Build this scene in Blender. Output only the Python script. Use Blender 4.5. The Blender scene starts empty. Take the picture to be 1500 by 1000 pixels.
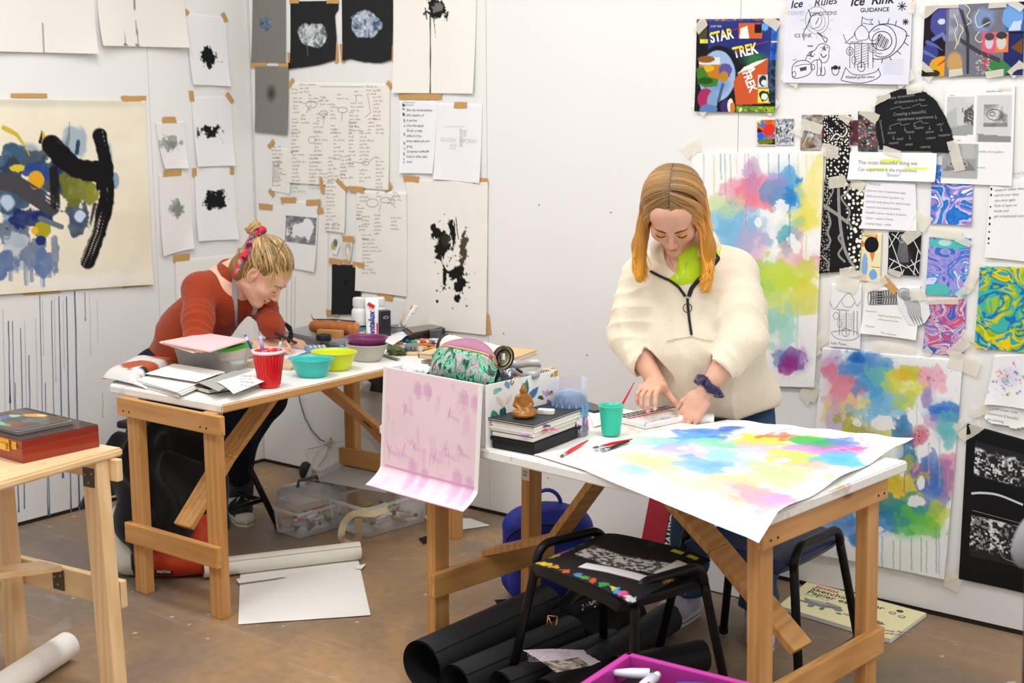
import bpy, bmesh, math, random
import numpy as np
from mathutils import Vector, Matrix
random.seed(7); RNG=np.random.default_rng(11)
C=bpy.context.scene.collection
PI=math.pi
F_PX=2000.0; PITCH=0.167597; ROLL=-0.004475; YAW=-0.67161
CAM=np.array([4.78818134,-4.14947539,1.62])
_cp,_sp=math.cos(PITCH),math.sin(PITCH)
FW=np.array([math.sin(YAW)*_cp,math.cos(YAW)*_cp,-_sp]); _R0=np.array([math.cos(YAW),-math.sin(YAW),0.0]); _U0=np.cross(_R0,FW)
CR=math.cos(ROLL)*_R0+math.sin(ROLL)*_U0; CU=-math.sin(ROLL)*_R0+math.cos(ROLL)*_U0
def ray(px,py): return FW+CR*((px-750)/F_PX)-CU*((py-500)/F_PX)
def Zp(px,py,z=0.0):            # point of a horizontal surface measured in the photograph
 d=ray(px,py); return CAM+d*((z-CAM[2])/d[2])
def Bp(px,py,y=0.0):            # point of the back wall
 d=ray(px,py); return CAM+d*((y-CAM[1])/d[1])
def Lp(px,py,x=0.0):            # point of the left wall
 d=ray(px,py); return CAM+d*((x-CAM[0])/d[0])
cam=bpy.data.cameras.new('camera'); camo=bpy.data.objects.new('camera',cam); C.objects.link(camo)
cam.sensor_width=36.0; cam.lens=F_PX/1500*36.0; cam.clip_start=0.05
m=Matrix.Identity(4)
for i in range(3):
 m[i][0]=CR[i]; m[i][1]=CU[i]; m[i][2]=-FW[i]; m[i][3]=CAM[i]
camo.matrix_world=m
bpy.context.scene.camera=camo
cam.dof.use_dof=True; cam.dof.focus_distance=4.05; cam.dof.aperture_fstop=5.0
def lin(c):
 c=np.asarray(c,dtype=float); return np.where(c<=0.04045,c/12.92,((np.maximum(c,0)+0.055)/1.055)**2.4)
def hx(h):
 h=h.lstrip('#'); h=h if len(h)==6 else ''.join(c*2 for c in h); return np.array([int(h[i:i+2],16)/255 for i in (0,2,4)])
def rgba(h):
 c=lin(hx(h) if isinstance(h,str) else h); return (float(c[0]),float(c[1]),float(c[2]),1.0)
_M={}
def _bsdf(name):
 m=bpy.data.materials.new(name); m.use_nodes=True; return m,m.node_tree.nodes,m.node_tree.links,m.node_tree.nodes['Principled BSDF']
def mat(h,rough=0.55,metal=0.0,var=0.06,scale=18.0,bump=0.0,spec=0.4,sheen=0.0,trans=0.0,alpha=1.0,coat=0.0,ior=1.45,bscale=None,emit=0):
 """plain surface with a little procedural unevenness"""
 key=(h if isinstance(h,str) else tuple(h),rough,metal,var,scale,bump,spec,sheen,trans,alpha,coat,bscale)
 if key in _M: return _M[key]
 m,n,l,b=_bsdf('surface'); c=rgba(h)
 tc=n.new('ShaderNodeTexCoord')
 if var>0:
  nz=n.new('ShaderNodeTexNoise'); nz.inputs['Scale'].default_value=scale; nz.inputs['Detail'].default_value=5; l.new(tc.outputs['Object'],nz.inputs['Vector'])
  mx=n.new('ShaderNodeMix'); mx.data_type='RGBA'; l.new(nz.outputs['Fac'],mx.inputs['Factor'])
  mx.inputs['A'].default_value=tuple(x*(1-2*var) for x in c[:3])+(1,); mx.inputs['B'].default_value=tuple(min(1,x*(1+2*var)) for x in c[:3])+(1,)
  l.new(mx.outputs['Result'],b.inputs['Base Color'])
 else: b.inputs['Base Color'].default_value=c
 if bump>0:
  n2=n.new('ShaderNodeTexNoise'); n2.inputs['Scale'].default_value=bscale or scale*4; n2.inputs['Detail'].default_value=6; l.new(tc.outputs['Object'],n2.inputs['Vector'])
  bp=n.new('ShaderNodeBump'); bp.inputs['Strength'].default_value=bump; bp.inputs['Distance'].default_value=0.01; l.new(n2.outputs['Fac'],bp.inputs['Height']); l.new(bp.outputs['Normal'],b.inputs['Normal'])
 b.inputs['Roughness'].default_value=rough; b.inputs['Metallic'].default_value=metal; b.inputs['Specular IOR Level'].default_value=spec
 b.inputs['Sheen Weight'].default_value=sheen; b.inputs['Transmission Weight'].default_value=trans; b.inputs['Alpha'].default_value=alpha
 b.inputs['Coat Weight'].default_value=coat; b.inputs['IOR'].default_value=ior
 _M[key]=m; return m
def vmat(rough=0.75,spec=0.25,bump=0.0,bscale=120.0,sheen=0.0,sss=0.0,alpha=1.0,coat=0.0):
 """surface whose pigment comes from the mesh colour attribute 'pigment'"""
 key=('v',rough,spec,bump,bscale,sheen,sss,alpha,coat)
 if key in _M: return _M[key]
 m,n,l,b=_bsdf('pigment'); a=n.new('ShaderNodeVertexColor'); a.layer_name='pigment'; l.new(a.outputs['Color'],b.inputs['Base Color'])
 b.inputs['Roughness'].default_value=rough; b.inputs['Specular IOR Level'].default_value=spec; b.inputs['Sheen Weight'].default_value=sheen
 b.inputs['Alpha'].default_value=alpha; b.inputs['Coat Weight'].default_value=coat
 if sss>0:
  b.inputs['Subsurface Weight'].default_value=sss; b.inputs['Subsurface Radius'].default_value=(0.012,0.005,0.003); b.inputs['Subsurface Scale'].default_value=0.6
 if bump>0:
  tc=n.new('ShaderNodeTexCoord'); n2=n.new('ShaderNodeTexNoise'); n2.inputs['Scale'].default_value=bscale; n2.inputs['Detail'].default_value=5; l.new(tc.outputs['Object'],n2.inputs['Vector'])
  bp=n.new('ShaderNodeBump'); bp.inputs['Strength'].default_value=bump; bp.inputs['Distance'].default_value=0.004; l.new(n2.outputs['Fac'],bp.inputs['Height']); l.new(bp.outputs['Normal'],b.inputs['Normal'])
 _M[key]=m; return m
def woodmat(a,bb,knot='#6b4424',axis=2,rough=0.5,stretch=14.0,coat=0.1):
 key=('w',a,bb,knot,axis,rough,stretch)
 if key in _M: return _M[key]
 m,n,l,b=_bsdf('wood'); tc=n.new('ShaderNodeTexCoord'); mp=n.new('ShaderNodeMapping'); s=[stretch]*3; s[axis]=1.3; mp.inputs['Scale'].default_value=s
 l.new(tc.outputs['Object'],mp.inputs['Vector'])
 nz=n.new('ShaderNodeTexNoise'); nz.inputs['Scale'].default_value=1.6; nz.inputs['Detail'].default_value=7; nz.inputs['Distortion'].default_value=1.1; l.new(mp.outputs['Vector'],nz.inputs['Vector'])
 wv=n.new('ShaderNodeTexWave'); wv.bands_direction='X' if axis!=0 else 'Y'; wv.inputs['Scale'].default_value=0.9; wv.inputs['Distortion'].default_value=7; wv.inputs['Detail'].default_value=2.5; wv.inputs['Detail Scale'].default_value=0.7; l.new(mp.outputs['Vector'],wv.inputs['Vector'])
 mul=n.new('ShaderNodeMath'); mul.operation='MULTIPLY_ADD'; mul.inputs[1].default_value=0.22; l.new(wv.outputs['Fac'],mul.inputs[0]);
 m2=n.new('ShaderNodeMath'); m2.operation='MULTIPLY'; m2.inputs[1].default_value=0.82; l.new(nz.outputs['Fac'],m2.inputs[0]); l.new(m2.outputs[0],mul.inputs[2])
 cr=n.new('ShaderNodeValToRGB'); cr.color_ramp.elements[0].position=0.2; cr.color_ramp.elements[0].color=rgba(bb); cr.color_ramp.elements[1].position=0.72; cr.color_ramp.elements[1].color=rgba(a); l.new(mul.outputs[0],cr.inputs['Fac'])
 mp2=n.new('ShaderNodeMapping'); s2=[7.0]*3; s2[axis]=3.6; mp2.inputs['Scale'].default_value=s2; l.new(tc.outputs['Object'],mp2.inputs['Vector'])
 vo=n.new('ShaderNodeTexVoronoi'); vo.inputs['Scale'].default_value=1.0; l.new(mp2.outputs['Vector'],vo.inputs['Vector'])
 k=n.new('ShaderNodeValToRGB'); k.color_ramp.elements[0].position=0.05; k.color_ramp.elements[0].color=(1,1,1,1); k.color_ramp.elements[1].position=0.13; k.color_ramp.elements[1].color=(0,0,0,1); l.new(vo.outputs['Distance'],k.inputs['Fac'])
 mx=n.new('ShaderNodeMix'); mx.data_type='RGBA'; l.new(k.outputs['Color'],mx.inputs['Factor']); l.new(cr.outputs['Color'],mx.inputs['A']); mx.inputs['B'].default_value=rgba(knot)
 l.new(mx.outputs['Result'],b.inputs['Base Color']); b.inputs['Roughness'].default_value=rough; b.inputs['Coat Weight'].default_value=coat; b.inputs['Specular IOR Level'].default_value=0.35
 bp=n.new('ShaderNodeBump'); bp.inputs['Strength'].default_value=0.15; bp.inputs['Distance'].default_value=0.003; l.new(mul.outputs[0],bp.inputs['Height']); l.new(bp.outputs['Normal'],b.inputs['Normal'])
 _M[key]=m; return m
def clearmat(tint='#ffffff',rough=0.08,alpha=0.25,spec=0.5):
 """thin clear or frosted plastic sheet"""
 key=('c',tint,rough,alpha)
 if key in _M: return _M[key]
 m,n,l,b=_bsdf('clear_plastic'); out=n['Material Output']
 b.inputs['Base Color'].default_value=rgba(tint); b.inputs['Roughness'].default_value=rough+0.1; b.inputs['Specular IOR Level'].default_value=spec
 t=n.new('ShaderNodeBsdfTransparent'); t.inputs['Color'].default_value=rgba(tint); mx=n.new('ShaderNodeMixShader')
 fr=n.new('ShaderNodeFresnel'); fr.inputs['IOR'].default_value=1.4; ad=n.new('ShaderNodeMath'); ad.operation='ADD'; ad.use_clamp=True; ad.inputs[1].default_value=alpha
 l.new(fr.outputs[0],ad.inputs[0]); l.new(ad.outputs[0],mx.inputs['Fac']); l.new(t.outputs[0],mx.inputs[1]); l.new(b.outputs[0],mx.inputs[2]); l.new(mx.outputs[0],out.inputs['Surface'])
 _M[key]=m; return m
def ent(name,label,cat,loc=(0,0,0),rz=0.0,group=None):
 o=bpy.data.objects.new(name,None); C.objects.link(o); o.location=loc; o.rotation_euler=(0,0,rz); o['label']=label; o['category']=cat; o.empty_display_size=0.05
 if group: o['group']=group
 return o
def tag(o,label,cat,group=None):
 o['label']=label; o['category']=cat
 if group: o['group']=group
 return o
def structure(o): o['kind']='structure'; return o
def rot(rx=0,ry=0,rz=0):
 return (Matrix.Rotation(rz,3,'Z')@Matrix.Rotation(ry,3,'Y')@Matrix.Rotation(rx,3,'X'))
class MB:
 """collects shapes, becomes ONE mesh object"""
 def __init__(s): s.v=[]; s.f=[]; s.m=[]; s.sm=[]; s.col=None
 def add(s,vs,fs,mi=0,smooth=False,T=None):
  o=len(s.v)
  if T is not None: vs=[T@Vector(v) for v in vs]
  s.v.extend([tuple(v) for v in vs])
  for f in fs: s.f.append(tuple(i+o for i in f)); s.m.append(mi); s.sm.append(smooth)
  return s
 def box(s,c,size,R=None,mi=0,b=0.0,taper=None):
  x,y,z=[d/2 for d in size]; b=min(b,x*.9,y*.9,z*.9)
  bm=bmesh.new(); bmesh.ops.create_cube(bm,size=1.0)
  for v in bm.verts: v.co=Vector((v.co.x*2*x,v.co.y*2*y,v.co.z*2*z))
  if taper:
   for v in bm.verts:
    if v.co.z>0: v.co.x*=taper; v.co.y*=taper
  if b>0: bmesh.ops.bevel(bm,geom=bm.edges[:],offset=b,segments=2,affect='EDGES',profile=0.6)
  R=R or Matrix.Identity(3); c=Vector(c); bm.verts.index_update()
  s.add([R@v.co+c for v in bm.verts],[[v.index for v in f.verts] for f in bm.faces],mi); bm.free(); return s
 def beam(s,a,b,w,h,mi=0,bev=0.002,up=(0,0,1)):
  a=Vector(a); b=Vector(b); d=(b-a); L=d.length; d.normalize(); u=Vector(up); x=d.cross(u)
  if x.length<1e-4: x=Vector((1,0,0))
  x.normalize(); u=x.cross(d); R=Matrix((d,-x,u)).transposed()
  return s.box((a+b)/2,(L,w,h),R,mi,bev)
 def tube(s,pts,r,n=10,mi=0,closed=False,caps=True,flat=1.0,up=None):
  P=[Vector(p) for p in pts]; N=len(P); rr=r if hasattr(r,'__len__') else [r]*N
  vs=[];fs=[]; pt=None; prev=None
  for i in range(N):
   if closed: t=P[(i+1)%N]-P[i-1]
   else: t=P[min(i+1,N-1)]-P[max(i-1,0)]
   if t.length<1e-9: t=Vector((0,0,1))
   t.normalize()
   if prev is None:
    ref=Vector(up) if up else (Vector((0,0,1)) if abs(t.z)<.9 else Vector((1,0,0)))
    a=t.cross(ref)
    if a.length<1e-6: a=t.cross(Vector((0,1,0)))
    a.normalize()
   else:
    a=prev-t*prev.dot(t)
    if a.length<1e-6: a=prev
    a.normalize()
   prev=a; bb=t.cross(a)
   for k in range(n):
    g=2*PI*k/n; vs.append(P[i]+a*math.cos(g)*rr[i]+bb*math.sin(g)*rr[i]*flat)
  M=N if closed else N-1
  for i in range(M):
   j=(i+1)%N
   for k in range(n): fs.append((i*n+k,i*n+(k+1)%n,j*n+(k+1)%n,j*n+k))
  if caps and not closed: fs.append(tuple(range(n))[::-1]); fs.append(tuple((N-1)*n+k for k in range(n)))
  return s.add(vs,fs,mi,True)
 def lathe(s,prof,c=(0,0,0),n=32,mi=0,R=None,smooth=True,sx=1,sy=1,cap=False):
  vs=[];fs=[];c=Vector(c)
  for (r,z) in prof:
   for k in range(n):
    g=2*PI*k/n; p=Vector((r*math.cos(g)*sx,r*math.sin(g)*sy,z)); vs.append((R@p if R else p)+c)
  for i in range(len(prof)-1):
   for k in range(n): fs.append((i*n+k,i*n+(k+1)%n,(i+1)*n+(k+1)%n,(i+1)*n+k))
  if cap: fs.append(tuple(range(n))[::-1]); fs.append(tuple((len(prof)-1)*n+k for k in range(n)))
  return s.add(vs,fs,mi,smooth)
 def prism(s,poly,z0,z1,mi=0,T=None,smooth=False):
  n=len(poly); vs=[(p[0],p[1],z0) for p in poly]+[(p[0],p[1],z1) for p in poly]
  fs=[tuple(range(n))[::-1],tuple(range(n,2*n))]+[(i,(i+1)%n,n+(i+1)%n,n+i) for i in range(n)]
  if T is not None: vs=[T@Vector(v) for v in vs]
  return s.add(vs,fs,mi,smooth)
 def ball(s,c,r,n=16,mi=0,R=None):
  rx,ry,rz=r if hasattr(r,'__len__') else (r,r,r); vs=[];fs=[];c=Vector(c); h=n//2
  for i in range(h+1):
   a=PI*i/h
   for k in range(n):
    g=2*PI*k/n; p=Vector((rx*math.sin(a)*math.cos(g),ry*math.sin(a)*math.sin(g),rz*math.cos(a))); vs.append((R@p if R else p)+c)
  for i in range(h):
   for k in range(n): fs.append((i*n+k,(i+1)*n+k,(i+1)*n+(k+1)%n,i*n+(k+1)%n))
  return s.add(vs,fs,mi,True)
 def ribbon(s,pts,w,nrm,mi=0,off=0.0):
  """flat stroke of ink along a polyline lying on a surface with normal nrm"""
  P=[Vector(p) for p in pts]; nn=Vector(nrm).normalized(); N=len(P); vs=[]
  ww=w if hasattr(w,'__len__') else [w]*N
  for i in range(N):
   t=P[min(i+1,N-1)]-P[max(i-1,0)]; sd=nn.cross(t)
   if sd.length<1e-9: sd=Vector((1,0,0))
   sd.normalize(); vs+= [P[i]+sd*ww[i]/2+nn*off,P[i]-sd*ww[i]/2+nn*off]
  return s.add(vs,[(2*i,2*i+1,2*i+3,2*i+2) for i in range(N-1)],mi)
 def build(s,name,mats,parent=None,loc=None,rz=0.0,smooth=None,sub=0,bevel=0,local=False):
  me=bpy.data.meshes.new(name);
  vs=s.v
  if parent is not None and not local:
   wm=parent_matrix(parent).inverted(); vs=[wm@Vector(v) for v in s.v]
  me.from_pydata([tuple(v) for v in vs],[],s.f)
  for mm in (mats if isinstance(mats,(list,tuple)) else [mats]): me.materials.append(mm)
  me.polygons.foreach_set('material_index',s.m)
  me.polygons.foreach_set('use_smooth',s.sm if smooth is None else [smooth]*len(s.f))
  me.update()
  o=bpy.data.objects.new(name,me); C.objects.link(o)
  if parent is not None: o.parent=parent
  if loc is not None: o.location=loc; o.rotation_euler=(0,0,rz)
  if sub:
   md=o.modifiers.new('subdivision','SUBSURF'); md.levels=sub; md.render_levels=sub
  return o
def parent_matrix(o):
 mw=Matrix.LocRotScale(o.location,o.rotation_euler,o.scale)
 return parent_matrix(o.parent)@mw if o.parent else mw
def recenter(o,p):
 """move the origin of a one-mesh thing to world point p"""
 p=Vector(p); o.data.transform(Matrix.Translation(-p)); o.location=p; return o
def mesh_np(name,V,Fq,mats,cols=None,parent=None,smooth=True,mi=None):
 me=bpy.data.meshes.new(name); V=np.asarray(V,dtype=np.float64)
 if parent is not None:
  W=np.array(parent_matrix(parent).inverted()); V=V@W[:3,:3].T+W[:3,3]
 Fq=np.asarray(Fq,dtype=np.int32); k=Fq.shape[1]
 me.vertices.add(len(V)); me.vertices.foreach_set('co',V.astype(np.float32).ravel())
 me.loops.add(Fq.size); me.loops.foreach_set('vertex_index',Fq.ravel())
 me.polygons.add(len(Fq)); me.polygons.foreach_set('loop_start',np.arange(0,Fq.size,k,dtype=np.int32)); me.polygons.foreach_set('loop_total',np.full(len(Fq),k,dtype=np.int32))
 for mm in (mats if isinstance(mats,(list,tuple)) else [mats]): me.materials.append(mm)
 if mi is not None: me.polygons.foreach_set('material_index',np.asarray(mi,dtype=np.int32))
 me.polygons.foreach_set('use_smooth',np.full(len(Fq),smooth))
 me.update(calc_edges=True); me.validate()
 if cols is not None:
  a=me.color_attributes.new('pigment','FLOAT_COLOR','POINT'); cc=np.ones((len(V),4),dtype=np.float32); cc[:,:3]=lin(np.clip(cols,0,1)); a.data.foreach_set('color',cc.ravel())
 o=bpy.data.objects.new(name,me); C.objects.link(o)
 if parent is not None: o.parent=parent
 return o
def copy_tree(o,parent=None):
 c=o.copy(); C.objects.link(c)
 if parent is not None: c.parent=parent
 for ch in [x for x in bpy.data.objects if x.parent==o]: copy_tree(ch,c)
 return c
_fc={}
def glyphs(txt,size=1.0,shear=0.0,space=1.0,align='LEFT',bold=0.0,font_cache=True):
 """letter outlines as flat mesh data (x right, y up)"""
 k=(txt,shear,space,align,bold)
 if k not in _fc:
  cu=bpy.data.curves.new('lettering','FONT'); cu.body=txt; cu.size=1.0; cu.shear=shear; cu.space_character=space; cu.align_x=align; cu.offset=bold; cu.resolution_u=3
  ob=bpy.data.objects.new('lettering',cu); C.objects.link(ob); bpy.context.view_layer.update()
  me=bpy.data.meshes.new_from_object(ob.evaluated_get(bpy.context.evaluated_depsgraph_get()))
  _fc[k]=([tuple(v.co) for v in me.vertices],[tuple(p.vertices) for p in me.polygons])
  bpy.data.objects.remove(ob); bpy.data.curves.remove(cu); bpy.data.meshes.remove(me)
 vs,fs=_fc[k]; return [(x*size,y*size) for x,y,_ in vs],fs
_perm=RNG.permutation(4096)
def _h(ix,iy,iz=0):
 return _perm[(_perm[(_perm[ix&4095]+iy)&4095]+iz)&4095]/4095.0
def vnoise(x,y,z=None):
 x=np.asarray(x,float); y=np.asarray(y,float); ix=np.floor(x).astype(int); iy=np.floor(y).astype(int); fx=x-ix; fy=y-iy
 fx=fx*fx*(3-2*fx); fy=fy*fy*(3-2*fy)
 if z is None:
  a=_h(ix,iy);b=_h(ix+1,iy);c=_h(ix,iy+1);d=_h(ix+1,iy+1)
  return (a*(1-fx)+b*fx)*(1-fy)+(c*(1-fx)+d*fx)*fy
 z=np.asarray(z,float); iz=np.floor(z).astype(int); fz=z-iz; fz=fz*fz*(3-2*fz); r=0
 for dz,wz in ((0,1-fz),(1,fz)):
  a=_h(ix,iy,iz+dz);b=_h(ix+1,iy,iz+dz);c=_h(ix,iy+1,iz+dz);d=_h(ix+1,iy+1,iz+dz)
  r=r+wz*((a*(1-fx)+b*fx)*(1-fy)+(c*(1-fx)+d*fx)*fy)
 return r
def fbm(x,y,z=None,o=4):
 r=0;a=.5;t=0
 for i in range(o):
  s=2**i; r=r+a*vnoise(x*s+17.3*i,y*s-9.1*i,None if z is None else z*s+3.7*i); t+=a; a*=.55
 return r/t
class Sheet:
 """a sheet of paper: four corners (tl,tr,br,bl), normal, cell size; art drawn with photo-measured points"""
 def __init__(s,q,nrm,cell=0.0025,off=0.003,curl=0.0,wrk=0.0006,base='#f3f1ec',seed=0,proj=None,cut=None,lift=None):
  s.q=[np.array(p,float) for p in q]; s.n=np.array(nrm,float); s.off=off; s.curl=curl; s.wrk=wrk; s.seed=seed; s.proj=proj; s.cut=cut; s.lift=lift; s.wall=False
  s.ex=((s.q[1]-s.q[0])+(s.q[2]-s.q[3]))/2; s.ey=((s.q[3]-s.q[0])+(s.q[2]-s.q[1]))/2
  s.w=np.linalg.norm(s.ex); s.h=np.linalg.norm(s.ey)
  s.nx=max(2,int(s.w/cell)); s.ny=max(2,int(s.h/cell)); s.G=np.stack([s.ex,s.ey],1); s.GI=np.linalg.pinv(s.G); s.c0=sum(s.q)/4
  u,v=np.meshgrid(np.linspace(0,1,s.nx+1),np.linspace(0,1,s.ny+1)); s.U,s.V=u,v; s.X=u*s.w; s.Y=v*s.h
  s.img=np.ones(u.shape+(3,))*hx(base); s.inkv=[];s.inkf=[];s.inkc=[]
  s.rng=np.random.default_rng(seed+5)
 def uv(s,px,py):
  P=s.proj(px,py); r=s.GI@(P-s.c0)+0.5; return r
 def m(s,px,py):
  r=s.uv(px,py); return np.array([r[0]*s.w/s.kx,r[1]*s.h/s.ky])
 def scale(s):   # metres per photo pixel across and down the sheet
  c=s.pc; P=s.proj; s.kx=float(np.linalg.norm(P(c[0]+.5,c[1])-P(c[0]-.5,c[1]))); s.ky=float(np.linalg.norm(P(c[0],c[1]+.5)-P(c[0],c[1]-.5))); s.k=(s.kx+s.ky)/2; s.A=s.X/s.kx; s.B=s.Y/s.ky; return s
 def pos(s,u,v,extra=0.0):
  u=np.asarray(u,float); v=np.asarray(v,float); q=s.q
  P=(q[0]*((1-u)*(1-v))[...,None]+q[1]*(u*(1-v))[...,None]+q[2]*(u*v)[...,None]+q[3]*((1-u)*v)[...,None])
  d=s.off+extra+s.curl*(v**3)*(0.35+0.65*np.abs(2*u-1)**2)+s.wrk*(fbm(u*s.w*9+s.seed,v*s.h*9,o=2)*2)
  if s.lift is not None: d=d+s.lift(u,v)
  d=np.where((v<=0)&(extra==0),0.0006,d) if s.wall else d
  return P+s.n*np.asarray(d)[...,None]
 def _put(s,a,col):
  a=np.clip(a,0,1)[...,None]; s.img=s.img*(1-a)+(hx(col) if isinstance(col,str) else np.asarray(col))*a
 def mottle(s,amt=.02,sc=6):
  s.img=s.img*(1+amt*2*(fbm(s.X*sc+s.seed,s.Y*sc)-.5))[...,None]
 def field(s,px,py,rx,ry,rotd=0,amp=.35,ns=18,seed=0):
  """>0 inside a ragged blob"""
  c=s.m(px,py); a=math.radians(rotd); dx=s.A-c[0]; dy=s.B-c[1]; x=(dx*math.cos(a)+dy*math.sin(a))/(rx); y=(-dx*math.sin(a)+dy*math.cos(a))/(ry)
  r=np.sqrt(x*x+y*y); n=fbm(s.X*ns+seed*3.1,s.Y*ns+seed*1.7,o=5)-.5
  return 1-r+amp*2.2*n
 def blob(s,px,py,rx,ry,col,a=1.0,soft=.06,rotd=0,amp=.35,ns=18,seed=0,edge=0,gran=0):
  f=s.field(px,py,rx,ry,rotd,amp,ns,seed); al=np.clip(f/soft,0,1)*a
  if gran: al=al*(1-gran+gran*1.6*fbm(s.X*ns*1.5+seed,s.Y*ns*1.5+9,o=4))
  if edge: al=al*(.65+edge*np.exp(-np.clip(f,0,9)*14)+.35*np.clip(f*1.2,0,1))
  s._put(al,col)
 def stroke(s,pts,w,col,a=1.0,dry=0.0,soft=.25,seed=0,taper=False,wob=.0):
  """brush stroke through photo points, width in photo pixels"""
  P=[s.m(*p) for p in pts]; best=np.full(s.X.shape,1e9); along=np.zeros(s.X.shape); L=0; side=np.zeros(s.X.shape)
  Wd=np.ones(s.X.shape)*w/2
  segs=[np.linalg.norm(P[i+1]-P[i]) for i in range(len(P)-1)]; tot=sum(segs)+1e-9
  for i in range(len(P)-1):
   A=P[i];D=P[i+1]-A;l2=D@D+1e-12; t=np.clip(((s.A-A[0])*D[0]+(s.B-A[1])*D[1])/l2,0,1); dx=s.A-A[0]-t*D[0]; dy=s.B-A[1]-t*D[1]; d=np.sqrt(dx*dx+dy*dy)
   b=d<best; best=np.where(b,d,best); along=np.where(b,L+t*segs[i],along); side=np.where(b,(dx*D[1]-dy*D[0])/math.sqrt(l2),side); L+=segs[i]
  if taper: Wd=Wd*np.clip(1.15-along/tot,.1,1)
  if wob: Wd=Wd*(1+wob*2*(fbm(along*.09+seed,side*0+seed,o=3)-.5))
  f=1-best/Wd; al=np.clip(f/soft,0,1)*a
  if dry:
   st=fbm(side*(.25+5/(w+3))*1.2+seed,along*.012,o=3); al=al*np.clip((st-.5*dry*(.5+along/tot))*8+.5,0,1)
  s._put(al,col)
 def splat(s,n,px,py,rx,ry,col,r=(.5,1.6),a=.9):
  for i in range(n):
   x=px+s.rng.normal()*rx; y=py+s.rng.normal()*ry; c=s.m(x,y); rr=s.rng.uniform(*r)
   d=np.hypot(s.A-c[0],s.B-c[1]); s._put(np.clip((rr-d)/(.5*rr)+.3,0,1)*a*(d<rr*1.3),col)
 def rect(s,x0,y0,x1,y1,col,a=1.0):
  A=s.m(x0,y0);B=s.m(x1,y1); s._put(((s.A>=A[0])&(s.A<=B[0])&(s.B>=A[1])&(s.B<=B[1]))*a,col)
 def poly(s,pts,col,a=1.0):
  P=[s.m(*p) for p in pts]; ins=np.zeros(s.X.shape,bool); j=len(P)-1
  for i in range(len(P)):
   xi,yi=P[i];xj,yj=P[j]; c=((yi>s.B)!=(yj>s.B))&(s.A<(xj-xi)*(s.B-yi)/(yj-yi+1e-12)+xi); ins^=c; j=i
  s._put(ins*a,col)
 def drip(s,px,py,ln,col,w=1.2,a=.7):
  pts=[(px+s.rng.normal()*.25*i/3,py+ln*i/5) for i in range(6)]; s.stroke(pts,w,col,a,soft=.6)
 def inkblot(s,px,py,r,col='#15161a',seed=0,amp=.75,ns=30,a=1,ry=None,rotd=0):
  f=s.field(px,py,r,ry or r,rotd,amp,ns,seed); n=fbm(s.X*90+seed,s.Y*90,o=3); s._put(np.clip((f-.25*(n>.6))/.12,0,1)*a,col)
 def bloom(s,px,py,rx,ry,lo,hi,seed=0,rotd=0):
  """crumpled white petals painted on dark paper"""
  f=s.field(px,py,rx,ry,rotd,.35,14,seed); wx=fbm(s.X*30+seed,s.Y*30,o=3); wy=fbm(s.X*30+9,s.Y*30+seed,o=3)
  rid=np.abs(fbm(s.X*26+wx*3,s.Y*26+wy*3,o=3)-.5)*5; rid=np.clip(1-rid,0,1); t=np.clip(.15+.75*rid+.5*(fbm(s.X*60,s.Y*60,o=2)-.5),0,1)[...,None]
  c=hx(lo)*(1-t)+hx(hi)*t; a=np.clip(f/.07,0,1)[...,None]; s.img=s.img*(1-a)+c*a
 def marble(s,pal,sc=9,warp=3.0,seed=0,w=None):
  x=s.X*sc+seed; y=s.Y*sc*1.3-seed; a=fbm(x,y,o=3); b=fbm(x+5.2,y+1.3,o=3); x2=x+warp*(a-.5)*2; y2=y+warp*(b-.5)*2
  t=fbm(x2,y2,o=3); t2=fbm(x2*2.2+4,y2*2.2+warp*t,o=3); v=np.clip((t*.6+t2*.4-.27)/.46,0,.9999); n=len(pal); i=(v*n).astype(int); P=np.array([hx(p) for p in pal]); f=v*n-i; f=np.clip((f-.8)/.2,0,1)[...,None]
  s.img=P[i]*(1-f)+P[np.minimum(i+1,n-1)]*f
 def dots(s,x0,y0,x1,y1,col,sc=70,th=.28,a=1.0):
  """pebble pattern of small irregular cells"""
  A=s.m(x0,y0);B=s.m(x1,y1); g=((s.A>=A[0])&(s.A<=B[0])&(s.B>=A[1])&(s.B<=B[1]))
  x=s.X*sc; y=s.Y*sc; best=np.full(x.shape,9.)
  for i in (-1,0,1):
   for j in (-1,0,1):
    ix=np.floor(x).astype(int)+i; iy=np.floor(y).astype(int)+j; best=np.minimum(best,np.hypot(ix+.15+.7*_h(ix,iy)-x,iy+.15+.7*_h(iy,ix)-y)*(0.8+.6*_h(ix+7,iy)))
  s._put(g*(best<th)*a,col)
 def photo(s,x0,y0,x1,y1,pal,sc=30,seed=0,streak=1.0):
  A=s.m(x0,y0);B=s.m(x1,y1); g=((s.A>=A[0])&(s.A<=B[0])&(s.B>=A[1])&(s.B<=B[1]))
  t=fbm(s.X*sc+seed,s.Y*sc*streak+seed*2,o=4); v=np.clip((t-.25)/.5,0,.999); P=np.array([hx(p) for p in pal]); n=len(pal)-1; i=(v*n).astype(int); f=(v*n-i)[...,None]; c=P[i]*(1-f)+P[i+1]*f
  s.img=np.where(g[...,None],c,s.img)
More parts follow.
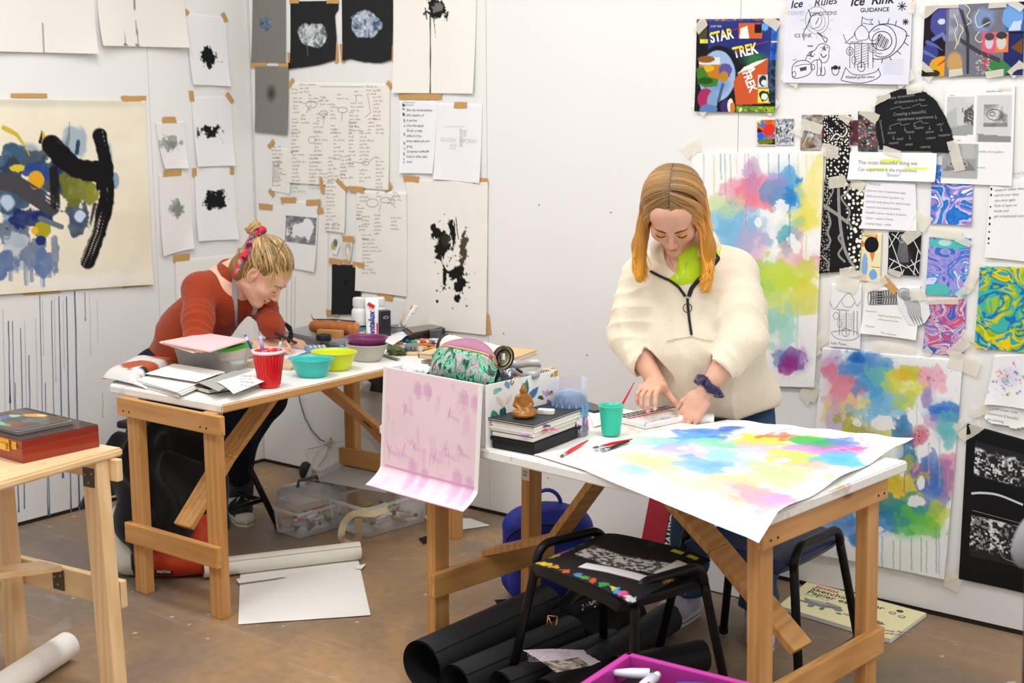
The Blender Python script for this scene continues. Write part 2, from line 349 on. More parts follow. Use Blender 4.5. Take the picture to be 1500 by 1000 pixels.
 def line(s,pts,w,col,closed=False,wob=0):
  P=[s.m(*p) for p in pts]
  if closed: P.append(P[0])
  Q=[]
  for i in range(len(P)-1):
   n=max(1,int(np.linalg.norm(P[i+1]-P[i])/7.))
   for j in range(n): Q.append(P[i]+(P[i+1]-P[i])*j/n)
  Q.append(P[-1]); ww=w/2; o=len(s.inkv); vs=[]
  for i in range(len(Q)):
   t=Q[min(i+1,len(Q)-1)]-Q[max(i-1,0)]; t=t/(np.linalg.norm(t)+1e-9); nn=np.array([-t[1],t[0]]);
   vs+=[Q[i]+nn*ww,Q[i]-nn*ww]
  s.inkv+=vs; s.inkc+=[hx(col)]*len(vs); s.inkf+=[(o+2*i,o+2*i+1,o+2*i+3,o+2*i+2) for i in range(len(Q)-1)]
 def curve(s,pts,w,col,closed=False,n=6):
  P=[np.array(p,float) for p in pts]; N=len(P); out=[]
  rngi=range(N if closed else N-1)
  for i in rngi:
   p0=P[i-1] if (i>0 or closed) else P[0]; p1=P[i]; p2=P[(i+1)%N]; p3=P[(i+2)%N] if (i+2<N or closed) else P[-1]
   for j in range(n):
    t=j/n; out.append(.5*((2*p1)+(-p0+p2)*t+(2*p0-5*p1+4*p2-p3)*t*t+(-p0+3*p1-3*p2+p3)*t**3))
  if not closed: out.append(P[-1])
  s.line(out,w,col,closed)
 def ring(s,px,py,rx,ry,w,col,a0=0,a1=360,n=28,rotd=0):
  c_,s_=math.cos(math.radians(rotd)),math.sin(math.radians(rotd)); pts=[]
  for i in range(n+1):
   g=math.radians(a0+(a1-a0)*i/n); x=rx*math.cos(g);y=ry*math.sin(g); pts.append((px+x*c_-y*s_,py+x*s_+y*c_))
  s.line(pts,w,col)
 def disc(s,px,py,rx,ry,col,n=20): s.fillpoly([(px+rx*math.cos(2*PI*i/n),py+ry*math.sin(2*PI*i/n)) for i in range(n)],col)
 def fillpoly(s,pts,col):
  o=len(s.inkv); P=[s.m(*p) for p in pts]; s.inkv+=P; s.inkc+=[hx(col)]*len(P); s.inkf.append(tuple(range(o,o+len(P))))
 def text(s,px,py,txt,hpx,col,ang=0.0,shear=0.0,space=1.0,align='LEFT',jit=0.0,bold=0.0,sx=1.0,col2=None,lvl=0.0):
  """letters with their base line starting at (px,py), cap height about .7*hpx"""
  vs,fs=glyphs(txt,hpx,shear,space,align,bold); c=s.m(px,py); ca,sa=math.cos(math.radians(ang)),math.sin(math.radians(ang)); o=len(s.inkv)
  for (x,y) in vs:
   x*=sx
   if jit: y+=math.sin(x*.9+s.seed)*jit; x+=math.sin(y*1.3+x*.4)*jit*.5
   s.inkv.append(np.array([c[0]+x*ca+y*sa,c[1]+x*sa-y*ca])); s.inkc.append(hx(col2) if (col2 and y>lvl*hpx) else hx(col))
  s.inkf+=[tuple(i+o for i in f) for f in fs]
 def scrawl(s,px,py,words,hpx,col,w=.55,ang=0.0):
  """small illegible handwriting"""
  x=px;y=py;ca,sa=math.cos(math.radians(ang)),math.sin(math.radians(ang))
  for L in words:
   pts=[]
   for i in range(L*2+1):
    up=(i%2)*hpx*s.rng.uniform(.45,1.0)*(1.5 if s.rng.random()<.14 else 1); xx=x-px; yy=-up+s.rng.normal()*.12*hpx
    pts.append((px+xx*ca-yy*sa,py+xx*sa+yy*ca)); x+=hpx*.36*s.rng.uniform(.7,1.3)
   s.line(pts,w,col); x+=hpx*.6
  return x
 def note(s,px,py,lines,hpx,lead,width,col,w=.55,ang=0):
  for i in range(lines):
   words=[];tot=0; W=width*s.rng.uniform(.7,1.0)
   while tot<W:
    L=int(s.rng.integers(2,7)); words.append(L); tot+=(2*L+1)*hpx*.36+hpx*.6
   if words: words=words[:-1] or words
   s.scrawl(px,py+i*lead,words,hpx,col,w,ang)
 def build(s,name,label,cat,group=None,parent=None,m=None,back=None):
  V=s.pos(s.U,s.V).reshape(-1,3); ny,nx=s.ny+1,s.nx+1; I=np.arange(ny*nx).reshape(ny,nx)
  Fq=np.stack([I[:-1,:-1],I[1:,:-1],I[1:,1:],I[:-1,1:]],-1).reshape(-1,4)
  col=s.img.reshape(-1,3)
  if s.cut is not None:
   P=[s.m(*p) for p in s.cut]; cx=(s.A[:-1,:-1]+s.A[1:,1:])/2; cy=(s.B[:-1,:-1]+s.B[1:,1:])/2; ins=np.zeros(cx.shape,bool); j=len(P)-1
   for i in range(len(P)):
    xi,yi=P[i];xj,yj=P[j]; ins^=((yi>cy)!=(yj>cy))&(cx<(xj-xi)*(cy-yi)/(yj-yi+1e-12)+xi); j=i
   Fq=Fq[ins.reshape(-1)]
  c=sum(s.q)/4
  if s.inkv:
   A=np.array(s.inkv); IV=s.pos(A[:,0]*s.kx/s.w,A[:,1]*s.ky/s.h,0.0007); off=len(V); V=np.concatenate([V,IV]); col=np.concatenate([col,np.array(s.inkc)])
  me=bpy.data.meshes.new(name); used=np.unique(Fq); remap=-np.ones(len(V),int)
  if s.inkv: used=np.concatenate([used,np.arange(off,len(V))])
  remap[used]=np.arange(len(used)); Fq=remap[Fq]; V=V[used]; col=col[used]
  loops=Fq.ravel(); tot=np.full(len(Fq),4)
  if s.inkf:
   ex=np.concatenate([np.array(f) for f in s.inkf])+off; loops=np.concatenate([loops,remap[ex]]); tot=np.concatenate([tot,np.array([len(f) for f in s.inkf])])
  W=V-c if parent is None else (V@np.array(parent_matrix(parent).inverted())[:3,:3].T+np.array(parent_matrix(parent).inverted())[:3,3])
  me.vertices.add(len(V)); me.vertices.foreach_set('co',W.astype(np.float32).ravel()); me.loops.add(len(loops)); me.loops.foreach_set('vertex_index',loops.astype(np.int32))
  me.polygons.add(len(tot)); me.polygons.foreach_set('loop_start',np.concatenate([[0],np.cumsum(tot)[:-1]]).astype(np.int32)); me.polygons.foreach_set('loop_total',tot.astype(np.int32))
  me.materials.append(m or vmat(.8,.2,.12,300)); me.update(calc_edges=True)
  a=me.color_attributes.new('pigment','FLOAT_COLOR','POINT'); cc=np.ones((len(V),4),dtype=np.float32); cc[:,:3]=lin(np.clip(col,0,1)); a.data.foreach_set('color',cc.ravel())
  o=bpy.data.objects.new(name,me); C.objects.link(o)
  if parent is None: o.location=c
  else: o.parent=parent
  if label: o['label']=label
  if cat: o['category']=cat
  if group: o['group']=group
  s.obj=o; return o
KRAFT='#c79a5e'
def tape_mesh(sheet,A,Bq,w,m,off=0.0022,name='tape',parent=None,wr=0.0):
 """a strip of tape from photo point A to B, w in photo pixels"""
 P=np.array(sheet.proj(*A)); Q=np.array(sheet.proj(*Bq)); n=sheet.n; d=Q-P; L=np.linalg.norm(d); d/=L; sd=np.cross(n,d); W=w*sheet.k/2
 N=max(2,int(L/.012)); vs=[];mb=MB(); tx=sheet.rng
 for i in range(N+1):
  t=i/N; z=sheet.off+off+wr*(fbm(np.array([t*L*40+A[0]]),np.array([A[1]*.37]),o=2)[0])
  j0=(tx.normal()*.05*W) ; j1=(tx.normal()*.05*W) ; e=(tx.uniform(-.25,.25)*W) if i in(0,N) else 0
  vs+=[P+d*(t*L+e)+sd*(W+j0)+n*z, P+d*(t*L-e)-sd*(W+j1)+n*z]
 mb.add(vs,[(2*i,2*i+1,2*i+3,2*i+2) for i in range(N)],0,False)
 return mb.build(name,m,parent if parent is not None else sheet.obj)
def kraft(sheet,A,Bq,w,name='tape'): return tape_mesh(sheet,A,Bq,w,mat(KRAFT,.6,var=.05,scale=60),name=name)
def masking(sheet,A,Bq,w,wr=.004):
 key='masking'
 if key not in _M:
  m,n,l,b=_bsdf('masking_tape'); b.inputs['Base Color'].default_value=rgba('#f6f0df'); b.inputs['Roughness'].default_value=.55; b.inputs['Alpha'].default_value=.6
  _M[key]=m
 return tape_mesh(sheet,A,Bq,w,_M[key],off=.003,wr=wr)
def on_back(x0,y0,x1,y1,layer=0,q=None,**k):
 """sheet on the back wall; photo corners"""
 q=q or [(x0,y0),(x1,y0),(x1,y1),(x0,y1)]; s=Sheet([Bp(*p) for p in q],(0,-1,0),off=.003+.003*layer,proj=Bp,**k); s.pc=(sum(p[0] for p in q)/4,sum(p[1] for p in q)/4); s.wall=True; return s.scale()
def on_left(x0,y0,x1,y1,layer=0,q=None,**k):
 q=q or [(x0,y0),(x1,y0),(x1,y1),(x0,y1)]; s=Sheet([Lp(*p) for p in q],(1,0,0),off=.003+.003*layer,proj=Lp,**k); s.pc=(sum(p[0] for p in q)/4,sum(p[1] for p in q)/4); s.wall=True; return s.scale()
def floor_mat():
 m,n,l,b=_bsdf('concrete'); tc=n.new('ShaderNodeTexCoord')
 def noise(sc,det=6,dist=0.0):
  q=n.new('ShaderNodeTexNoise'); q.inputs['Scale'].default_value=sc; q.inputs['Detail'].default_value=det; q.inputs['Distortion'].default_value=dist; l.new(tc.outputs['Object'],q.inputs['Vector']); return q
 def ramp(src,st):
  r=n.new('ShaderNodeValToRGB'); el=r.color_ramp.elements
  while len(el)<len(st): el.new(.5)
  for e,(p,c) in zip(el,st): e.position=p; e.color=rgba(c)
  l.new(src,r.inputs['Fac']); return r
 def mix(f,a,bb):
  q=n.new('ShaderNodeMix'); q.data_type='RGBA';
  if hasattr(f,'is_linked'): l.new(f,q.inputs['Factor'])
  else: q.inputs['Factor'].default_value=f
  for nm,s in (('A',a),('B',bb)):
   if isinstance(s,str): q.inputs[nm].default_value=rgba(s)
   else: l.new(s,q.inputs[nm])
  return q.outputs['Result']
 base=ramp(noise(1.1,7,.4).outputs['Fac'],[(.30,'#756b64'),(.43,'#8f7b67'),(.56,'#b08c64'),(.70,'#917d68')]).outputs['Color']
 fine=ramp(noise(26,8).outputs['Fac'],[(.35,'#d6d0c8'),(.65,'#ffffff')]).outputs['Color']
 q=n.new('ShaderNodeMix'); q.data_type='RGBA'; q.blend_type='MULTIPLY'; q.inputs['Factor'].default_value=.42; l.new(base,q.inputs['A']); l.new(fine,q.inputs['B']); c=q.outputs['Result']
 lg=ramp(noise(.55,4,.6).outputs['Fac'],[(.42,'#000000'),(.62,'#b0b0b0')]).outputs['Color']; c=mix(lg,c,'#6d6660')
 s1=ramp(noise(3.3,9,1.4).outputs['Fac'],[(.635,'#000000'),(.70,'#999999')]).outputs['Color']; c=mix(s1,c,'#a9a199')
 s2=ramp(noise(7.5,9,.8).outputs['Fac'],[(.69,'#000000'),(.73,'#bbbbbb')]).outputs['Color']; c=mix(s2,c,'#dcd9d4')
 s3=ramp(noise(5.1,9,2.0).outputs['Fac'],[(.70,'#000000'),(.73,'#ffffff')]).outputs['Color']; c=mix(s3,c,'#6b7480')
 mp=n.new('ShaderNodeMapping'); mp.inputs['Scale'].default_value=(2.0,34.0,1); mp.inputs['Rotation'].default_value=(0,0,.9); l.new(tc.outputs['Object'],mp.inputs['Vector'])
 sc=n.new('ShaderNodeTexNoise'); sc.inputs['Scale'].default_value=1.0; sc.inputs['Detail'].default_value=5; l.new(mp.outputs['Vector'],sc.inputs['Vector'])
 s4=ramp(sc.outputs['Fac'],[(.60,'#000000'),(.68,'#777777')]).outputs['Color']; c=mix(s4,c,'#c2b4a4')
 vo=n.new('ShaderNodeTexVoronoi'); vo.inputs['Scale'].default_value=9; l.new(tc.outputs['Object'],vo.inputs['Vector']); c=mix(ramp(vo.outputs['Distance'],[(.05,'#cccccc'),(.085,'#000000')]).outputs['Color'],c,'#d8d4cd')
 c=mix(ramp(noise(2.2,10,.5).outputs['Fac'],[(.60,'#000000'),(.66,'#666666')]).outputs['Color'],c,'#5a4c40')
 l.new(c,b.inputs['Base Color']); b.inputs['Specular IOR Level'].default_value=.4
 r=n.new('ShaderNodeMapRange'); r.inputs['To Min'].default_value=.32; r.inputs['To Max'].default_value=.62; l.new(noise(4,6).outputs['Fac'],r.inputs['Value']); l.new(r.outputs[0],b.inputs['Roughness'])
 bp=n.new('ShaderNodeBump'); bp.inputs['Strength'].default_value=.12; bp.inputs['Distance'].default_value=.004; l.new(noise(38,7).outputs['Fac'],bp.inputs['Height']); l.new(bp.outputs['Normal'],b.inputs['Normal'])
 return m
mb=MB(); mb.box((2.6,-2.6,-.05),(7.2,7.2,.1)); structure(mb.build('floor',floor_mat()))
WALL=mat('#ebeae8',.6,var=.008,scale=3,bump=.04,bscale=180,spec=.25)
GAP=mat('#2b2119',.9,var=.1); H=2.75
INK_BLUE=mat('#5d6c8e',.6,var=.15,scale=40); INK_GREY=mat('#a7a8ad',.7,var=.1)
def wall_panels(mb,cuts,axis,z0=.016):
 for a,b in zip(cuts[:-1],cuts[1:]):
  if axis=='x': mb.box(((a+b)/2,.02,(z0+H)/2),(b-a-.0022,.04,H-z0),mi=0,b=.0012)
  else: mb.box((-.02,(a+b)/2,(z0+H)/2),(.04,b-a-.0022,H-z0),mi=0,b=.0012)
mb=MB(); seam=Lp(225,270)[1]
wall_panels(mb,[-3.4,seam-1.22,seam,0.0],'y')
mb.box((-.045,-1.7,H/2),(.008,3.4,H),mi=1)
r_=random.Random(4)
dr=[(58,432,640,1.2),(62,440,520,.6),(75,440,640,1.2),(79,436,560,.7),(86,434,700,1.8),(92,440,540,.6),(97,434,760,2.0),(109,426,770,2.4),(124,428,470,1.0),(4,452,700,.6),(12,470,590,1.6),(18,470,690,1.0),(30,480,745,1.4),(36,470,680,.7),(42,520,655,1.6),(22,560,640,1.0),(52,465,620,.6),(66,560,755,1.2),(131,430,520,.5),(142,440,500,.4),(150,575,612,.8),(14,560,715,1.2),(25,660,750,1.6),(70,640,755,1.4)]
for (x,y0,y1,w) in dr:
 A=Lp(x,y0);B=Lp(x+ (y1-y0)*.022,y1); N=7; kk=.0033
 pts=[A+(B-A)*i/N+np.array([0,r_.gauss(0,.0006),0]) for i in range(N+1)]
 mb.ribbon(pts,[w*kk*(1+.4*r_.random())*(.7 if i<N else 1.2) for i in range(N+1)],(1,0,0),2 if w>.9 else 3,.0012)
structure(mb.build('wall_left',[WALL,GAP,INK_BLUE,INK_GREY]))
mb=MB(); s1=Bp(1083,110)[0]; s0=Bp(716,600)[0]
wall_panels(mb,[0.0,s0,s1,s1+1.22,s1+2.44],'x'); mb.box((2.0,.045,H/2),(5.2,.008,H),mi=1)
r=[(628,122),(855,355)]
for (x,y) in [(895,311),(738,488),(803,700),(860,520),(790,300)]:
 p=Bp(x,y); mb.box((p[0],-.0008,p[2]),(.004,.0016,.004),mi=1)
structure(mb.build('wall_back',[WALL,GAP]))
mb=MB(); mb.box((2.0,.012,.009),(5.2,.02,.018)); structure(mb.build('gap_shade_back',GAP))  # dark strip standing for the shade in the gap below the wall panels
mb=MB(); mb.box((-.012,-1.7,.009),(.02,3.4,.018)); structure(mb.build('gap_shade_left',GAP))  # left wall's gap shade, likewise a dark coloured strip
mb=MB(); mb.box((.004,-.004,H/2+.008),(.006,.006,H-.016)); structure(mb.build('trim_1',mat('#d4d2cf',.7)))
w=bpy.data.worlds.new('studio'); bpy.context.scene.world=w; w.use_nodes=True
w.node_tree.nodes['Background'].inputs['Color'].default_value=(1.0,.998,.995,1); w.node_tree.nodes['Background'].inputs['Strength'].default_value=.52
def lamp(x,y,z,sx,sy,e,tilt=(0,0,0)):
 L=bpy.data.lights.new('ceiling_lamp','AREA'); L.shape='RECTANGLE'; L.size=sx; L.size_y=sy; L.energy=e; L.color=(1,.993,.98)
 o=bpy.data.objects.new('ceiling_lamp',L); C.objects.link(o); o.location=(x,y,z); o.rotation_euler=tilt
lamp(1.4,-1.6,3.3,1.2,.5,24); lamp(3.2,-1.5,3.3,1.2,.5,24); lamp(4.6,-3.2,3.3,1.2,.5,28); lamp(2.2,-3.4,3.3,1.2,.5,28); lamp(5.2,-1.2,3.3,1.2,.5,14)
sc=bpy.context.scene; sc.view_settings.view_transform='Standard'; sc.view_settings.look='None'; sc.view_settings.gamma=1; sc.view_settings.use_curve_mapping=False; sc.view_settings.exposure=0.27
s=on_left(-40,-60,137,79,q=[(-60,-60),(136,-60),(137.5,79),(-60,74)],base='#e6e3dc',curl=.03,cell=.006,seed=1)
s.stroke([(61,33),(61,78)],.9,'#8b8780'); s.build('cream_paper_sheet','large blank cream sheet with one thin drip line, above the abstract painting','paper')
s=on_left(0,0,0,0,q=[(139,-60),(268,-60),(270,70),(143,67)],base='#e8e5dd',curl=.035,cell=.005,seed=2)
for x0,x1 in ((177,179.5),(194,199),(196,199.5)): s.stroke([(x0,-10),(x1,67)],1.0,'#7d6f5c',.8)
for x in (179.5,198): s.stroke([(x-3,67),(x+3,68)],2.5,'#d79a3f'); s.stroke([(x-1.5,66),(x+1.2,67)],2.5,'#2e3f66')
s.build('cream_paper_sheet','blank cream sheet with two long drip lines ending in orange and blue drops','paper')
s=on_left(0,0,0,0,q=[(-80,142),(212,146),(221,416),(-80,436)],base='#efe6cf',curl=.012,cell=.0042,wrk=.003,seed=3)
s.mottle(.035,5); s.blob(60,150,260,10,'#b9bfae',.5,soft=.8,amp=.2); s.blob(200,330,50,80,'#e6d9b8',.5,soft=.9); s.blob(120,410,150,14,'#f2efe6',.8,soft=.5)
s.blob(108,208,20,28,'#9fb2c0',.9,seed=2,soft=.2); s.blob(40,225,26,22,'#8ba3b6',.8,seed=3,soft=.4); s.blob(158,240,8,40,'#86a6b4',.8,seed=4,soft=.3); s.blob(168,265,6,12,'#6f97b5',.8,seed=5)
for i,(x,y,a,b_,c) in enumerate([(20,235,26,26,'#3c5876'),(45,232,30,14,'#4a5560'),(10,300,26,22,'#7f9cc0'),(30,285,30,26,'#3c5069'),(70,262,26,28,'#35454f'),(20,345,30,20,'#5a6a80'),(22,370,24,24,'#b7c1cc'),(48,375,24,26,'#6d7c93'),(62,388,14,22,'#5f77a6'),(0,390,22,18,'#586f9a'),(78,375,6,26,'#7e8a9c'),(110,318,20,32,'#3f4c60'),(45,318,44,16,'#16265e'),(100,250,30,14,'#1b2a6e'),(52,250,20,14,'#24448a'),(125,248,14,12,'#20308a'),(110,275,26,26,'#6d7226'),(132,280,10,14,'#8a8a2c'),(14,255,14,26,'#2d3a4c')]): s.blob(x,y,a,b_,c,.95,soft=.08,seed=i*7+1,ns=22,amp=.75,gran=.25)
s.blob(116,316,9,9,'#c9d6ee',1,seed=8,soft=.2); s.blob(10,297,11,12,'#c3d2ea',.9,seed=9,soft=.3); s.blob(88,322,15,14,'#efe6cf',1,seed=12,soft=.15); s.blob(28,196,13,12,'#efe6cf',1,seed=3,soft=.2)
s.blob(52,265,12,13,'#e0a51f',1,seed=5,ns=9); s.blob(24,246,10,5,'#d8c22c',1,seed=6); s.blob(62,335,14,13,'#a6a021',1,seed=7); s.blob(50,338,5,6,'#e8b32c',1,seed=8); s.blob(58,352,8,8,'#22306c',1,seed=11)
s.stroke([(3,186),(22,196),(36,215),(42,228)],8,'#cdb43a',.95,dry=.4,seed=2,taper=True); s.stroke([(60,195),(70,218)],7,'#d9b628',.95,dry=.3,seed=3); s.stroke([(57,208),(60,190)],5,'#141318',1,taper=True)
s.stroke([(94,220),(100,200),(101,180)],8,'#7c848c',.95,taper=True,seed=4); s.stroke([(112,224),(114,208)],7,'#27425c',1); s.stroke([(14,215),(30,228)],16,'#3a5a74',.9,dry=.3,seed=8)
s.stroke([(-20,262),(20,268),(48,286),(74,303)],27,'#45434a',1,dry=.45,seed=9,soft=.1); s.stroke([(58,320),(88,332)],9,'#66727e',1,dry=.2,seed=3); s.stroke([(100,305),(104,325),(118,330),(126,318)],7,'#46566c',.95,seed=5)
for (x,y,l_) in [(14,370,40),(22,378,20),(36,380,36),(44,385,26),(60,390,28),(70,380,24),(80,385,12)]: s.stroke([(x,y),(x+1,y+l_)],7,'#6c7fa6',.65,dry=.5,seed=x)
s.stroke([(74,212),(92,232),(110,246),(135,252)],32,'#0f0e10',1,dry=.34,seed=11,soft=.12,wob=.15); s.stroke([(78,250),(80,300)],16,'#17181a',.95,dry=.5,seed=12); s.poly([(80,222),(120,238),(152,234),(167,272),(140,268),(114,258),(98,246)],'#0f0e10'); s.blob(120,246,34,12,'#0f0e10',1,seed=6,amp=.6,ns=24,rotd=22)
s.stroke([(146,200),(156,245),(155,290),(143,340),(126,382)],24,'#100f11',1,dry=.36,seed=13,soft=.12,wob=.2); s.stroke([(138,300),(128,350)],9,'#19181a',.8,dry=.9,seed=14); s.poly([(134,240),(163,240),(166,272),(140,280)],'#100f11')
s.build('abstract_painting','large cream sheet painted with black, blue and yellow abstract brush strokes','painting')
for A,B_,w_ in [((15,140),(68,140),6),((177,144.5),(213,144.5),8),((33,429),(88,425.5),5),((178,419),(221,414),6)]: kraft(s,A,B_,w_)
for i,(q,cx,cy,rx,ry,tp,lb) in enumerate([([(271,19),(331,25),(334,126),(279,124)],304,84,15,15,[((269,15),(275,21)),((325,19),(331,32))],'white sheet with a black ragged blot, highest of the three black blot sheets'),
 ([(280,142),(338,141),(341,242),(286,244)],308,194,17,11,[((279,133),(281,148)),((331,137),(340,150))],'white sheet with a black oval blot, middle of the three black blot sheets'),
 ([(284,247),(341,246),(346,350),(287,353)],312,293,18,15,[((284,246),(284,258)),((339,245),(339,256))],'white sheet with a broad black blot, lowest of the three black blot sheets')]):
 s=on_left(0,0,0,0,q=q,base='#eeedee',curl=.016,cell=.003,seed=20+i)
 s.inkblot(cx,cy,rx,seed=i+3,ry=ry,amp=.75,ns=34); s.inkblot(cx-6,cy-5,5,seed=i+9,ns=50); s.splat(5,cx+8,cy+8,6,5,'#222',(.5,1.0))
 s.build('black_blot_sheet',lb,'drawing')
 for (A,B_) in tp: kraft(s,A,B_,7)
for i,(q,cx,cy,tp,lb) in enumerate([([(227,180),(270,177),(272,246),(237,247)],249,210,((237,175.5),(257,175.5)),'small off-white sheet with a faint grey-green smudge, the upper of two'),
 ([(232,256),(279,253),(280,363),(235,375)],256,305,((238,254.5),(265,252.5)),'small off-white sheet with a grey smudge, the lower of two')]):
 s=on_left(0,0,0,0,q=q,base='#e9e7e3',curl=.02,cell=.003,seed=30+i); s.mottle(.02,20)
 s.inkblot(cx,cy,13,'#8d918b',seed=i+2,amp=.8,ns=40,a=.75); s.inkblot(cx+3,cy+3,9,'#6f756f',seed=i+8,amp=.9,ns=60,a=.6)
 s.build('grey_smudge_sheet',lb,'drawing'); kraft(s,tp[0],tp[1],8)
s=on_left(0,0,0,0,q=[(256,379),(366,370),(372,515),(260,535)],base='#efede7',curl=.006,cell=.01,seed=35); s.build('cream_paper_sheet','blank cream sheet taped up behind the seated woman on the left wall','paper'); kraft(s,(253,378.5),(277,375.5),9); kraft(s,(348,368),(363,366),8)
s=on_back(0,0,0,0,q=[(371,-30),(419,-30),(420,92),(370,91)],base='#807e78',cell=.003,curl=.006,seed=40); s.mottle(.03,60); s.inkblot(391,36,10,'#54657c',seed=2,ns=40); s.bloom(391,36,9,10,'#34455c','#7d90a8',seed=3)
s.build('grey_card_sheet','grey card with a small blue blob, upper of the two grey cards','drawing'); kraft(s,(369,95),(391,95),8); kraft(s,(409,96),(428,97),8)
s=on_back(0,0,0,0,q=[(375,96),(424,97),(423,198),(376,193)],base='#84827c',cell=.003,curl=.006,layer=1,seed=41); s.mottle(.03,60); s.blob(399,137,9,16,'#3c3735',.9,soft=.9,amp=.1)
s.build('grey_card_sheet','grey card with a dark soft smudge, lower of the two grey cards','drawing')
for i,(q,cut,bl,pal,tp,lb) in enumerate([([(426,2),(497,1),(494,100),(427,100)],[(427,2),(498,1),(496,14),(491,22),(494,55),(494,88),(470,95),(450,98),(427,100),(425,60)],(460,51,21,19),('#555c60','#dfe4e6'),[((425,2),(439,2)),((480,2),(497,2)),((424.5,77),(426.5,101)),((492.5,63),(494.5,92))],'black torn sheet with a pale grey painted bloom'),
 ([(501,-20),(577,-20),(576,95),(503,95)],[(501,-20),(577,-20),(576,88),(560,93),(535,91),(515,86),(503,88)],(537,36,23,19),('#3f506c','#cdd6e0'),[((501,64),(503.5,92)),((574.5,67),(574.5,89))],'black torn sheet with a blue and white painted bloom')]):
 s=on_back(0,0,0,0,q=q,base='#232426',cell=.0026,curl=.008,seed=44+i,cut=cut); s.mottle(.06,40); s.bloom(*bl,*pal,seed=i*5+2)
 if i==0: s.stroke([(451,68),(452,82)],.8,'#77787a')
 s.build('black_torn_sheet',lb,'painting')
 for (A,B_) in tp: kraft(s,A,B_,6 if A[1]>20 else 5)
s=on_back(0,0,0,0,q=[(577,-30),(699,-30),(696,137),(578,136)],base='#f1ede4',cell=.0026,curl=.012,seed=48); s.mottle(.012,8)
s.inkblot(638,12,16,'#16181b',seed=4,amp=.9,ns=30); s.inkblot(642,10,8,'#9a9690',seed=9,amp=.9,ns=60,a=.7); s.stroke([(624,12),(626,28)],2,'#17302e'); s.stroke([(636,25),(639,55)],1.6,'#263a38',taper=True); s.stroke([(631,20),(632,136)],2.0,'#2d4a45')
s.build('ink_flower_sheet','cream sheet with a black ink bloom on a long dripping stem','drawing'); kraft(s,(585,141),(648,141),8)
def mindmap(q,seed,label,cols,head=None,layer=0,ovals=(),base='#eeeae1',lines=(),hpx=2.6,name='mind_map_sheet'):
 s=on_back(0,0,0,0,q=q,base=base,cell=.006,curl=.006,seed=seed,layer=layer); s.mottle(.008,10)
 for (x,y,n,wd) in cols: s.note(x,y,n,5.6,wd,0,'#5b5d58',.5) if False else s.note(x,y,n,hpx,5.4,wd,'#5b5d58',.55)
 for (x,y,a,b) in ovals: s.ring(x,y,a,b,.6,'#6a6c68')
 for L in lines: s.line(L,.5,'#6a6c68')
 s.build(name,label,'paper'); return s
ex=random.Random(3)
cols=[(440,125,3,28),(428,132,2,12),(538,128,3,30),(453,140,5,18),(430,145,3,20),(470,143,3,26),(495,140,2,20),(520,135,2,16),(548,143,7,20),(430,160,2,14),(442,170,3,12),(465,168,3,22),(485,158,4,16),(515,152,3,26),(513,165,6,26),(428,175,5,16),(460,182,3,18),(485,185,3,22),(512,180,4,22),(540,175,4,18),(428,195,6,22),(462,195,9,24),(490,190,9,20),(512,196,10,16),(528,196,9,24),(552,185,3,18),(430,222,12,22),(455,228,10,24),(482,232,8,20),(500,230,6,24),(552,232,9,18),(528,250,4,20),(500,256,3,22),(470,250,5,22)]
s=mindmap([(426,120),(572,122),(571,278),(425,267)],50,'large mind map sheet crowded with small handwriting, between grey cards and list','x' and cols,ovals=[(457,153,8,5),(475,166,6,4),(503,161,7,4),(458,205,5,5),(537,239,5,3)],lines=[[(470,127),(535,127)],[(465,150),(478,143)],[(449,152),(440,149)],[(453,157),(450,166)],[(475,170),(475,182)],[(503,164),(501,177)],[(531,239),(520,237)],[(542,236),(552,229)],[(523,150),(523,140)],[(540,140),(544,165),(536,172)]])
for A,B_ in [((424,127),(431,116)),((568,120),(575,128)),((428,222),(429,254))]: kraft(s,A,B_,6)
s=mindmap([(398,214),(428,218),(426,284),(400,279)],51,'narrow strip of handwritten notes left of the large mind map',[(400,216,10,24),(402,232,3,12),(400,240,7,24)],layer=-0.5)
for A,B_ in [((394,216),(402,206)),((395,278),(402,287)),((428,260),(431,268))]: kraft(s,A,B_,6)
s=mindmap([(479,266),(508,268),(507,341),(478,337)],52,'narrow strip of notes below the mind map, beside the black card',[(480,269,13,24),(479,330,2,26)],layer=1)
for A,B_ in [((471.5,261),(474.5,283)),((495,263),(510,278))]: kraft(s,A,B_,6)
s=mindmap([(524,278),(597,281),(599,434),(523,425)],53,'long mind map sheet with an oval at its top, left of the ink splash sheet',[(528,284,3,18),(553,283,2,12),(578,283,3,20),(570,293,2,22),(524,300,5,12),(524,315,2,10),(532,318,3,18),(550,316,6,16),(575,320,4,24),(527,332,2,26),(532,345,2,20),(533,352,10,30)],ovals=[(567,293,8,4),(547,297,9,6)],lines=[[(542,290),(538,286)],[(575,290),(581,285)],[(560,297),(557,310)],[(575,298),(582,304)]],layer=1)
for A,B_ in [((513,276),(535,278)),((565,279),(575,270))]: kraft(s,A,B_,7)
s=on_back(0,0,0,0,q=[(586,146),(641,148),(637,254),(588,253)],base='#eff0f2',cell=.006,curl=.012,seed=55,layer=0)
s.text(593,151,'Inventory of',3.2,'#555'); s.text(593,155,'behaviours',3.2,'#555')
for j,tx in enumerate(['Start up conversations','with anyone, or','in person','Lean into space','Go for a walk,','walk as if you','know where you are','going','Compose a sidewalk','Look at other pens','work']): s.text(596.5,163+j*7.5,tx,5.6,'#3e4854',ang=-1.5+ex.random(),shear=.15,jit=.3,sx=.72)
for y in (155,160,168,177,184,197,210,217,225,233,238): s.rect(592,y-1.6,594.3,y+1.4,'#25282c')
s.build('handwritten_list_page','white page with a handwritten list and a row of black punched dots','paper')
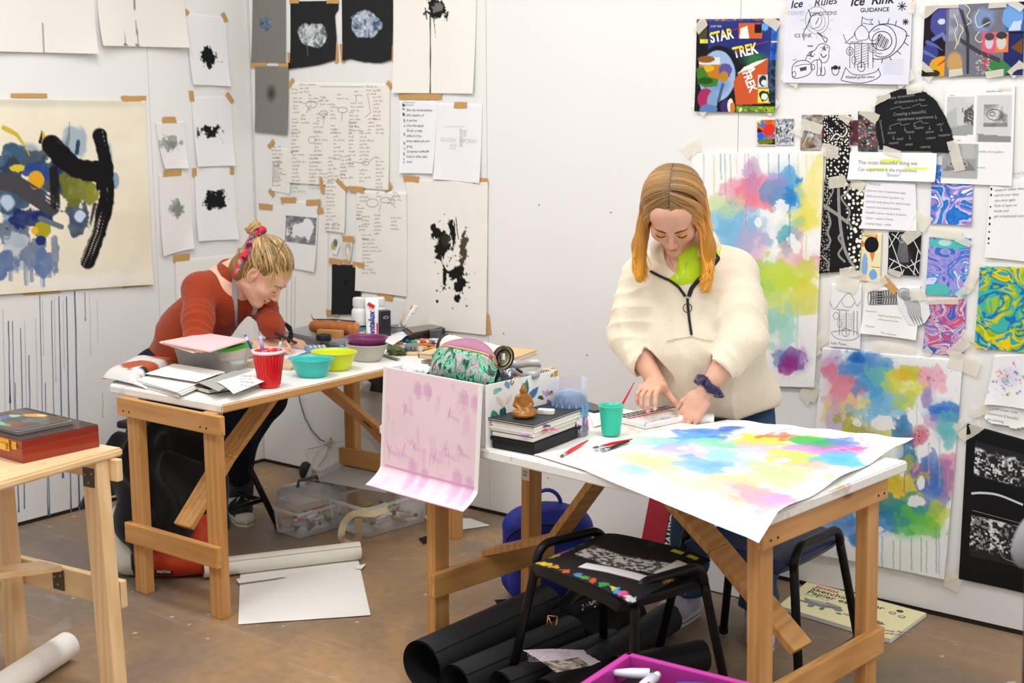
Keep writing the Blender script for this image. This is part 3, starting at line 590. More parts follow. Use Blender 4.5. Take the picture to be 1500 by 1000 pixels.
s=on_back(0,0,0,0,q=[(638,150),(707,152),(705,268),(637,262)],base='#edeef0',cell=.006,curl=.01,seed=56,layer=-.4)
s.scrawl(652,186,[6,5,4,5],1.6,'#a2a2a6',.4); s.note(674,190,14,1.4,1.9,14,'#9b9ba0',.4); s.text(646,207,'GLOW  WORM',8.5,'#c6c6cb',sx=.9); s.note(660,212,4,1.4,2.2,14,'#a8a8ac',.4)
s.build('faint_print_page','white page with a small faint grey print, right of the handwritten list','paper'); kraft(s,(666,154),(685,154),8)
s=on_back(0,0,0,0,q=[(596,262),(716,266),(714,490),(597,478)],base='#efebe2',cell=.0026,curl=.006,wrk=.002,seed=57,layer=0); s.mottle(.012,6)
K='#15140f'
for (x,y,a,b_,r_,sd) in [(641,340,9,11,0,1),(652,362,16,22,10,2),(664,338,5,22,-8,3),(680,365,7,24,6,4),(655,392,6,10,0,5),(668,398,14,9,0,6),(677,412,10,9,0,7),(672,420,8,12,0,8),(672,436,5,6,0,9),(653,405,3,22,4,10),(636,332,4,4,0,11),(642,441,2.4,2.8,0,12)]: s.inkblot(x,y,a,K if sd not in(4,) else '#4b4434',seed=sd,ry=b_,rotd=r_,amp=.7,ns=34)
s.blob(654,352,10,14,'#4a4132',.6,soft=.5,seed=8); s.blob(661,380,9,15,'#efebe2',1,seed=21,soft=.1); s.splat(60,668,400,14,24,K,(.5,1.6)); s.splat(14,650,340,14,14,K,(.4,1.0)); s.stroke([(669,318),(671,338),(673,350)],1.4,K)
s.build('ink_splash_sheet','large cream sheet with a tall black ink splash','drawing')
for A,B_ in [((592,261),(615,263)),((695,264),(716,266)),((713.5,459),(717,489))]: kraft(s,A,B_,8)
s=on_back(0,0,0,0,q=[(377,300),(481,306),(480,512),(375,505)],base='#efece5',cell=.008,curl=.004,seed=58,layer=-.6)
for x in (421,428,433): s.line([(x,405),(x-1,500)],.7,'#b9b4aa')
s.build('cream_paper_sheet','cream sheet with thin vertical lines, behind the seated woman on the back wall','paper'); kraft(s,(380,302),(400,304),7)
s=on_back(0,0,0,0,q=[(417,293),(468,296),(464,398),(414,390)],base='#ecebea',cell=.003,curl=.012,seed=59,layer=.6)
s.photo(420,315,463.5,359,['#6c6c70','#8b8b8e','#a9a9ac'],40,seed=2,streak=3); s.blob(440,337,15,13,'#ebeaec',1,seed=4,amp=.8,ns=26); s.blob(452,335,7,15,'#ecebed',1,seed=6,amp=.7,ns=26); s.text(423,341,'C',9,'#4c4c50'); s.rect(417,359.5,464,361,'#ecebea')
s.build('photo_print_page','white page printed with a grey photo of a white torn shape, above the seated woman','picture')
for A,B_ in [((413,293),(435,293)),((450,297),(471,296)),((466,308),(475,308))]: kraft(s,A,B_,7)
s=on_back(0,0,0,0,q=[(481,344),(501,345),(500,374),(481,371)],base='#f0eeea',cell=.002,curl=.004,seed=60,layer=.6,cut=[(487,345),(495,346),(499,360),(495,373),(489,371),(485,360)]); s.blob(491,358,5,10,'#8f9a7e',.8,soft=.5,seed=2); s.blob(489,361,3,4,'#c7a83c',.8,seed=3); s.blob(493,355,3,6,'#4b5a66',.7,seed=5)
s.build('leaf_cutout','small leaf-shaped cutout with yellow and green marks, left of the taped seed picture','picture')
s=on_back(0,0,0,0,q=[(503,349),(519,351),(515,382),(502,380)],base='#d9d4c8',cell=.002,curl=.004,seed=61,layer=.6); s.blob(511,366,5,12,'#a9a496',.9,soft=.6,seed=4); s.blob(511,368,3,8,'#efece4',.9,soft=.5,seed=6)
s.build('seed_picture','small grey-beige picture of a seed under a tape strip, above the black card','picture'); kraft(s,(503,349),(520,350),7); kraft(s,(505,383),(514,384),7)
s=on_back(0,0,0,0,q=[(488,387),(530.5,388),(530,460),(488,460)],base='#1f2022',cell=.004,curl=.004,seed=62,layer=1.4); s.blob(509,414,3,6,'#0c0c0d',.8,soft=.6)
s.build('black_card','plain black card taped to the back wall behind the tan pencil case','paper')
for A,B_ in [((484,381),(502,384)),((519,387),(536,389)),((480,457),(498,459))]: kraft(s,A,B_,7)
s=on_back(0,0,0,0,q=[(531,428),(600,438),(599,500),(530,500)],base='#ecebe9',cell=.008,curl=.004,seed=63,layer=.3); s.build('white_paper_sheet','blank white sheet on the wall behind the paint bottle','paper'); kraft(s,(554,432),(577,437),8); kraft(s,(600.5,443),(600.5,475),3)
K='#17161a'
def mask_all(s,L):
 for A,B_,w_ in L: masking(s,A,B_,w_)
s=on_back(0,0,0,0,q=[(1022,28),(1142,27),(1138,165),(1020,163)],base='#27307a',cell=.0022,curl=.008,seed=70,layer=1,lift=lambda u,v:.012*np.clip(u-.8,0,1)*5*np.sin(v*PI)**2)
s.rect(1018,28,1145,166,'#16131a'); s.photo(1022,28,1142,33,['#2d3b1e','#c98b3a','#2a2a7a','#b0b0b0'],60,2); s.rect(1023,33,1039,64,K); s.rect(1026,37,1037,58,'#b7a43a',.35); s.rect(1027,58,1038,64,'#e6e24a')
s.rect(1040,32,1131,84,'#2f3a86'); s.blob(1090,60,60,40,'#232a6a',.7,soft=.6,amp=.2); s.rect(1084,34,1118,56,'#c9602c'); s.poly([(1086,42),(1096,38),(1099,56),(1085,56)],'#f2efe8'); s.rect(1107,33,1117,48,K); s.rect(1108,33,1116,35,'#d8387a');
s.blob(1110,88,30,14,'#2f7a3a',.9,soft=.7,amp=.3); s.blob(1128,96,14,18,'#2c4a8a',.8,soft=.6,seed=3)
s.blob(1054,110,34,44,K,1,amp=.04,soft=.04); s.blob(1052,111,28,38,'#9ab4d6',1,amp=.04,soft=.04); s.blob(1050,120,25,24,'#5f8ac0',.7,soft=.5,amp=.3)
s.rect(1026,84,1056,95,'#d8dbe0'); s.blob(1036,87,13,5,'#8a5a22',1,seed=2); s.poly([(1025,95),(1058,95),(1058,118),(1030,116)],'#c07a1e'); s.blob(1040,100,10,6,'#d8b32a',.9,seed=3); s.blob(1064,104,9,12,'#5a5590',1,seed=4,ns=60); s.blob(1062,112,6,7,'#b5812c',1,seed=6)
s.poly([(1022,100),(1032,98),(1040,112),(1054,116),(1052,126),(1034,128),(1024,122)],'#3f7a2a'); s.blob(1034,118,14,5,'#1f4a1c',.9,seed=8)
s.blob(1036,144,12,16,'#a82a5c',1,amp=.15); s.blob(1046,148,8,16,'#7d9bc4',1,amp=.2,seed=3); s.blob(1040,160,14,8,'#5a7ab0',1,amp=.2,seed=5); s.poly([(1059,122),(1063,122),(1056,150),(1052,148)],'#4a5c7a'); s.blob(1066,156,9,10,'#3a2c6a',1,seed=8); s.blob(1072,154,5,12,'#e8e2d2',1,seed=9); s.blob(1075,158,4,9,'#d07a2a',1,seed=11)
s.poly([(1076,120),(1086,104),(1104,92),(1128,85),(1127,102),(1130,152),(1080,154)],'#c8562a'); s.poly([(1082,108),(1092,98),(1110,90),(1126,86),(1120,90),(1098,102)],'#efe9dd')
s.rect(1112,110,1127,128,'#bcd0da'); s.blob(1120,118,6,7,'#2a2a2e',1,amp=.5,ns=50); s.blob(1121,121,4,4,'#dfe5e8',1); s.rect(1112,130,1131,151,'#d9e04a'); s.blob(1121,140,8,8,'#26262a',1,amp=.5,ns=50,seed=3); s.blob(1122,142,5,5,'#e3e3da',1)
s.rect(1080,155,1140,165,'#5b8a2c'); s.photo(1082,156,1138,165,['#203a14','#a8c83a','#3a6a1e','#e0e8a0'],50,5); s.photo(1132,36,1142,88,['#1d56c8','#3a86e0','#1a3a9a'],30,4); s.rect(1132,60,1142,62,'#e2d83a'); s.photo(1130,96,1140,150,['#18202a','#3a5a8a','#1a1a1e','#5a7a3a'],40,6); s.blob(1122,39,5,6,'#5aa8e8',1,amp=.05)
s.text(1042.5,40.5,'STAR TREK',4.2,'#dfe2f0',sx=.8); s.text(1043,63,'STAR',21,'#f4f2ee',ang=-12,bold=.03,sx=.70,col2='#f0dc2a',lvl=.36); s.text(1077,85,'TREK',22,'#f4f2ee',ang=-12,bold=.03,sx=.68,col2='#f0dc2a',lvl=.38)
s.text(1093,100,'R',16,'#f1efe9',ang=75,bold=.03); s.text(1088,104,'TREK',17,'#f1efe9',ang=68,bold=.03,sx=.85); s.text(1106,93,'S',14,'#f1efe9',ang=165,bold=.04)
for (a,b) in [((1078,75),(1128,60)),((1063,48),(1085,41))]: s.line([a,b],.7,'#c23a4a')
s.build('comic_cover_collage','comic cover collage with yellow and white lettering and a round ship window','poster')
mask_all(s,[((1022,45),(1036,30),14),((1124,26),(1143,40),13),((1020,150),(1036,166),13),((1126,166),(1140,146),13)])
s=on_back(0,0,0,0,q=[(1153,-30),(1339,-32),(1334,124),(1150,121)],base='#dedde8',cell=.004,curl=.006,wrk=.003,seed=71,layer=1); s.mottle(.03,5); s.blob(1290,30,46,26,'#d3d6ea',.7,soft=.8); s.blob(1175,20,20,24,'#d2d5ea',.6,soft=.8,seed=2); s.blob(1310,100,26,24,'#d9d8ec',.7,soft=.8,seed=3)
B='#2a2830'; G='#6d6a78'
s.text(1160,13,'Ice',16,B,ang=-7,shear=.3,bold=.015); s.text(1194,10,'Rules',16,'#3a3842',ang=-7,shear=.35,bold=.005); s.text(1247,9,'Ice  Rink',19,B,ang=-4,shear=.3,bold=.02,sx=.92)
s.text(1156,23,'TERMS',8.5,'#b3b4cc',ang=-2); s.text(1188,24,'CONDITIONS',8.2,'#55535f',ang=-3,sx=.8); s.text(1262,18,'GUIDANCE',8.5,B,ang=-2,bold=.015,sx=.95); s.text(1166,55,'ICE RINK',8.2,'#55535f',ang=-1,sx=.8); s.text(1164,89,'cars',4,'#6c7aa8',ang=-16,shear=.3); s.text(1165,87,'',4,B)
s.ring(1199,30,17,20,.6,G); s.ring(1200,32,11,13,.5,G); s.curve([(1186,35),(1190,26),(1200,20),(1206,27),(1203,38),(1192,42)],.7,G,True); s.curve([(1180,59),(1180,47),(1186,36),(1190,24),(1186,14)],1.0,B); s.curve([(1199,47),(1206,54),(1211,62),(1214,57),(1209,54)],1.0,B,True); s.line([(1202,26),(1197,36)],.9,B)
for g in range(0,360,30): s.line([(1199+19*math.cos(math.radians(g)),30+22*math.sin(math.radians(g))),(1199+24*math.cos(math.radians(g)),30+27*math.sin(math.radians(g)))],.4,'#9c9aac')
s.curve([(1163,104),(1164,96),(1170,90),(1181,88),(1189,92),(1192,100),(1188,108),(1176,113),(1165,113)],.9,B,True); s.curve([(1167,97),(1178,94),(1189,94)],.7,B); s.ring(1166,108,2.6,4,.8,B); s.fillpoly([(1174,99),(1184,97),(1184,102),(1175,104)],'#4a4852'); s.ring(1193,98,3,4,.8,B)
s.curve([(1182,88),(1187,78),(1196,73),(1201,66),(1209,64),(1217,69),(1216,76),(1216,84),(1212,91),(1206,91),(1202,84)],.8,B); s.curve([(1190,93),(1196,88),(1204,87)],.9,B);
for (x,y) in [(1199,88),(1205,88)]: s.curve([(x,y),(x+1,y+12),(x+.5,y+22),(x+6,y+20),(x+5,y+10)],.9,B)
for i in range(26): a=s.rng.uniform(0,6.28); s.disc(1190+7*math.cos(a)*s.rng.random(),80+6*math.sin(a)*s.rng.random(),.8,.8,'#4a4852',6); s.disc(1209+6*math.cos(a)*s.rng.random(),70+5*math.sin(a)*s.rng.random(),.7,.7,'#4a4852',6)
s.curve([(1204,78),(1208,84),(1213,80)],1.3,B); s.ring(1226,103,5,7,.9,B); s.disc(1226,99,4,3,B); s.disc(1221,100,1.2,2.6,B); s.disc(1232,99,1.2,2.6,B); s.rect(1185,66.5,1193,68,B)
s.curve([(1237,50),(1242,61),(1246,58),(1253,52),(1254,47),(1264,37),(1274,47),(1276,58),(1284,59),(1290,50)],.8,B); s.curve([(1254,48),(1257,58),(1266,59),(1273,57),(1275,48)],.7,B); s.line([(1264,38),(1265,24)],.9,B); s.curve([(1265,26),(1274,29),(1280,28),(1277,33),(1281,36),(1272,35),(1266,34)],.7,B); s.line([(1239,62),(1245,64),(1288,64),(1290,50)],.9,B); s.text(1247,63,'WELCOME TO',3.6,B,sx=.8)
for x in (1247,1254,1264,1274,1281): s.line([(x,64),(x,100)],.8 if x!=1264 else 1.2,B)
for x0,x1 in ((1254,1262),(1265,1274)):
 for j in range(8): s.line([(x0,69+j*3.8),(x1,66+j*3.8)],.5,B)
s.ring(1247,75,5,6,.8,B); s.ring(1281,71,5.5,6.5,.8,B); s.ring(1247,75,2.5,3,.6,B); s.ring(1281,71,3,3.5,.6,B); s.ring(1264,98,5.5,7,.8,B); s.line([(1258,98),(1270,98)],.6,B); s.ring(1253,88,3,6,.6,B)
s.curve([(1241,99),(1236,112),(1236,118),(1263,122),(1284,117),(1292,110),(1288,101)],.9,B); s.curve([(1241,99),(1250,108),(1266,110),(1284,106),(1290,100)],.8,B); s.text(1240,115,'Whitehall garden centre',5.6,B,shear=.2,sx=.78,ang=-2)
s.curve([(1275,48),(1284,39),(1296,35),(1312,37),(1329,47),(1326,62),(1316,75),(1304,84),(1290,87),(1280,86)],1.1,B); s.ring(1294,60,21,24,1.0,B,-140,120); s.ring(1294,60,14.5,14,1.1,B); s.text(1281,47,'ICE RINK',3.2,B,ang=-24,sx=.8); s.text(1284,79,'ICE RINK',3.2,B,ang=6,sx=.8)
for j in range(7): s.line([(1284+j*2.4,66+j*1.1),(1292+j*2.0,49+j*1.6)],1.4 if j%2 else .8,B)
for (x,y,dx,dy) in [(1290,36,-1,-6),(1302,35,2,-8),(1313,38,2,-8),(1326,62,7,5),(1316,75,6,5),(1305,83,3,6),(1295,87,-1,6),(1281,87,1,4),(1328,52,6,1)]: s.line([(x,y),(x+dx,y+dy)],1.0,B)
for (cx,cy,r) in [(1323,9,7),(1328,32,5)]:
 for g in range(0,180,45): s.line([(cx-r*math.cos(math.radians(g)),cy-r*math.sin(math.radians(g))),(cx+r*math.cos(math.radians(g)),cy+r*math.sin(math.radians(g)))],1.2,B)
for y in range(88,112,3): s.line([(1296,y),(1326,y)],.25,'#b4b4c6')
s.build('tracing_paper_drawing','wide tracing sheet with inked ice rink lettering, a carousel and an eye drawing','drawing')
mask_all(s,[((1150,6),(1156,34),10),((1148,108),(1172,122),16),((1316,122),(1338,106),18),((1338,2),(1337,20),8)])
s=on_back(0,0,0,0,q=[(1356,9),(1502,2),(1500,110),(1352,112)],base='#1c1620',cell=.0022,curl=.006,seed=72,layer=1)
s.blob(1378,28,14,26,'#4a4a92',1,seed=2,ns=24); s.blob(1380,32,5,4,'#d0d4ec',1,seed=9); s.blob(1364,80,16,20,'#39407e',1,seed=3,ns=26); s.stroke([(1356,76),(1372,84),(1378,88)],6,'#5f6ab0',1,taper=True); s.stroke([(1360,62),(1374,68),(1382,74)],7,'#5560a8',1,taper=True); s.stroke([(1368,58),(1382,50),(1386,58)],6,'#6a76bc',1)
s.blob(1386,98,22,16,'#e29a22',1,seed=4); s.poly([(1366,104),(1390,82),(1386,90)],'#c23420'); s.blob(1370,98,6,7,'#c8a02a',1,amp=.2); s.blob(1371,108,9,6,'#3a2a14',1,amp=.2)
s.rect(1388,8,1474,112,'#70707c'); s.blob(1408,30,12,40,'#8d8ea2',.8,soft=.4,seed=5); s.blob(1442,30,22,24,'#7d93c0',.9,soft=.3,seed=4); s.blob(1446,33,8,9,'#3a3c48',.8,soft=.4,amp=.15); s.blob(1400,92,12,16,'#c89a5a',.9,soft=.3,seed=6); s.photo(1392,12,1404,60,['#8888a0','#a0a0b4','#70708a'],20,3)
s.rect(1474,8,1501,46,'#3468b0'); s.blob(1486,24,14,18,'#6ea0dc',1,seed=3); s.poly([(1486,32),(1498,30),(1496,44),(1478,45)],'#c4d0e2'); s.rect(1472,50,1500,110,'#22285e'); s.poly([(1482,70),(1499,56),(1499,80)],'#6a4a22'); s.poly([(1474,110),(1484,100),(1470,88),(1448,90),(1446,111)],'#3c7a46')
s.rect(1440,48,1460,78,'#d65a78'); s.rect(1460,48,1478,76,'#df7840'); s.blob(1450,62,6,10,'#c7c2c6',1,amp=.15); s.blob(1450,54,7,6,'#4a4248',1,amp=.3); s.blob(1468,62,7,11,'#c9c6c4',1,amp=.15,seed=2); s.blob(1469,52,8,5,'#3a363c',1,amp=.3); s.blob(1446,90,6,10,'#b04a5c',.8,amp=.3)
for pts in ([(1398,20),(1404,36),(1400,48),(1403,62),(1400,72)],[(1414,6),(1422,14),(1418,24),(1424,32),(1414,38)],[(1436,14),(1430,26),(1434,40),(1444,36),(1452,32)],[(1436,46),(1430,56),(1436,62),(1440,60)],[(1407,36),(1412,44),(1408,52),(1404,66)]): s.curve(pts,1.3,'#d9d7a8')
for j in range(4): s.line([(1406+j*1.8,12+j),(1417+j*1.2,50),(1418+j*.8,108)],1.1,'#3a3a3e')
for j in range(4): s.line([(1408,56+j*1.8),(1436,74+j*1.8),(1466,86+j*1.8)],1.2,'#3d3d40')
for i in range(60): x=1430+s.rng.random()*22;y=78+s.rng.random()*30; s.line([(x,y),(x+2,y+1.5)],.7,'#d5d3b4')
s.build('comic_collage','dark comic collage behind a tracing overlay with crossing charcoal bands','poster')
mask_all(s,[((1352,22),(1374,6),16),((1376,9),(1406,8),7),((1450,8),(1476,6),9),((1478,0),(1500,14),10),((1350,96),(1368,114),16),((1392,108),(1412,105),10),((1446,110),(1472,106),10),((1482,110),(1500,92),14)])
s=on_back(1109,174,1136,213,base='#e8e4dc',cell=.0018,seed=73,layer=.5); s.photo(1110,175,1136,212,['#1c1a18','#d83a2a','#e0801e','#3a5fd8','#e8e04a','#f0ece4'],26,3); s.blob(1128,190,9,9,'#e0301e',1,seed=3); s.blob(1115,200,5,8,'#2a5ae0',1,seed=4); s.blob(1122,207,12,4,'#5a7a2a',1,seed=6)
s.build('postcard','small postcard with red, blue and yellow abstract paint','picture')
s=on_back(1137,174,1163,212,base='#e4e4ea',cell=.0018,seed=74,layer=.5); s.photo(1137,174,1163,212,['#22242c','#e6e6ec','#5c6274','#f2f2f4','#2c2e38'],45,6); s.build('postcard','small postcard with a dense black and white doodle, beside the red one','picture'); masking(s,(1164,188),(1178,196),12)
s=on_back(0,0,0,0,q=[(1175,168),(1206,168),(1204,220),(1173,220)],base='#8c8888',cell=.002,seed=75,layer=.3); s.photo(1173,168,1206,220,['#4a443e','#8d7c66','#b8b4b0','#6a707c','#d8d6d2'],30,2); s.blob(1184,208,12,10,'#8a7454',.8,soft=.5); s.line([(1178,212),(1188,190),(1184,180),(1192,196),(1186,208)],.8,'#e8e6e0'); s.build('small_photo_print','small brown photo print with a white squiggle, at the start of the picture row','picture'); masking(s,(1172,180),(1206,190),14)
s=on_back(1197,176,1214,209,base='#3a2c50',cell=.002,seed=76,layer=0); s.photo(1197,176,1214,209,['#1a1a40','#b02a3a','#2a3a8a','#181820','#d84a3a'],40,4); s.build('small_colour_print','sliver of a dark red and blue print behind the black and white pebble doodle','picture')
s=on_back(0,0,0,0,q=[(1208,169),(1247,168),(1245,216),(1207,215)],base='#17161a',cell=.0014,seed=77,layer=1); s.dots(1207,168,1247,216,'#e9e7df',110,.27)
for pts in ([(1212,176),(1224,184),(1232,178),(1242,190),(1236,200),(1226,196),(1218,206)],[(1216,172),(1220,180),(1230,188),(1234,196),(1228,204)]): s.curve(pts,5,K); s.curve(pts,2.2,'#d8d6c4')
s.build('pebble_doodle_card','square black doodle card with white pebbles and curling bands, in the picture row','drawing'); masking(s,(1232,166),(1247,178),12)
s=on_back(1246,176,1258,212,base='#3c1c22',cell=.002,seed=78,layer=.3); s.photo(1246,176,1258,212,['#1c1820','#6a2a20','#3a2a4a','#c87a3a'],40,3); s.build('small_colour_print','narrow dark maroon print squeezed between the pebble doodle and the confetti print','picture')
s=on_back(0,0,0,0,q=[(1258,163),(1285,164),(1287,222),(1258,221)],base='#302a30',cell=.0018,seed=79,layer=.8); s.photo(1257,163,1288,222,['#22222a','#4a4048','#6a5a50','#2e2c34'],50,3)
for c_ in ('#d8a02a','#e8e4dc','#d84a3a','#3a8a5a','#e07ab0','#3a6ac0'): s.splat(22,1272,196,9,15,c_,(.7,1.5))
s.build('confetti_print','dark print strewn with bright coloured specks beside the black rounded sheet','picture'); masking(s,(1264,160),(1288,176),14)
out=[(1287,142),(1303,137),(1322,130),(1340,133),(1356,134),(1372,146),(1385,168),(1395,190),(1400,212),(1392,224),(1340,221),(1290,219),(1285,190),(1283,160)]
s=on_back(0,0,0,0,q=[(1282,126),(1404,126),(1402,228),(1282,226)],base='#1b1b1d',cell=.003,curl=.004,seed=80,layer=1.6,cut=out); W_='#8e8e8b'
s.text(1303,146,'many dimensions',5.6,W_,ang=-8,shear=.2); s.text(1312,152,'all dimensions or flow',5.6,W_,ang=-6,shear=.2,sx=.9); s.text(1310,170,'Creating a beautiful,',6.6,W_,ang=-6,shear=.2,sx=.92); s.text(1316,177,'mysterious experience',6.4,W_,ang=-5,shear=.2,sx=.9)
for x,y,t_ in [(1302,196,'Senses'),(1329,195,'beauty'),(1342,189,'explain'),(1358,195,'phone'),(1374,184,'why?'),(1315,205,'visual'),(1358,204,'colours'),(1304,211,'mystery'),(1328,213,'ocean'),(1350,217,'relaxing'),(1376,200,'reception')]: s.text(x,y,t_,5.4,W_,ang=-5,shear=.2,sx=.85)
s.text(1290,176,'Creative movements',4.6,W_,ang=80,sx=.9)
for a,b in [((1306,160),(1336,157)),((1338,156),(1360,154)),((1306,184),(1334,181)),((1340,181),(1362,180))]: s.curve([a,((a[0]+b[0])/2,a[1]-4),((a[0]+b[0])/2+2,a[1]-1),b],.6,W_)
for (x,y) in [(1305,184),(1327,186),(1341,180),(1363,184),(1372,168),(1334,198),(1310,198),(1380,186)]: s.line([(x,y),(x+1,y+6)],.6,W_); s.line([(x-1,y+4),(x+1,y+6),(x+2.5,y+4)],.5,W_)
s.build('black_mind_map','black sheet with a rounded edge and white handwriting','paper'); mask_all(s,[((1330,132),(1352,128),14),((1280,152),(1306,138),10)])
s=on_back(0,0,0,0,q=[(1386,128),(1488,126),(1484,272),(1380,268)],base='#ececec',cell=.003,curl=.006,seed=81,layer=.9)
s.rect(1388,142,1427,198,'#c9c9c9'); s.photo(1388,142,1427,150,['#d6d6d6','#bcbcbc'],10); s.poly([(1388,166),(1402,156),(1404,190),(1388,198)],'#b5b5b5'); s.poly([(1388,188),(1427,180),(1427,198),(1388,198)],'#9e9e9e'); s.poly([(1414,162),(1427,153),(1427,184),(1413,180)],'#585858'); s.dots(1413,156,1427,182,'#b8b8b8',90,.25); s.stroke([(1411,158),(1411,164)],1.5,'#444')
s.rect(1433,139,1482,208,'#cfcfcf'); s.poly([(1433,196),(1482,200),(1482,208),(1433,208)],'#8c8c8c'); s.rect(1442,153,1477,186,'#aaaaaa'); s.photo(1442,153,1477,186,['#8a8a8a','#bdbdbd','#d4d4d4','#777777'],22,4); s.ring(1458,168,11,8,1,'#6a6a6a'); s.ring(1455,167,4,3,.8,'#5a5a5a'); s.rect(1442,180,1477,186,'#777777',.8)
s.rect(1382,210,1433,262,'#adadad'); s.rect(1383,211,1431,250,'#9a9a9a'); s.photo(1383,211,1431,232,['#6e6e6e','#9a9a9a','#b4b4b4'],26,5,streak=.2); s.poly([(1383,250),(1431,250),(1420,236),(1396,236)],'#7d7d7d'); s.ring(1405,240,14,5,1,'#c4c4c4')
s.text(1446,135,'beautiful colour',3.8,'#8b8b8b',shear=.2); s.text(1434,223,'bodies of art gallery',4.6,'#a3a3a3',shear=.2); s.text(1432,246,'beautiful',3.6,'#a3a3a3'); s.text(1393,140,'gallery',2.6,'#999'); s.text(1397,206,'morning',3.4,'#999')
s.build('gallery_photo_page','white page with three printed grey photos of gallery rooms and a road','picture'); mask_all(s,[((1396,206),(1408,250),16),((1464,126),(1482,128),8)])
s=on_back(0,0,0,0,q=[(1247,222),(1374,223),(1373,266),(1245,262)],base='#f0f0f0',cell=.004,curl=.012,seed=82,layer=2.2)
s.rect(1293,233,1322,239,'#dcec4c',.85); s.rect(1274,245,1303,250,'#dcec4c',.85); s.rect(1327,244,1361,250,'#dcec4c',.85)
s.text(1259,240,'The most beautiful thing we',8.0,'#8c8c90',sx=.96,shear=.05); s.text(1259,250,'Can experince is the mysterious;',7.6,'#8c8c90',sx=.86,shear=.05); s.text(1300,258,'"Einson"',6.6,'#94949a')
s.build('quotation_card','white card with pencilled quotation and three yellow highlighted words','paper'); masking(s,(1296,218),(1322,226),10)
s=on_back(0,0,0,0,q=[(1212,216),(1247,216),(1243,262),(1210,262)],base='#17161a',cell=.0015,seed=83,layer=.7); s.dots(1208,216,1248,262,'#e6e4da',75,.26); s.build('pebble_doodle_card','black doodle card with sparse white pebbles, partly under the quotation card','drawing'); masking(s,(1205,218),(1230,224),18)
s=on_back(0,0,0,0,q=[(1209,262),(1268,267),(1261,395),(1202,400)],base='#1a191c',cell=.0015,curl=.006,seed=84,layer=1.2); s.dots(1238,262,1270,398,'#f0eee4',62,.33); s.dots(1200,262,1220,300,'#c9c7bd',110,.25); s.dots(1200,300,1218,400,'#c9c7bd',110,.2); s.poly([(1222,266),(1236,266),(1242,330),(1246,392),(1218,398),(1216,330)],'#19181b')
g_='#8f8f8c'
for pts,w_ in (([(1219,268),(1222,280),(1216,292),(1212,302)],2),([(1214,312),(1218,326),(1214,340),(1218,352),(1212,364)],3),([(1246,268),(1242,282),(1234,290),(1246,308),(1244,322),(1250,334)],2.6),([(1236,340),(1230,348),(1236,360),(1230,372),(1240,384)],3),([(1206,372),(1216,384),(1214,394)],2.5)): s.curve(pts,w_,g_)
for j in range(3): s.curve([(1228+j*1.4,268),(1230+j*1.5,320),(1238+j*1.5,366),(1254+j*1.5,396)],1.3,'#9a9a96')
for j in range(3): s.line([(1208,300+j*2),(1228,312+j*2),(1244,324+j*2)],1.3,'#a2a29e')
s.build('tall_doodle_card','tall black doodle card filled with white pebbles and grey branching bands','drawing'); mask_all(s,[((1216,268),(1242,264),16),((1232,400),(1262,396),14),((1248,268),(1268,274),12)])
s=on_back(0,0,0,0,q=[(1266,264),(1342,268),(1345,338),(1264,334)],base='#ecebf0',cell=.005,curl=.008,seed=85,layer=.8); s.text(1274,271,'To do list;',4.6,'#a7a7b2',sx=.9)
for j,t_ in enumerate(['print out more 3 experiments page','finish & print books log sketch up','print for body photos for sketch books','research new beauty & photos','beautiful colours research & photos','chance - explore chance','creating happy - wallet']): s.text(1268,280+j*7.9,'- '+t_,4.7,'#a2a2b0',ang=1,shear=.1,sx=.86)
s.build('todo_list_page','white page with a faint lilac list of seven lines','paper'); mask_all(s,[((1340,318),(1362,330),24),((1252,266),(1268,272),12)])
s=on_back(0,0,0,0,q=[(1263,340),(1293,342),(1290,413),(1260,410)],base='#ece3b4',cell=.0018,seed=86,layer=.9); s.poly([(1264,340),(1286,342),(1275,352)],'#d89a5a',.5); s.poly([(1264,352),(1263,362),(1272,358)],'#e0763a'); s.poly([(1286,342),(1287,356),(1280,350)],'#e0763a'); s.poly([(1275,370),(1283,370),(1279,384)],'#e0803c'); s.blob(1268,386,5,18,'#86aee0',1,seed=3,ns=40); s.blob(1280,402,6,9,'#7aa6e2',1,seed=5,ns=40); s.blob(1266,406,5,5,'#e8c8b0',1,seed=2)
for (x0,y) in ((1262,345),(1270,375),(1278,391)): s.rect(x0,y-.8,x0+14,y+.9,'#15141a')
s.disc(1278,358,10.5,11.8,'#16151a'); s.build('black_disc_card','cream and orange card with a large black disc','drawing')
s=on_back(0,0,0,0,q=[(1303,339),(1351,341),(1348,404),(1302,401)],base='#1c1b1f',cell=.002,curl=.004,seed=87,layer=1); s.blob(1326,372,12,22,'#4a4a50',.8,soft=.6,seed=4,ns=40)
for a in [(1304,345,1324,401),(1318,339,1304,362),(1334,341,1350,372),(1304,378,1330,392),(1330,392,1350,380),(1330,388,1344,403),(1304,396,1322,388),(1346,366,1340,402),(1312,380,1304,392),(1308,342,1318,350),(1336,380,1348,400),(1326,394,1322,403)]: s.line([a[:2],a[2:]],1.2,'#dddddd')
for j in range(9): s.curve([(1322+j,346),(1318+j*1.5,362),(1314+j*2.2,384)],.4,'#b4b4b8')
s.ring(1322,349,4,6,.8,'#ccc'); s.build('scratch_drawing_card','black card scratched with white straight lines','drawing'); mask_all(s,[((1326,352),(1346,336),18),((1303,396),(1322,402),8)])
P1=['#e9e6f2','#2f7fd0','#1f6fc8','#c9c6e8','#a57ccc','#2a78cc','#efeef4']
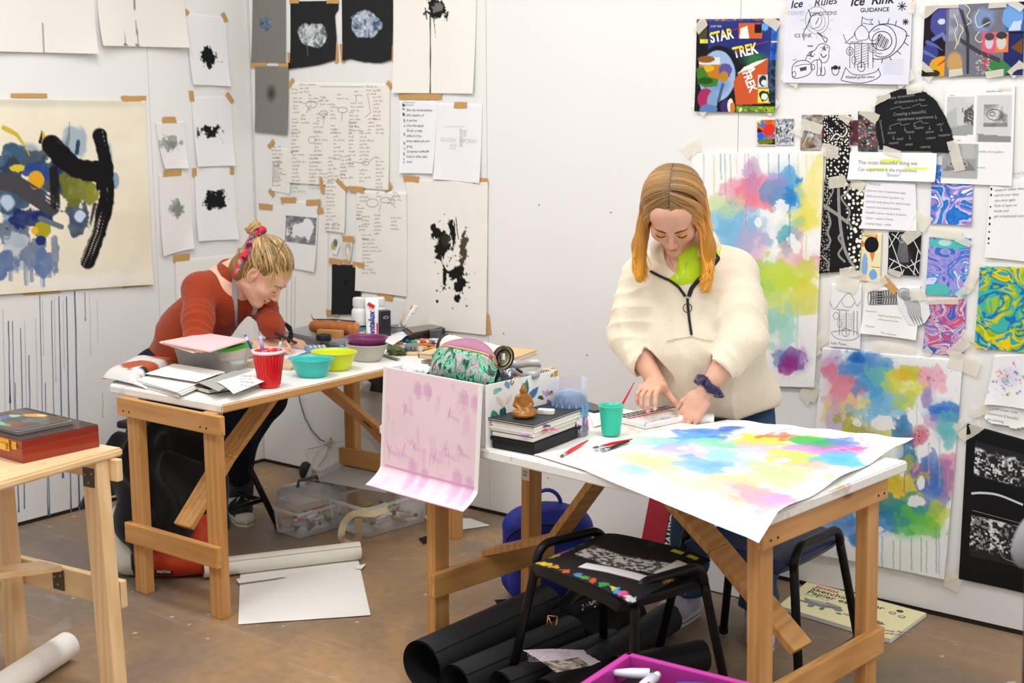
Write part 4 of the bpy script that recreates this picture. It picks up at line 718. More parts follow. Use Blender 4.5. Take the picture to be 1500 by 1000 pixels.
s=on_back(0,0,0,0,q=[(1366,240),(1427,248),(1424,330),(1364,327)],base='#fff',cell=.0018,curl=.004,seed=88,layer=.4); s.marble(P1,5.5,3.2,seed=3.3); s.rect(1364,240,1378,262,'#2f7fcc',.7); s.build('marbled_paper','blue, white and lilac marbled sheet below the gallery photo page','painting')
s=on_back(0,0,0,0,q=[(1362,347),(1423,348),(1416,434),(1357,430)],base='#fff',cell=.0018,curl=.006,seed=89,layer=.4); s.marble(['#d5d3ee','#5a74d0','#3e6cc8','#a79ada','#8f8ed8','#2f8fd0','#d9d8ee','#8a7cd0'],6.5,3.6,seed=8.1); s.blob(1390,356,30,9,'#4cc3b8',.9,seed=2,ns=12); s.blob(1375,425,18,9,'#49bfb4',.9,seed=5,ns=12); s.blob(1410,428,10,6,'#3fb2c0',.9,seed=7); s.blob(1385,355,10,5,'#c9ded8',.9,seed=8); s.build('marbled_paper','marbled sheet with teal ends and violet-blue swirls, in the middle of three','painting'); mask_all(s,[((1402,348),(1424,358),10),((1404,434),(1426,416),12),((1362,338),(1410,344),16)])
s=on_back(0,0,0,0,q=[(1359,438),(1416,438),(1413,522),(1353,515)],base='#fff',cell=.0018,curl=.004,seed=90,layer=.4); s.marble(['#b9a4cc','#8a68b8','#c4b6d4','#c85f86','#d7cfe0','#7d62b4','#e0506a','#b8a0cc','#4a62b8'],6,3.4,seed=14.2); s.blob(1393,444,9,7,'#e2506a',.9,seed=3,ns=20); s.blob(1362,512,12,6,'#2f62b4',.9,seed=6,ns=20); s.build('marbled_paper','purple marbled sheet with red and blue streaks','painting'); mask_all(s,[((1356,440),(1406,440),10),((1355,510),(1364,520),14),((1392,520),(1420,498),16)])
s=on_back(0,0,0,0,q=[(1437,390),(1508,391),(1506,516),(1429,508)],base='#fff',cell=.002,curl=.004,wrk=.004,seed=91,layer=.4); s.marble(['#2f9fb8','#e6c81a','#a9bf1f','#3fb4a8','#1f6fb4','#94b824','#eccb1e','#3aa9a4','#2a86b4'],5,3.4,seed=22.7); s.build('marbled_painting','yellow, green and blue marbled painting at the far end of the wall','painting'); mask_all(s,[((1418,420),(1440,384),14),((1410,486),(1450,508),12)])
s=on_back(0,0,0,0,q=[(1452,262),(1520,258),(1516,384),(1444,376)],base='#ededed',cell=.006,curl=.006,seed=92,layer=.7)
for y in (275,284,302,319,328,340,350,357): s.disc(1452.5-(y-275)*.03,y,1.4,2.2 if y in(275,284,319,328,350) else 1.2,'#1d1d22',10)
for j,t_ in enumerate(['research colour theory','add all your ideas,','nice once again','Stick ol layer on','books and','get complicated outcome']): s.text(1457,279+j*7.8,t_,6.0,'#8f8f96',ang=-2,shear=.1,sx=.86)
s.text(1484,256,'To do list',5,'#999',ang=-3); s.text(1486,263,'Turn',5,'#999',ang=-3); s.build('punched_note_page','white page with handwriting and punched holes, above the yellow and green painting','paper')
s=on_back(0,0,0,0,q=[(1219,414),(1263,416),(1262,510),(1217,506)],base='#ececec',cell=.005,curl=.008,seed=93,layer=.6); q_='#77777e'
s.curve([(1216,440),(1222,452),(1228,447),(1234,438),(1245,429),(1253,440),(1257,448),(1262,440)],.6,q_); s.curve([(1234,440),(1238,448),(1248,449),(1253,442)],.6,q_); s.text(1226,454,'welcome to',4.6,q_,sx=.85)
for x in (1231,1241,1252,1257): s.line([(x,455),(x,490)],.8,q_)
for j in range(7): s.curve([(1233,459+j*3.6),(1237,461+j*3.6),(1241,458+j*3.6)],.4,q_); s.curve([(1243,459+j*3.6),(1247,461+j*3.6),(1251,458+j*3.6)],.4,q_)
s.ring(1226,462,4,5,.6,q_); s.ring(1240,486,5.5,6,.6,q_); s.ring(1231,473,3,6,.5,q_); s.curve([(1220,487),(1230,484),(1250,484),(1260,490),(1250,497),(1230,496)],.7,q_,True); s.text(1219,503,'Sulis Town...',5.6,q_,shear=.1,sx=.9,ang=2)
s.build('carousel_sketch','small pencil sketch of a carousel with lettering','drawing'); mask_all(s,[((1226,412),(1258,420),20),((1196,505),(1212,492),16)])
s=on_back(0,0,0,0,q=[(1269,420),(1349,418),(1345,497),(1263,487)],base='#f0efed',cell=.004,curl=.014,seed=94,layer=.9); s.rect(1273,424,1317,446,'#e2e2e0')
for i in range(46):
 x=1274+i*.93; s.line([(x,424),(x+(2 if i%4 else -2),434),(x,446)],.55,'#3a3a3e')
for i in range(5): s.line([(1286,427+i*4),(1294,427+i*4)],1.6,'#222')
s.text(1268,456,'- Mysterious',4,'#a5a5a8',sx=.9); s.text(1286,462,'- Exploring shape & form',4,'#a5a5a8',sx=.9,ang=3); s.text(1286,468,'- linking science & art',4,'#a5a5a8',sx=.9,ang=3); s.text(1268,479,'- Themes:',4,'#a5a5a8'); s.text(1292,488,'The unknown',4,'#a5a5a8',ang=3)
s.build('pattern_note_card','white card with a black pattern strip and pencilled notes','paper'); kraft(s,(1294,406),(1314,428),11); masking(s,(1270,422),(1300,408),14)
s=on_back(0,0,0,0,q=[(1315,420),(1366,420),(1364,479),(1318,479)],base='#e4e4e6',cell=.002,curl=.006,seed=95,layer=2,cut=[(1318,424),(1332,419),(1348,421),(1350,430),(1362,444),(1365,460),(1358,472),(1344,478),(1332,474),(1326,462),(1318,448),(1316,434)])
s.blob(1328,430,12,9,'#8f8f94',.8,soft=.5,seed=3)
for j in range(12): s.curve([(1322+j*1.8,432+j*.3),(1329+j*1.8,446),(1333+j*1.6,460),(1340+j*1.4,470+(j%3)*3)],.8 if j%2 else .45,'#75757b')
s.ring(1328,430,10,8,.7,'#66666c',0,360,24,30); s.build('jellyfish_cutout','cut-out pencil drawing of a jellyfish overlapping the pattern card','drawing'); masking(s,(1336,432),(1358,430),16)
def wc(s,L,soft=.13):
 for (x,y,rx,ry,c,a,sd) in L: s.blob(x,y,rx*1.4,ry*1.4,c,a*.42,soft=.8,seed=sd+70,amp=.6,ns=11)
 for (x,y,rx,ry,c,a,sd) in L: s.blob(x,y,rx*1.12,ry*1.12,c,a*.95,soft=soft,seed=sd,amp=1.0,ns=20,edge=.55,gran=.45)
s=on_back(0,0,0,0,q=[(1014,224),(1208,221),(1196,566),(1012,563)],base='#f4f3f2',cell=.0028,curl=.01,wrk=.003,seed=96,layer=.2)
for (x,c_,l_) in [(1033,'#8fbfae',46),(1048,'#c7d98a',66),(1058,'#6fa9c4',40),(1072,'#aabf9a',50),(1064,'#8fb4b8',62),(1093,'#e0b4c4',44),(1098,'#d99ab0',36),(1112,'#b9cfc0',30),(1127,'#7fb0c8',28),(1142,'#3f86b8',36),(1157,'#2f7ab8',30),(1170,'#cfe09a',40),(1182,'#e6de8a',40),(1192,'#e6e29a',44),(1081,'#e8c9d2',30)]: s.drip(x,224,l_,c_,2.2,.7)
wc(s,[(1082,280,20,22,'#e58aa4',.9,1),(1110,282,26,24,'#e8768f',.9,2),(1104,262,10,22,'#b48ab8',.7,3),(1126,295,12,10,'#e06a86',.8,4),(1152,276,22,24,'#4a9ad0',.95,5),(1158,286,16,20,'#2277c0',.95,6),(1135,262,14,10,'#9a8ac8',.7,7),(1062,320,26,26,'#7fbce0',.85,8),(1090,330,30,26,'#9fc4e4',.8,9),(1076,350,34,30,'#6fb4dc',.8,10),(1060,300,22,12,'#bcd48a',.6,11),(1190,280,16,46,'#e9df7a',.85,12),(1178,315,26,18,'#e6d95a',.9,13),(1172,322,12,10,'#8cc29a',.7,14),(1158,345,16,18,'#3fa0b0',.85,15),(1104,360,24,22,'#d6a4c4',.6,16),(1170,370,22,24,'#e3b4b8',.85,17),(1185,385,16,16,'#e29a8c',.6,18),(1120,410,46,26,'#a6d04a',.9,19),(1160,408,36,20,'#cadb4a',.9,20),(1092,430,30,24,'#7cc48c',.85,21),(1178,426,18,14,'#d8d04a',.9,22),(1148,440,40,16,'#c8dc7a',.8,23),(1176,446,22,14,'#dcd96a',.8,24),(1130,470,16,30,'#8ed0c0',.85,25),(1156,482,14,30,'#9ad8cc',.8,26),(1104,470,22,20,'#e0d87a',.6,27),(1146,520,10,14,'#5a7ab8',.8,28),(1164,530,18,16,'#7a4a9a',.95,29),(1158,535,10,10,'#9a2a86',.9,30),(1178,520,6,18,'#c8aadc',.8,31),(1088,500,20,30,'#7ab8d8',.7,32)])
s.blob(1146,302,7,10,'#f4f3f2',.9,seed=40,ns=26,amp=1.1); s.blob(1162,355,10,12,'#f4f3f2',.9,seed=41,ns=26,amp=1.1); s.blob(1112,325,6,8,'#f4f3f2',.9,seed=42,ns=22); s.blob(1186,362,9,20,'#f4f3f2',.8,seed=44,ns=26,amp=1.1)
for (x,y,l_,c_) in [(1158,300,60,'#3f8cc0'),(1170,445,70,'#8ed0c0'),(1182,328,60,'#bfd88a'),(1146,450,60,'#c8dc9a'),(1120,480,60,'#7ab8c8'),(1094,300,30,'#d8708c')]: s.drip(x,y,l_,c_,2.4,.6)
s.splat(26,1100,310,22,16,'#b04a6a',(.4,.9),.7); s.splat(40,1156,548,22,10,'#8a8a98',(.3,.7),.6)
s.build('watercolour_painting','tall watercolour with pink, blue and green blooms behind the standing woman','painting')
mask_all(s,[((1004,224),(1026,210),20),((1176,566),(1198,582),18),((1188,490),(1200,520),12)])
s=on_back(0,0,0,0,q=[(1207,508),(1412,527),(1386,846),(1178,806)],base='#f1f0f0',cell=.0028,curl=.012,wrk=.004,seed=97,layer=.4)
wc(s,[(1222,540,22,24,'#b9b4dc',.85,1),(1214,535,12,14,'#e4a4b8',.7,2),(1262,535,34,20,'#4f8ac8',.9,3),(1258,524,14,8,'#1f5fb8',.95,4),(1236,562,26,30,'#e0708a',.9,5),(1230,585,22,24,'#e896a4',.8,6),(1284,560,30,28,'#3f92d0',.9,7),(1292,585,26,18,'#5fa8d8',.85,8),(1296,548,20,16,'#7cc8a0',.8,9),(1318,566,28,20,'#d8d84a',.9,10),(1338,548,22,12,'#c4c02a',.9,11),(1322,548,12,6,'#e8b43a',.7,12),(1365,555,18,16,'#ec9ab0',.85,13),(1362,576,10,14,'#8a6ab4',.8,14),(1238,600,28,26,'#ecd88a',.9,15),(1222,612,14,22,'#c8b0d8',.75,16),(1290,600,34,22,'#7fbcdc',.85,17),(1330,590,14,12,'#b8cc5a',.8,18),(1256,630,24,18,'#a4a42a',.9,19),(1275,640,16,12,'#7a5a8a',.7,20),(1300,632,34,16,'#c8c86a',.8,21),(1326,626,14,16,'#3f7ab0',.95,22),(1340,640,16,12,'#c04a7a',.8,23),(1350,628,10,10,'#d87a8a',.8,24),(1380,604,24,16,'#2f6cc4',.95,25),(1372,616,22,14,'#c8a0c0',.7,26),(1390,630,14,20,'#5fb8bc',.85,27),(1330,668,12,26,'#2f6f9a',.9,28),(1352,690,18,16,'#d87a90',.8,29),(1366,700,26,32,'#3f6ab8',.9,30),(1390,700,12,26,'#d8789c',.75,31),(1310,700,34,26,'#e0c42a',.9,32),(1290,690,24,22,'#b8b83a',.9,33),(1290,720,30,20,'#ecc83a',.9,34),(1330,720,22,14,'#e0b83a',.85,35),(1284,726,16,10,'#e89a6a',.7,36),(1300,748,46,18,'#2f7f96',.95,37),(1340,745,34,16,'#3f9a8a',.9,38),(1372,750,16,22,'#c8d03a',.85,39),(1350,765,26,18,'#6ac84a',.9,40),(1330,775,20,14,'#4ab85a',.85,41),(1280,760,30,16,'#3f8ac8',.9,42),(1240,770,30,20,'#4a7ac8',.85,43),(1215,755,24,22,'#5a9ad0',.85,44),(1260,790,14,10,'#2f7fc0',.9,45),(1230,720,30,30,'#7aa8d0',.8,46),(1240,680,26,26,'#d8c86a',.8,47)])
for (x,y,r1,r2,sd) in [(1294,620,14,8,1),(1256,618,10,9,2),(1272,655,16,14,3),(1342,735,10,7,4),(1285,772,16,7,5),(1352,660,12,10,6),(1310,670,9,7,7),(1340,610,16,12,8),(1322,690,5,7,9),(1350,705,4,8,10)]: s.blob(x,y,r1,r2,'#f1f0f0',.95,seed=50+sd,ns=26,soft=.12,amp=1.1)
for (x,y,l_,c_) in [(1274,610,40,'#6fb4dc'),(1334,660,60,'#7cc49a'),(1326,640,80,'#4a6aa0'),(1362,650,60,'#c8a8d8'),(1378,640,70,'#8ac4c8'),(1390,690,50,'#7ac0b0'),(1294,785,50,'#4f9ab8'),(1310,790,40,'#6ab85a'),(1320,790,44,'#5ab89a'),(1336,785,48,'#4ab06a'),(1350,785,50,'#4ab84a'),(1358,790,46,'#6ac05a'),(1372,770,66,'#7a8ab0'),(1376,775,64,'#9ab0a0'),(1268,780,40,'#4f8ac0'),(1230,790,22,'#6a7ac8'),(1210,775,30,'#8a9ad8'),(1345,590,90,'#a8cc8a')]: s.drip(x,y,l_,c_,1.8,.75)
s.splat(60,1370,545,26,14,'#5a5a6a',(.3,.7),.7); s.splat(26,1258,620,14,14,'#4a5a2a',(.4,.9),.8); s.splat(14,1345,636,6,8,'#a01a2a',(.6,1.2),.9)
s.build('watercolour_painting','wide dripping watercolour of many colours low on the wall beyond the long table','painting')
mask_all(s,[((1370,820),(1394,848),18),((1384,846),(1408,856),22),((1178,585),(1198,560),20),((1280,512),(1340,520),22),((1392,524),(1436,540),24),((1400,628),(1416,612),10)])
s=on_back(0,0,0,0,q=[(1458,520),(1512,516),(1510,598),(1446,590)],base='#eeecee',cell=.003,curl=.02,seed=98,layer=1); s.blob(1478,552,20,22,'#d8d4e2',.7,soft=.6)
for c_ in ('#c85a9a','#4aa8d0','#e6d84a','#8a6ac0','#e89ab0'): s.splat(12,1476,554,12,14,c_,(.8,2.4),.8)
s.build('splashed_paper','crumpled white paper with small bright paint splashes','painting'); masking(s,(1438,594),(1476,588),14)
s=on_back(0,0,0,0,q=[(1444,586),(1512,592),(1510,632),(1442,620)],base='#eeedea',cell=.004,curl=.018,seed=99,layer=1.4,cut=[(1444,588),(1512,594),(1510,622),(1490,626),(1474,622),(1456,619),(1444,612)]);
for j,t_ in enumerate(['I find the poetic most','mysterious & beautiful','the painting:']): s.text(1448,597+j*8.5,t_,5.6,'#9a9aa0',ang=3,shear=.1,sx=.9)
s.build('torn_note','torn white note with three pencilled lines above the black photo print','paper'); masking(s,(1424,606),(1450,596),14)
s=on_back(0,0,0,0,q=[(1418,620),(1516,648),(1514,870),(1406,846)],base='#151516',cell=.0022,curl=.004,wrk=.003,seed=100,layer=.6)
A=s.m(1428,640);B_=s.m(1540,728)
def neg(x0,y0,x1,y1,top,sd):
 a=s.m(x0,y0);b=s.m(x1,y1); g=(s.A>=a[0])&(s.A<=b[0])&(s.B>=a[1])&(s.B<=b[1])
 n1=fbm(s.X*40+sd,s.Y*40,o=4); n2=fbm(s.X*140+sd,s.Y*140,o=3); ed=fbm(s.X*24+sd,s.X*0+sd,o=4); band=(s.B-a[1])/(b[1]-a[1])-top*(.3+.5*ed); body=np.clip(band*30,0,1)*np.clip((.95-band-.3*ed)*8,0,1)
 v=body*np.clip((n2-.52)*14,0,1)*(.55+.45*(n1>.45))+np.exp(-(band*22)**2)*np.clip((n1-.35)*5,0,1); s._put(np.clip(v,0,1)*g,'#dcdcdc'); s._put(g*.08,'#ffffff')
neg(1428,646,1510,715,.45,3); s.curve([(1424,722),(1440,721),(1465,724),(1500,738)],3.2,'#d6d6d6'); neg(1424,752,1510,835,.0,9); s.curve([(1432,800),(1450,790),(1462,800),(1470,815),(1484,822),(1500,826)],1.2,'#8d8d8d'); s.line([(1426,746),(1505,768)],.7,'#9a9a9a')
s.build('black_photo_print','black sheet with two negative-like prints of white speckled foam','picture'); mask_all(s,[((1408,640),(1440,620),16)])
OLDW=woodmat('#d8a262','#b67d40','#7a4d26',axis=2); OLDX=woodmat('#d8a262','#b67d40','#7a4d26',axis=0); OLDY=woodmat('#d8a262','#b67d40','#7a4d26',axis=1)
PINE=woodmat('#f0cfa0','#dcb27c','#a87440',axis=2,rough=.45,coat=.25); PINEX=woodmat('#f2d3a6','#e0b884','#a87440',axis=0,rough=.42,coat=.25); PINEY=woodmat('#f2d3a6','#e0b884','#a87440',axis=1,rough=.42,coat=.25)
HINGE=mat('#5d564e',.45,.7,.12,40); SCREW=mat('#b58c3f',.35,.9,.05); HOLE=mat('#4a2f17',.9,var=.1)
def top_mat():
 m,n,l,b=_bsdf('painted_board'); tc=n.new('ShaderNodeTexCoord')
 a=n.new('ShaderNodeTexNoise'); a.inputs['Scale'].default_value=9; a.inputs['Detail'].default_value=9; a.inputs['Distortion'].default_value=1.2; l.new(tc.outputs['Object'],a.inputs['Vector'])
 r=n.new('ShaderNodeValToRGB'); e=r.color_ramp.elements; e[0].position=.30; e[0].color=rgba('#d5c6b4'); e[1].position=.42; e[1].color=rgba('#f3f0eb'); l.new(a.outputs['Fac'],r.inputs['Fac'])
 s=n.new('ShaderNodeTexNoise'); s.inputs['Scale'].default_value=23; s.inputs['Detail'].default_value=6; l.new(tc.outputs['Object'],s.inputs['Vector'])
 col=r.outputs['Color']
 for (sc,th,c) in ((17,.70,'#b7dccb'),(13,.715,'#e9b9a8'),(31,.735,'#5a2f3a'),(21,.72,'#e8d89a')):
  s=n.new('ShaderNodeTexNoise'); s.inputs['Scale'].default_value=sc; s.inputs['Detail'].default_value=7; l.new(tc.outputs['Object'],s.inputs['Vector'])
  q=n.new('ShaderNodeValToRGB'); q.color_ramp.elements[0].position=th; q.color_ramp.elements[0].color=(0,0,0,1); q.color_ramp.elements[1].position=th+.03; q.color_ramp.elements[1].color=(.8,.8,.8,1); l.new(s.outputs['Fac'],q.inputs['Fac'])
  mx=n.new('ShaderNodeMix'); mx.data_type='RGBA'; l.new(q.outputs['Color'],mx.inputs['Factor']); l.new(col,mx.inputs['A']); mx.inputs['B'].default_value=rgba(c); col=mx.outputs['Result']
 l.new(col,b.inputs['Base Color']); b.inputs['Roughness'].default_value=.42
 return m
TOPW=top_mat()
def slab(name,poly,z0,z1,mats,parent,bev=.004,edge_mi=None):
 bm=bmesh.new(); vs=[bm.verts.new((p[0],p[1],z0)) for p in poly]; f=bm.faces.new(vs);
 r=bmesh.ops.extrude_face_region(bm,geom=[f]);
 for v in [g for g in r['geom'] if isinstance(g,bmesh.types.BMVert)]: v.co.z=z1
 bmesh.ops.recalc_face_normals(bm,faces=bm.faces[:]); bmesh.ops.bevel(bm,geom=[e for e in bm.edges],offset=bev,segments=2,affect='EDGES'); bm.faces.ensure_lookup_table(); bm.verts.index_update()
 mb=MB(); mb.add([v.co.copy() for v in bm.verts],[[v.index for v in f.verts] for f in bm.faces]);
 if edge_mi is not None:
  for i,f in enumerate(bm.faces): mb.m[i]=edge_mi(f.calc_center_median(),f.normal)
 bm.free(); return mb.build(name,mats,parent)
def xy(p): return np.array([p[0],p[1]])
TZ=.71
P0=Zp(325,593,TZ); P1=Zp(147,561,TZ); d=Zp(594,533,TZ)-P0; dl=d/np.linalg.norm(d); ds=(P1-P0); ds[2]=0; ds/=np.linalg.norm(ds); dl[2]=0
P0=P0+ -dl*.0
W1=np.linalg.norm((P1-P0)[:2]); L1=1.29
c=[P0,P0+dl*L1,P1+dl*L1,P1]; T1=ent('trestle_table','old wooden trestle table with paint-worn white top where the seated woman works','table',(*(sum(c)/4)[:2],0))
c2=[P0,P0+dl*L1,P1+dl*L1,P1+dl*.05,P1-ds*.05]
slab('tabletop',[xy(p) for p in c2],TZ-.028,TZ,[TOPW,OLDY],T1,.004,lambda cc,n: 1 if (abs(n.z)<.5 and np.dot((n.x,n.y),-ds[:2])>.75) else 0)
def V3(p,z): return Vector((p[0],p[1],z))
def frame_parts(T,A,Bq,inward,ztop,legw=.058,legd=.036,aprh=.058,str_z=.30,str_h=.075,over=.012,apr_over=.02,wz=None,wx=None,holes=True,str_out=.0,apr_in=0,lean=(0,0)):
 """end frame: two legs A,Bq (floor points), apron under the top and a stretcher; inward = horizontal unit vector to the table's middle"""
 A=np.array(A,float)[:2];Bq=np.array(Bq,float)[:2]; u=(Bq-A)/np.linalg.norm(Bq-A); inn=np.array(inward)[:2]; ln=np.array(lean)
 for p in (A,Bq):
  mb=MB(); R=Matrix(((u[0],inn[0],0),(u[1],inn[1],0),(0,0,1)))
  mb.beam(V3(p+ln,0),V3(p,ztop),legw,legd,0,.003,up=(inn[0],inn[1],0))
  if holes:
   for dx,dz in ((-.012,.012),(.012,.014),(-.010,-.014),(.013,-.010)):
    q=V3(p-inn*(legd/2+.0004)+u*dx,str_z+dz); mb.ball(q,(.0035,.0035,.0035),8,1)
  mb.build('leg',[wz,HOLE],T)
 off=-inn*(legd/2+.011)
 mb=MB(); mb.beam(V3(A-u*(legw/2+apr_over)+off+inn*apr_in,ztop-aprh/2),V3(Bq+u*(legw/2+apr_over*.4)+off+inn*apr_in,ztop-aprh/2),.022,aprh,0,.003)
 for q in (A,Bq):
  for dx in (-.015,.015): mb.ball(V3(q+u*dx-inn*(legd/2+.022)+inn*apr_in,ztop-aprh*.7),(.0035,.0035,.0035),8,1)
 mb.build('apron',[wx,HOLE],T)
 so=-inn*(legd/2+.012)+inn*str_out
 mb=MB(); mb.beam(V3(A-u*(legw/2+over)+so,str_z),V3(Bq+u*(legw/2+over)+so,str_z),.024,str_h,0,.004); return mb.build('stretcher',wx,T)
lA=Zp(324,903); lB=Zp(213,866)
frame_parts(T1,lA,lB,dl,TZ-.028,wz=OLDW,wx=OLDX,str_z=.215,str_h=.07,aprh=.062,apr_over=.05)
fA=xy(lA)+dl[:2]*.98; fB=fA+ds[:2]*.40
fA=xy(Zp(517,688,.0)); fA=np.array([1.465,-.33]); fB=fA+ds[:2]*.52
frame_parts(T1,fA,fB,-dl,TZ-.028,wz=OLDW,wx=OLDX,str_z=.25,str_h=.07,aprh=.062,str_out=.06,apr_in=.0)
mid=(xy(lA)+xy(lB))/2
def brace(T,a,b,c_,w=.055,h=.02,m=OLDY,up=(0,0,1)):
 mb=MB(); mb.beam(a,b,w,h,0,.003,up); mb.build('brace',m,T); mb=MB(); mb.beam(b,c_,w,h,0,.003,up); mb.build('brace',m,T)
 mb=MB(); B_=Vector(b); dd=(Vector(c_)-Vector(a)).normalized(); mb.beam(B_-dd*.03-Vector((0,0,.014)),B_+dd*.03-Vector((0,0,.014)),w*.7,.003,0,.001); mb.build('hinge',HINGE,T)
q0=V3(mid+dl[:2]*.02,.262); qm=V3(mid+dl[:2]*.21,.46); q1=V3(mid+dl[:2]*.46,TZ-.04)
brace(T1,q0,qm,q1,up=(ds[0],ds[1],0),w=.02,h=.085)
midf=(fA+fB)/2
brace(T1,V3(midf-dl[:2]*.02,.30),V3(midf-dl[:2]*.19,.46),V3(midf-dl[:2]*.46,TZ-.04),up=(ds[0],ds[1],0),w=.02,h=.085)
RZ=.70
r0=Zp(711,658,RZ); r1=Zp(1128,754,RZ); r2=Zp(1304,670,RZ); ul=(r1-r0)/np.linalg.norm(r1-r0); us=(r2-r1)/np.linalg.norm(r2-r1)
us=np.array([-ul[1],ul[0],0]); WR=float(np.dot(r2-r1,us)); r1=r1+ul*.0
cF=r1-ul*1.36; cR=[cF,r1,r1+us*WR,cF+us*WR]
T2=ent('trestle_table','long wooden trestle table with white top holding the floral box and wet watercolour','table',(*(sum(cR)/4)[:2],0))
slab('tabletop',[xy(p) for p in cR],RZ-.028,RZ,[TOPW],T2,.004)
rA=r1-ul*.055+us*.045; rB=r1-ul*.055+us*(WR-.11)
frame_parts(T2,rA,rB,-ul,RZ-.028,wz=OLDW,wx=OLDY,str_z=.215,str_h=.075,aprh=.062,over=.02,lean=ul[:2]*.018)
lfA=r0-ul*.175+us*.035; lfA=xy(Zp(645,962));
lfB=lfA+us[:2]*.40+ul[:2]*.01
frame_parts(T2,lfA,lfB,ul,RZ-.028,wz=OLDW,wx=OLDY,str_z=.245,str_h=.075,aprh=.062,over=.03,str_out=.06,lean=-ul[:2]*.008)
mb=MB(); s_=-us[:2]*.0296; ctr=xy(lfB)-us[:2]*.0298
mb.box(V3(ctr,.535),(.030,.0012,.12),rot(0,0,math.atan2(ul[1],ul[0])));
lab=mb.build('paper_label',mat('#eeece6',.7),T2)
vs,fs=glyphs('F2 d 50 no',.021,0.1); mb=MB();
for (x,y) in []: pass
R=rot(0,0,math.atan2(ul[1],ul[0])); mb.add([R@Vector((-y+.006,-.0013,x-.048))+V3(ctr,.535) for x,y in vs],fs); mb.build('handwriting',mat('#2b2b2e',.8),lab)
mR=(xy(rA)+xy(rB))/2; mL=(xy(lfA)+xy(lfB))/2
mb=MB(); br=dict(up=(us[0],us[1],0),w=.021,h=.085)
brace(T2,V3(mR-ul[:2]*.03,.262),V3(mR-ul[:2]*.29,.47),V3(mR-ul[:2]*.56,RZ-.035),**br)
brace(T2,V3(mL+ul[:2]*.015,.288),V3(mL+ul[:2]*.29,.395),V3(mL+ul[:2]*.50,RZ-.035),**br)
mb=MB(); q=V3(mL-ul[:2]*.0,.262)+Vector((*(ul[:2]*.032),0)); mb.box(q,(.003,.042,.055),rot(0,0,math.atan2(ul[1],ul[0])),b=.0008)
for dy,dz in ((-.01,.012),(.011,.01),(0,-.014)): mb.ball(q+Vector((*(us[:2]*dy+ul[:2]*.0018),dz)),(.004,.004,.004),8,1)
mb.build('hinge_plate',[HINGE,SCREW],T2)
PZ=.70
a0=Zp(0,706,PZ); a1=Zp(181,655,PZ); a2=Zp(70,624,PZ)   # front edge, near corner, far side
pu=(a1-a0)/np.linalg.norm(a1-a0); pv=np.array([-pu[1],pu[0],0]); Wp=.55
c=[a1-pu*1.25,a1,a1+pv*Wp,a1-pu*1.25+pv*Wp]
T3=ent('trestle_table','new pale pine trestle table under the wooden paint box','table',(*(sum(c)/4)[:2],0))
slab('tabletop',[xy(p) for p in c],PZ-.024,PZ,[PINEY],T3,.006)
pA=xy(a1)-pu[:2]*.07+pv[:2]*.04; pB=pA+pv[:2]*.40
frame_parts(T3,pA,pB,-pu,PZ-.024,wz=PINE,wx=PINEX,str_z=.285,str_h=.08,aprh=.062,over=.02,apr_over=.03,lean=-pv[:2]*.05-pu[:2]*.02,legw=.06,legd=.045)
mp=(pA+pB)/2
mb=MB(); mb.beam(V3(mp-pu[:2]*.0,.335),V3(mp-pu[:2]*.34,.40),.085,.018,0,.003); mb.build('brace',PINEY,T3)
mb=MB(); q=V3(mp-pu[:2]*.022+pv[:2]*(-.03),.288); q=V3(mp,.288)-Vector((*(pu[:2]*-.0),0)); mb.box(q+Vector((*(-pu[:2]*.0+pu[:2]*.02),0)),(.003,.045,.06),rot(0,0,math.atan2(pu[1],pu[0])),b=.0006)
for dy,dz in ((-.011,.014),(.012,.008),(0,-.014)): mb.ball(q+Vector((*(pu[:2]*.018+pv[:2]*dy),dz)),(.004,.004,.004),8,1)
mb.build('hinge_plate',[HINGE,SCREW],T3)
mb=MB(); q=V3(pA-pu[:2]*.0235-pv[:2]*.0,.625); q=V3(pA-pu[:2]*.0238,.63); mb.box(q,(.002,.045,.055),rot(0,0,math.atan2(pu[1],pu[0])),b=.0005)
for dy,dz in ((-.012,.012),(.012,.008),(0,-.014)): mb.ball(q+Vector((*(-pu[:2]*.001+pv[:2]*dy),dz)),(.004,.004,.004),8,1)
mb.build('hinge_plate',[HINGE,SCREW],T3)
def yaw(v): return math.atan2(v[1],v[0])
TH1=yaw(dl)-PI/2; TH2=yaw(ul)          # local x axes of the two tables
PL=lambda h,r=.4,**k: mat(h,r,var=k.pop('var',.02),**k)
def lid(px,py,z=.71): return Zp(px,py,z)
def cup(name,label,cat,p,rb,rt,h,m,fl=.0,group=None,inner=None,n=36,rim=None,flat=1.0):
 e=ent(name,label,cat,p,0,group); mb=MB(); t=.0025
 prof=[(0.0001,.002),(rb*.93,.002),(rb,.006)]+[(rb+(rt-rb)*i/8,.006+(h-.006)*i/8) for i in range(1,9)]+[(rt+.003,h),(rt+.003,h+.003),(rt-t,h+.003)]+[(rt-t+(rb-rt)*i/6,h-(h-.008)*i/6) for i in range(1,7)]+[(0.0001,.008)]
 mb.lathe(prof,(0,0,0),n,0,sx=flat); b=mb.build('body',m,e,local=True)
 return e,b
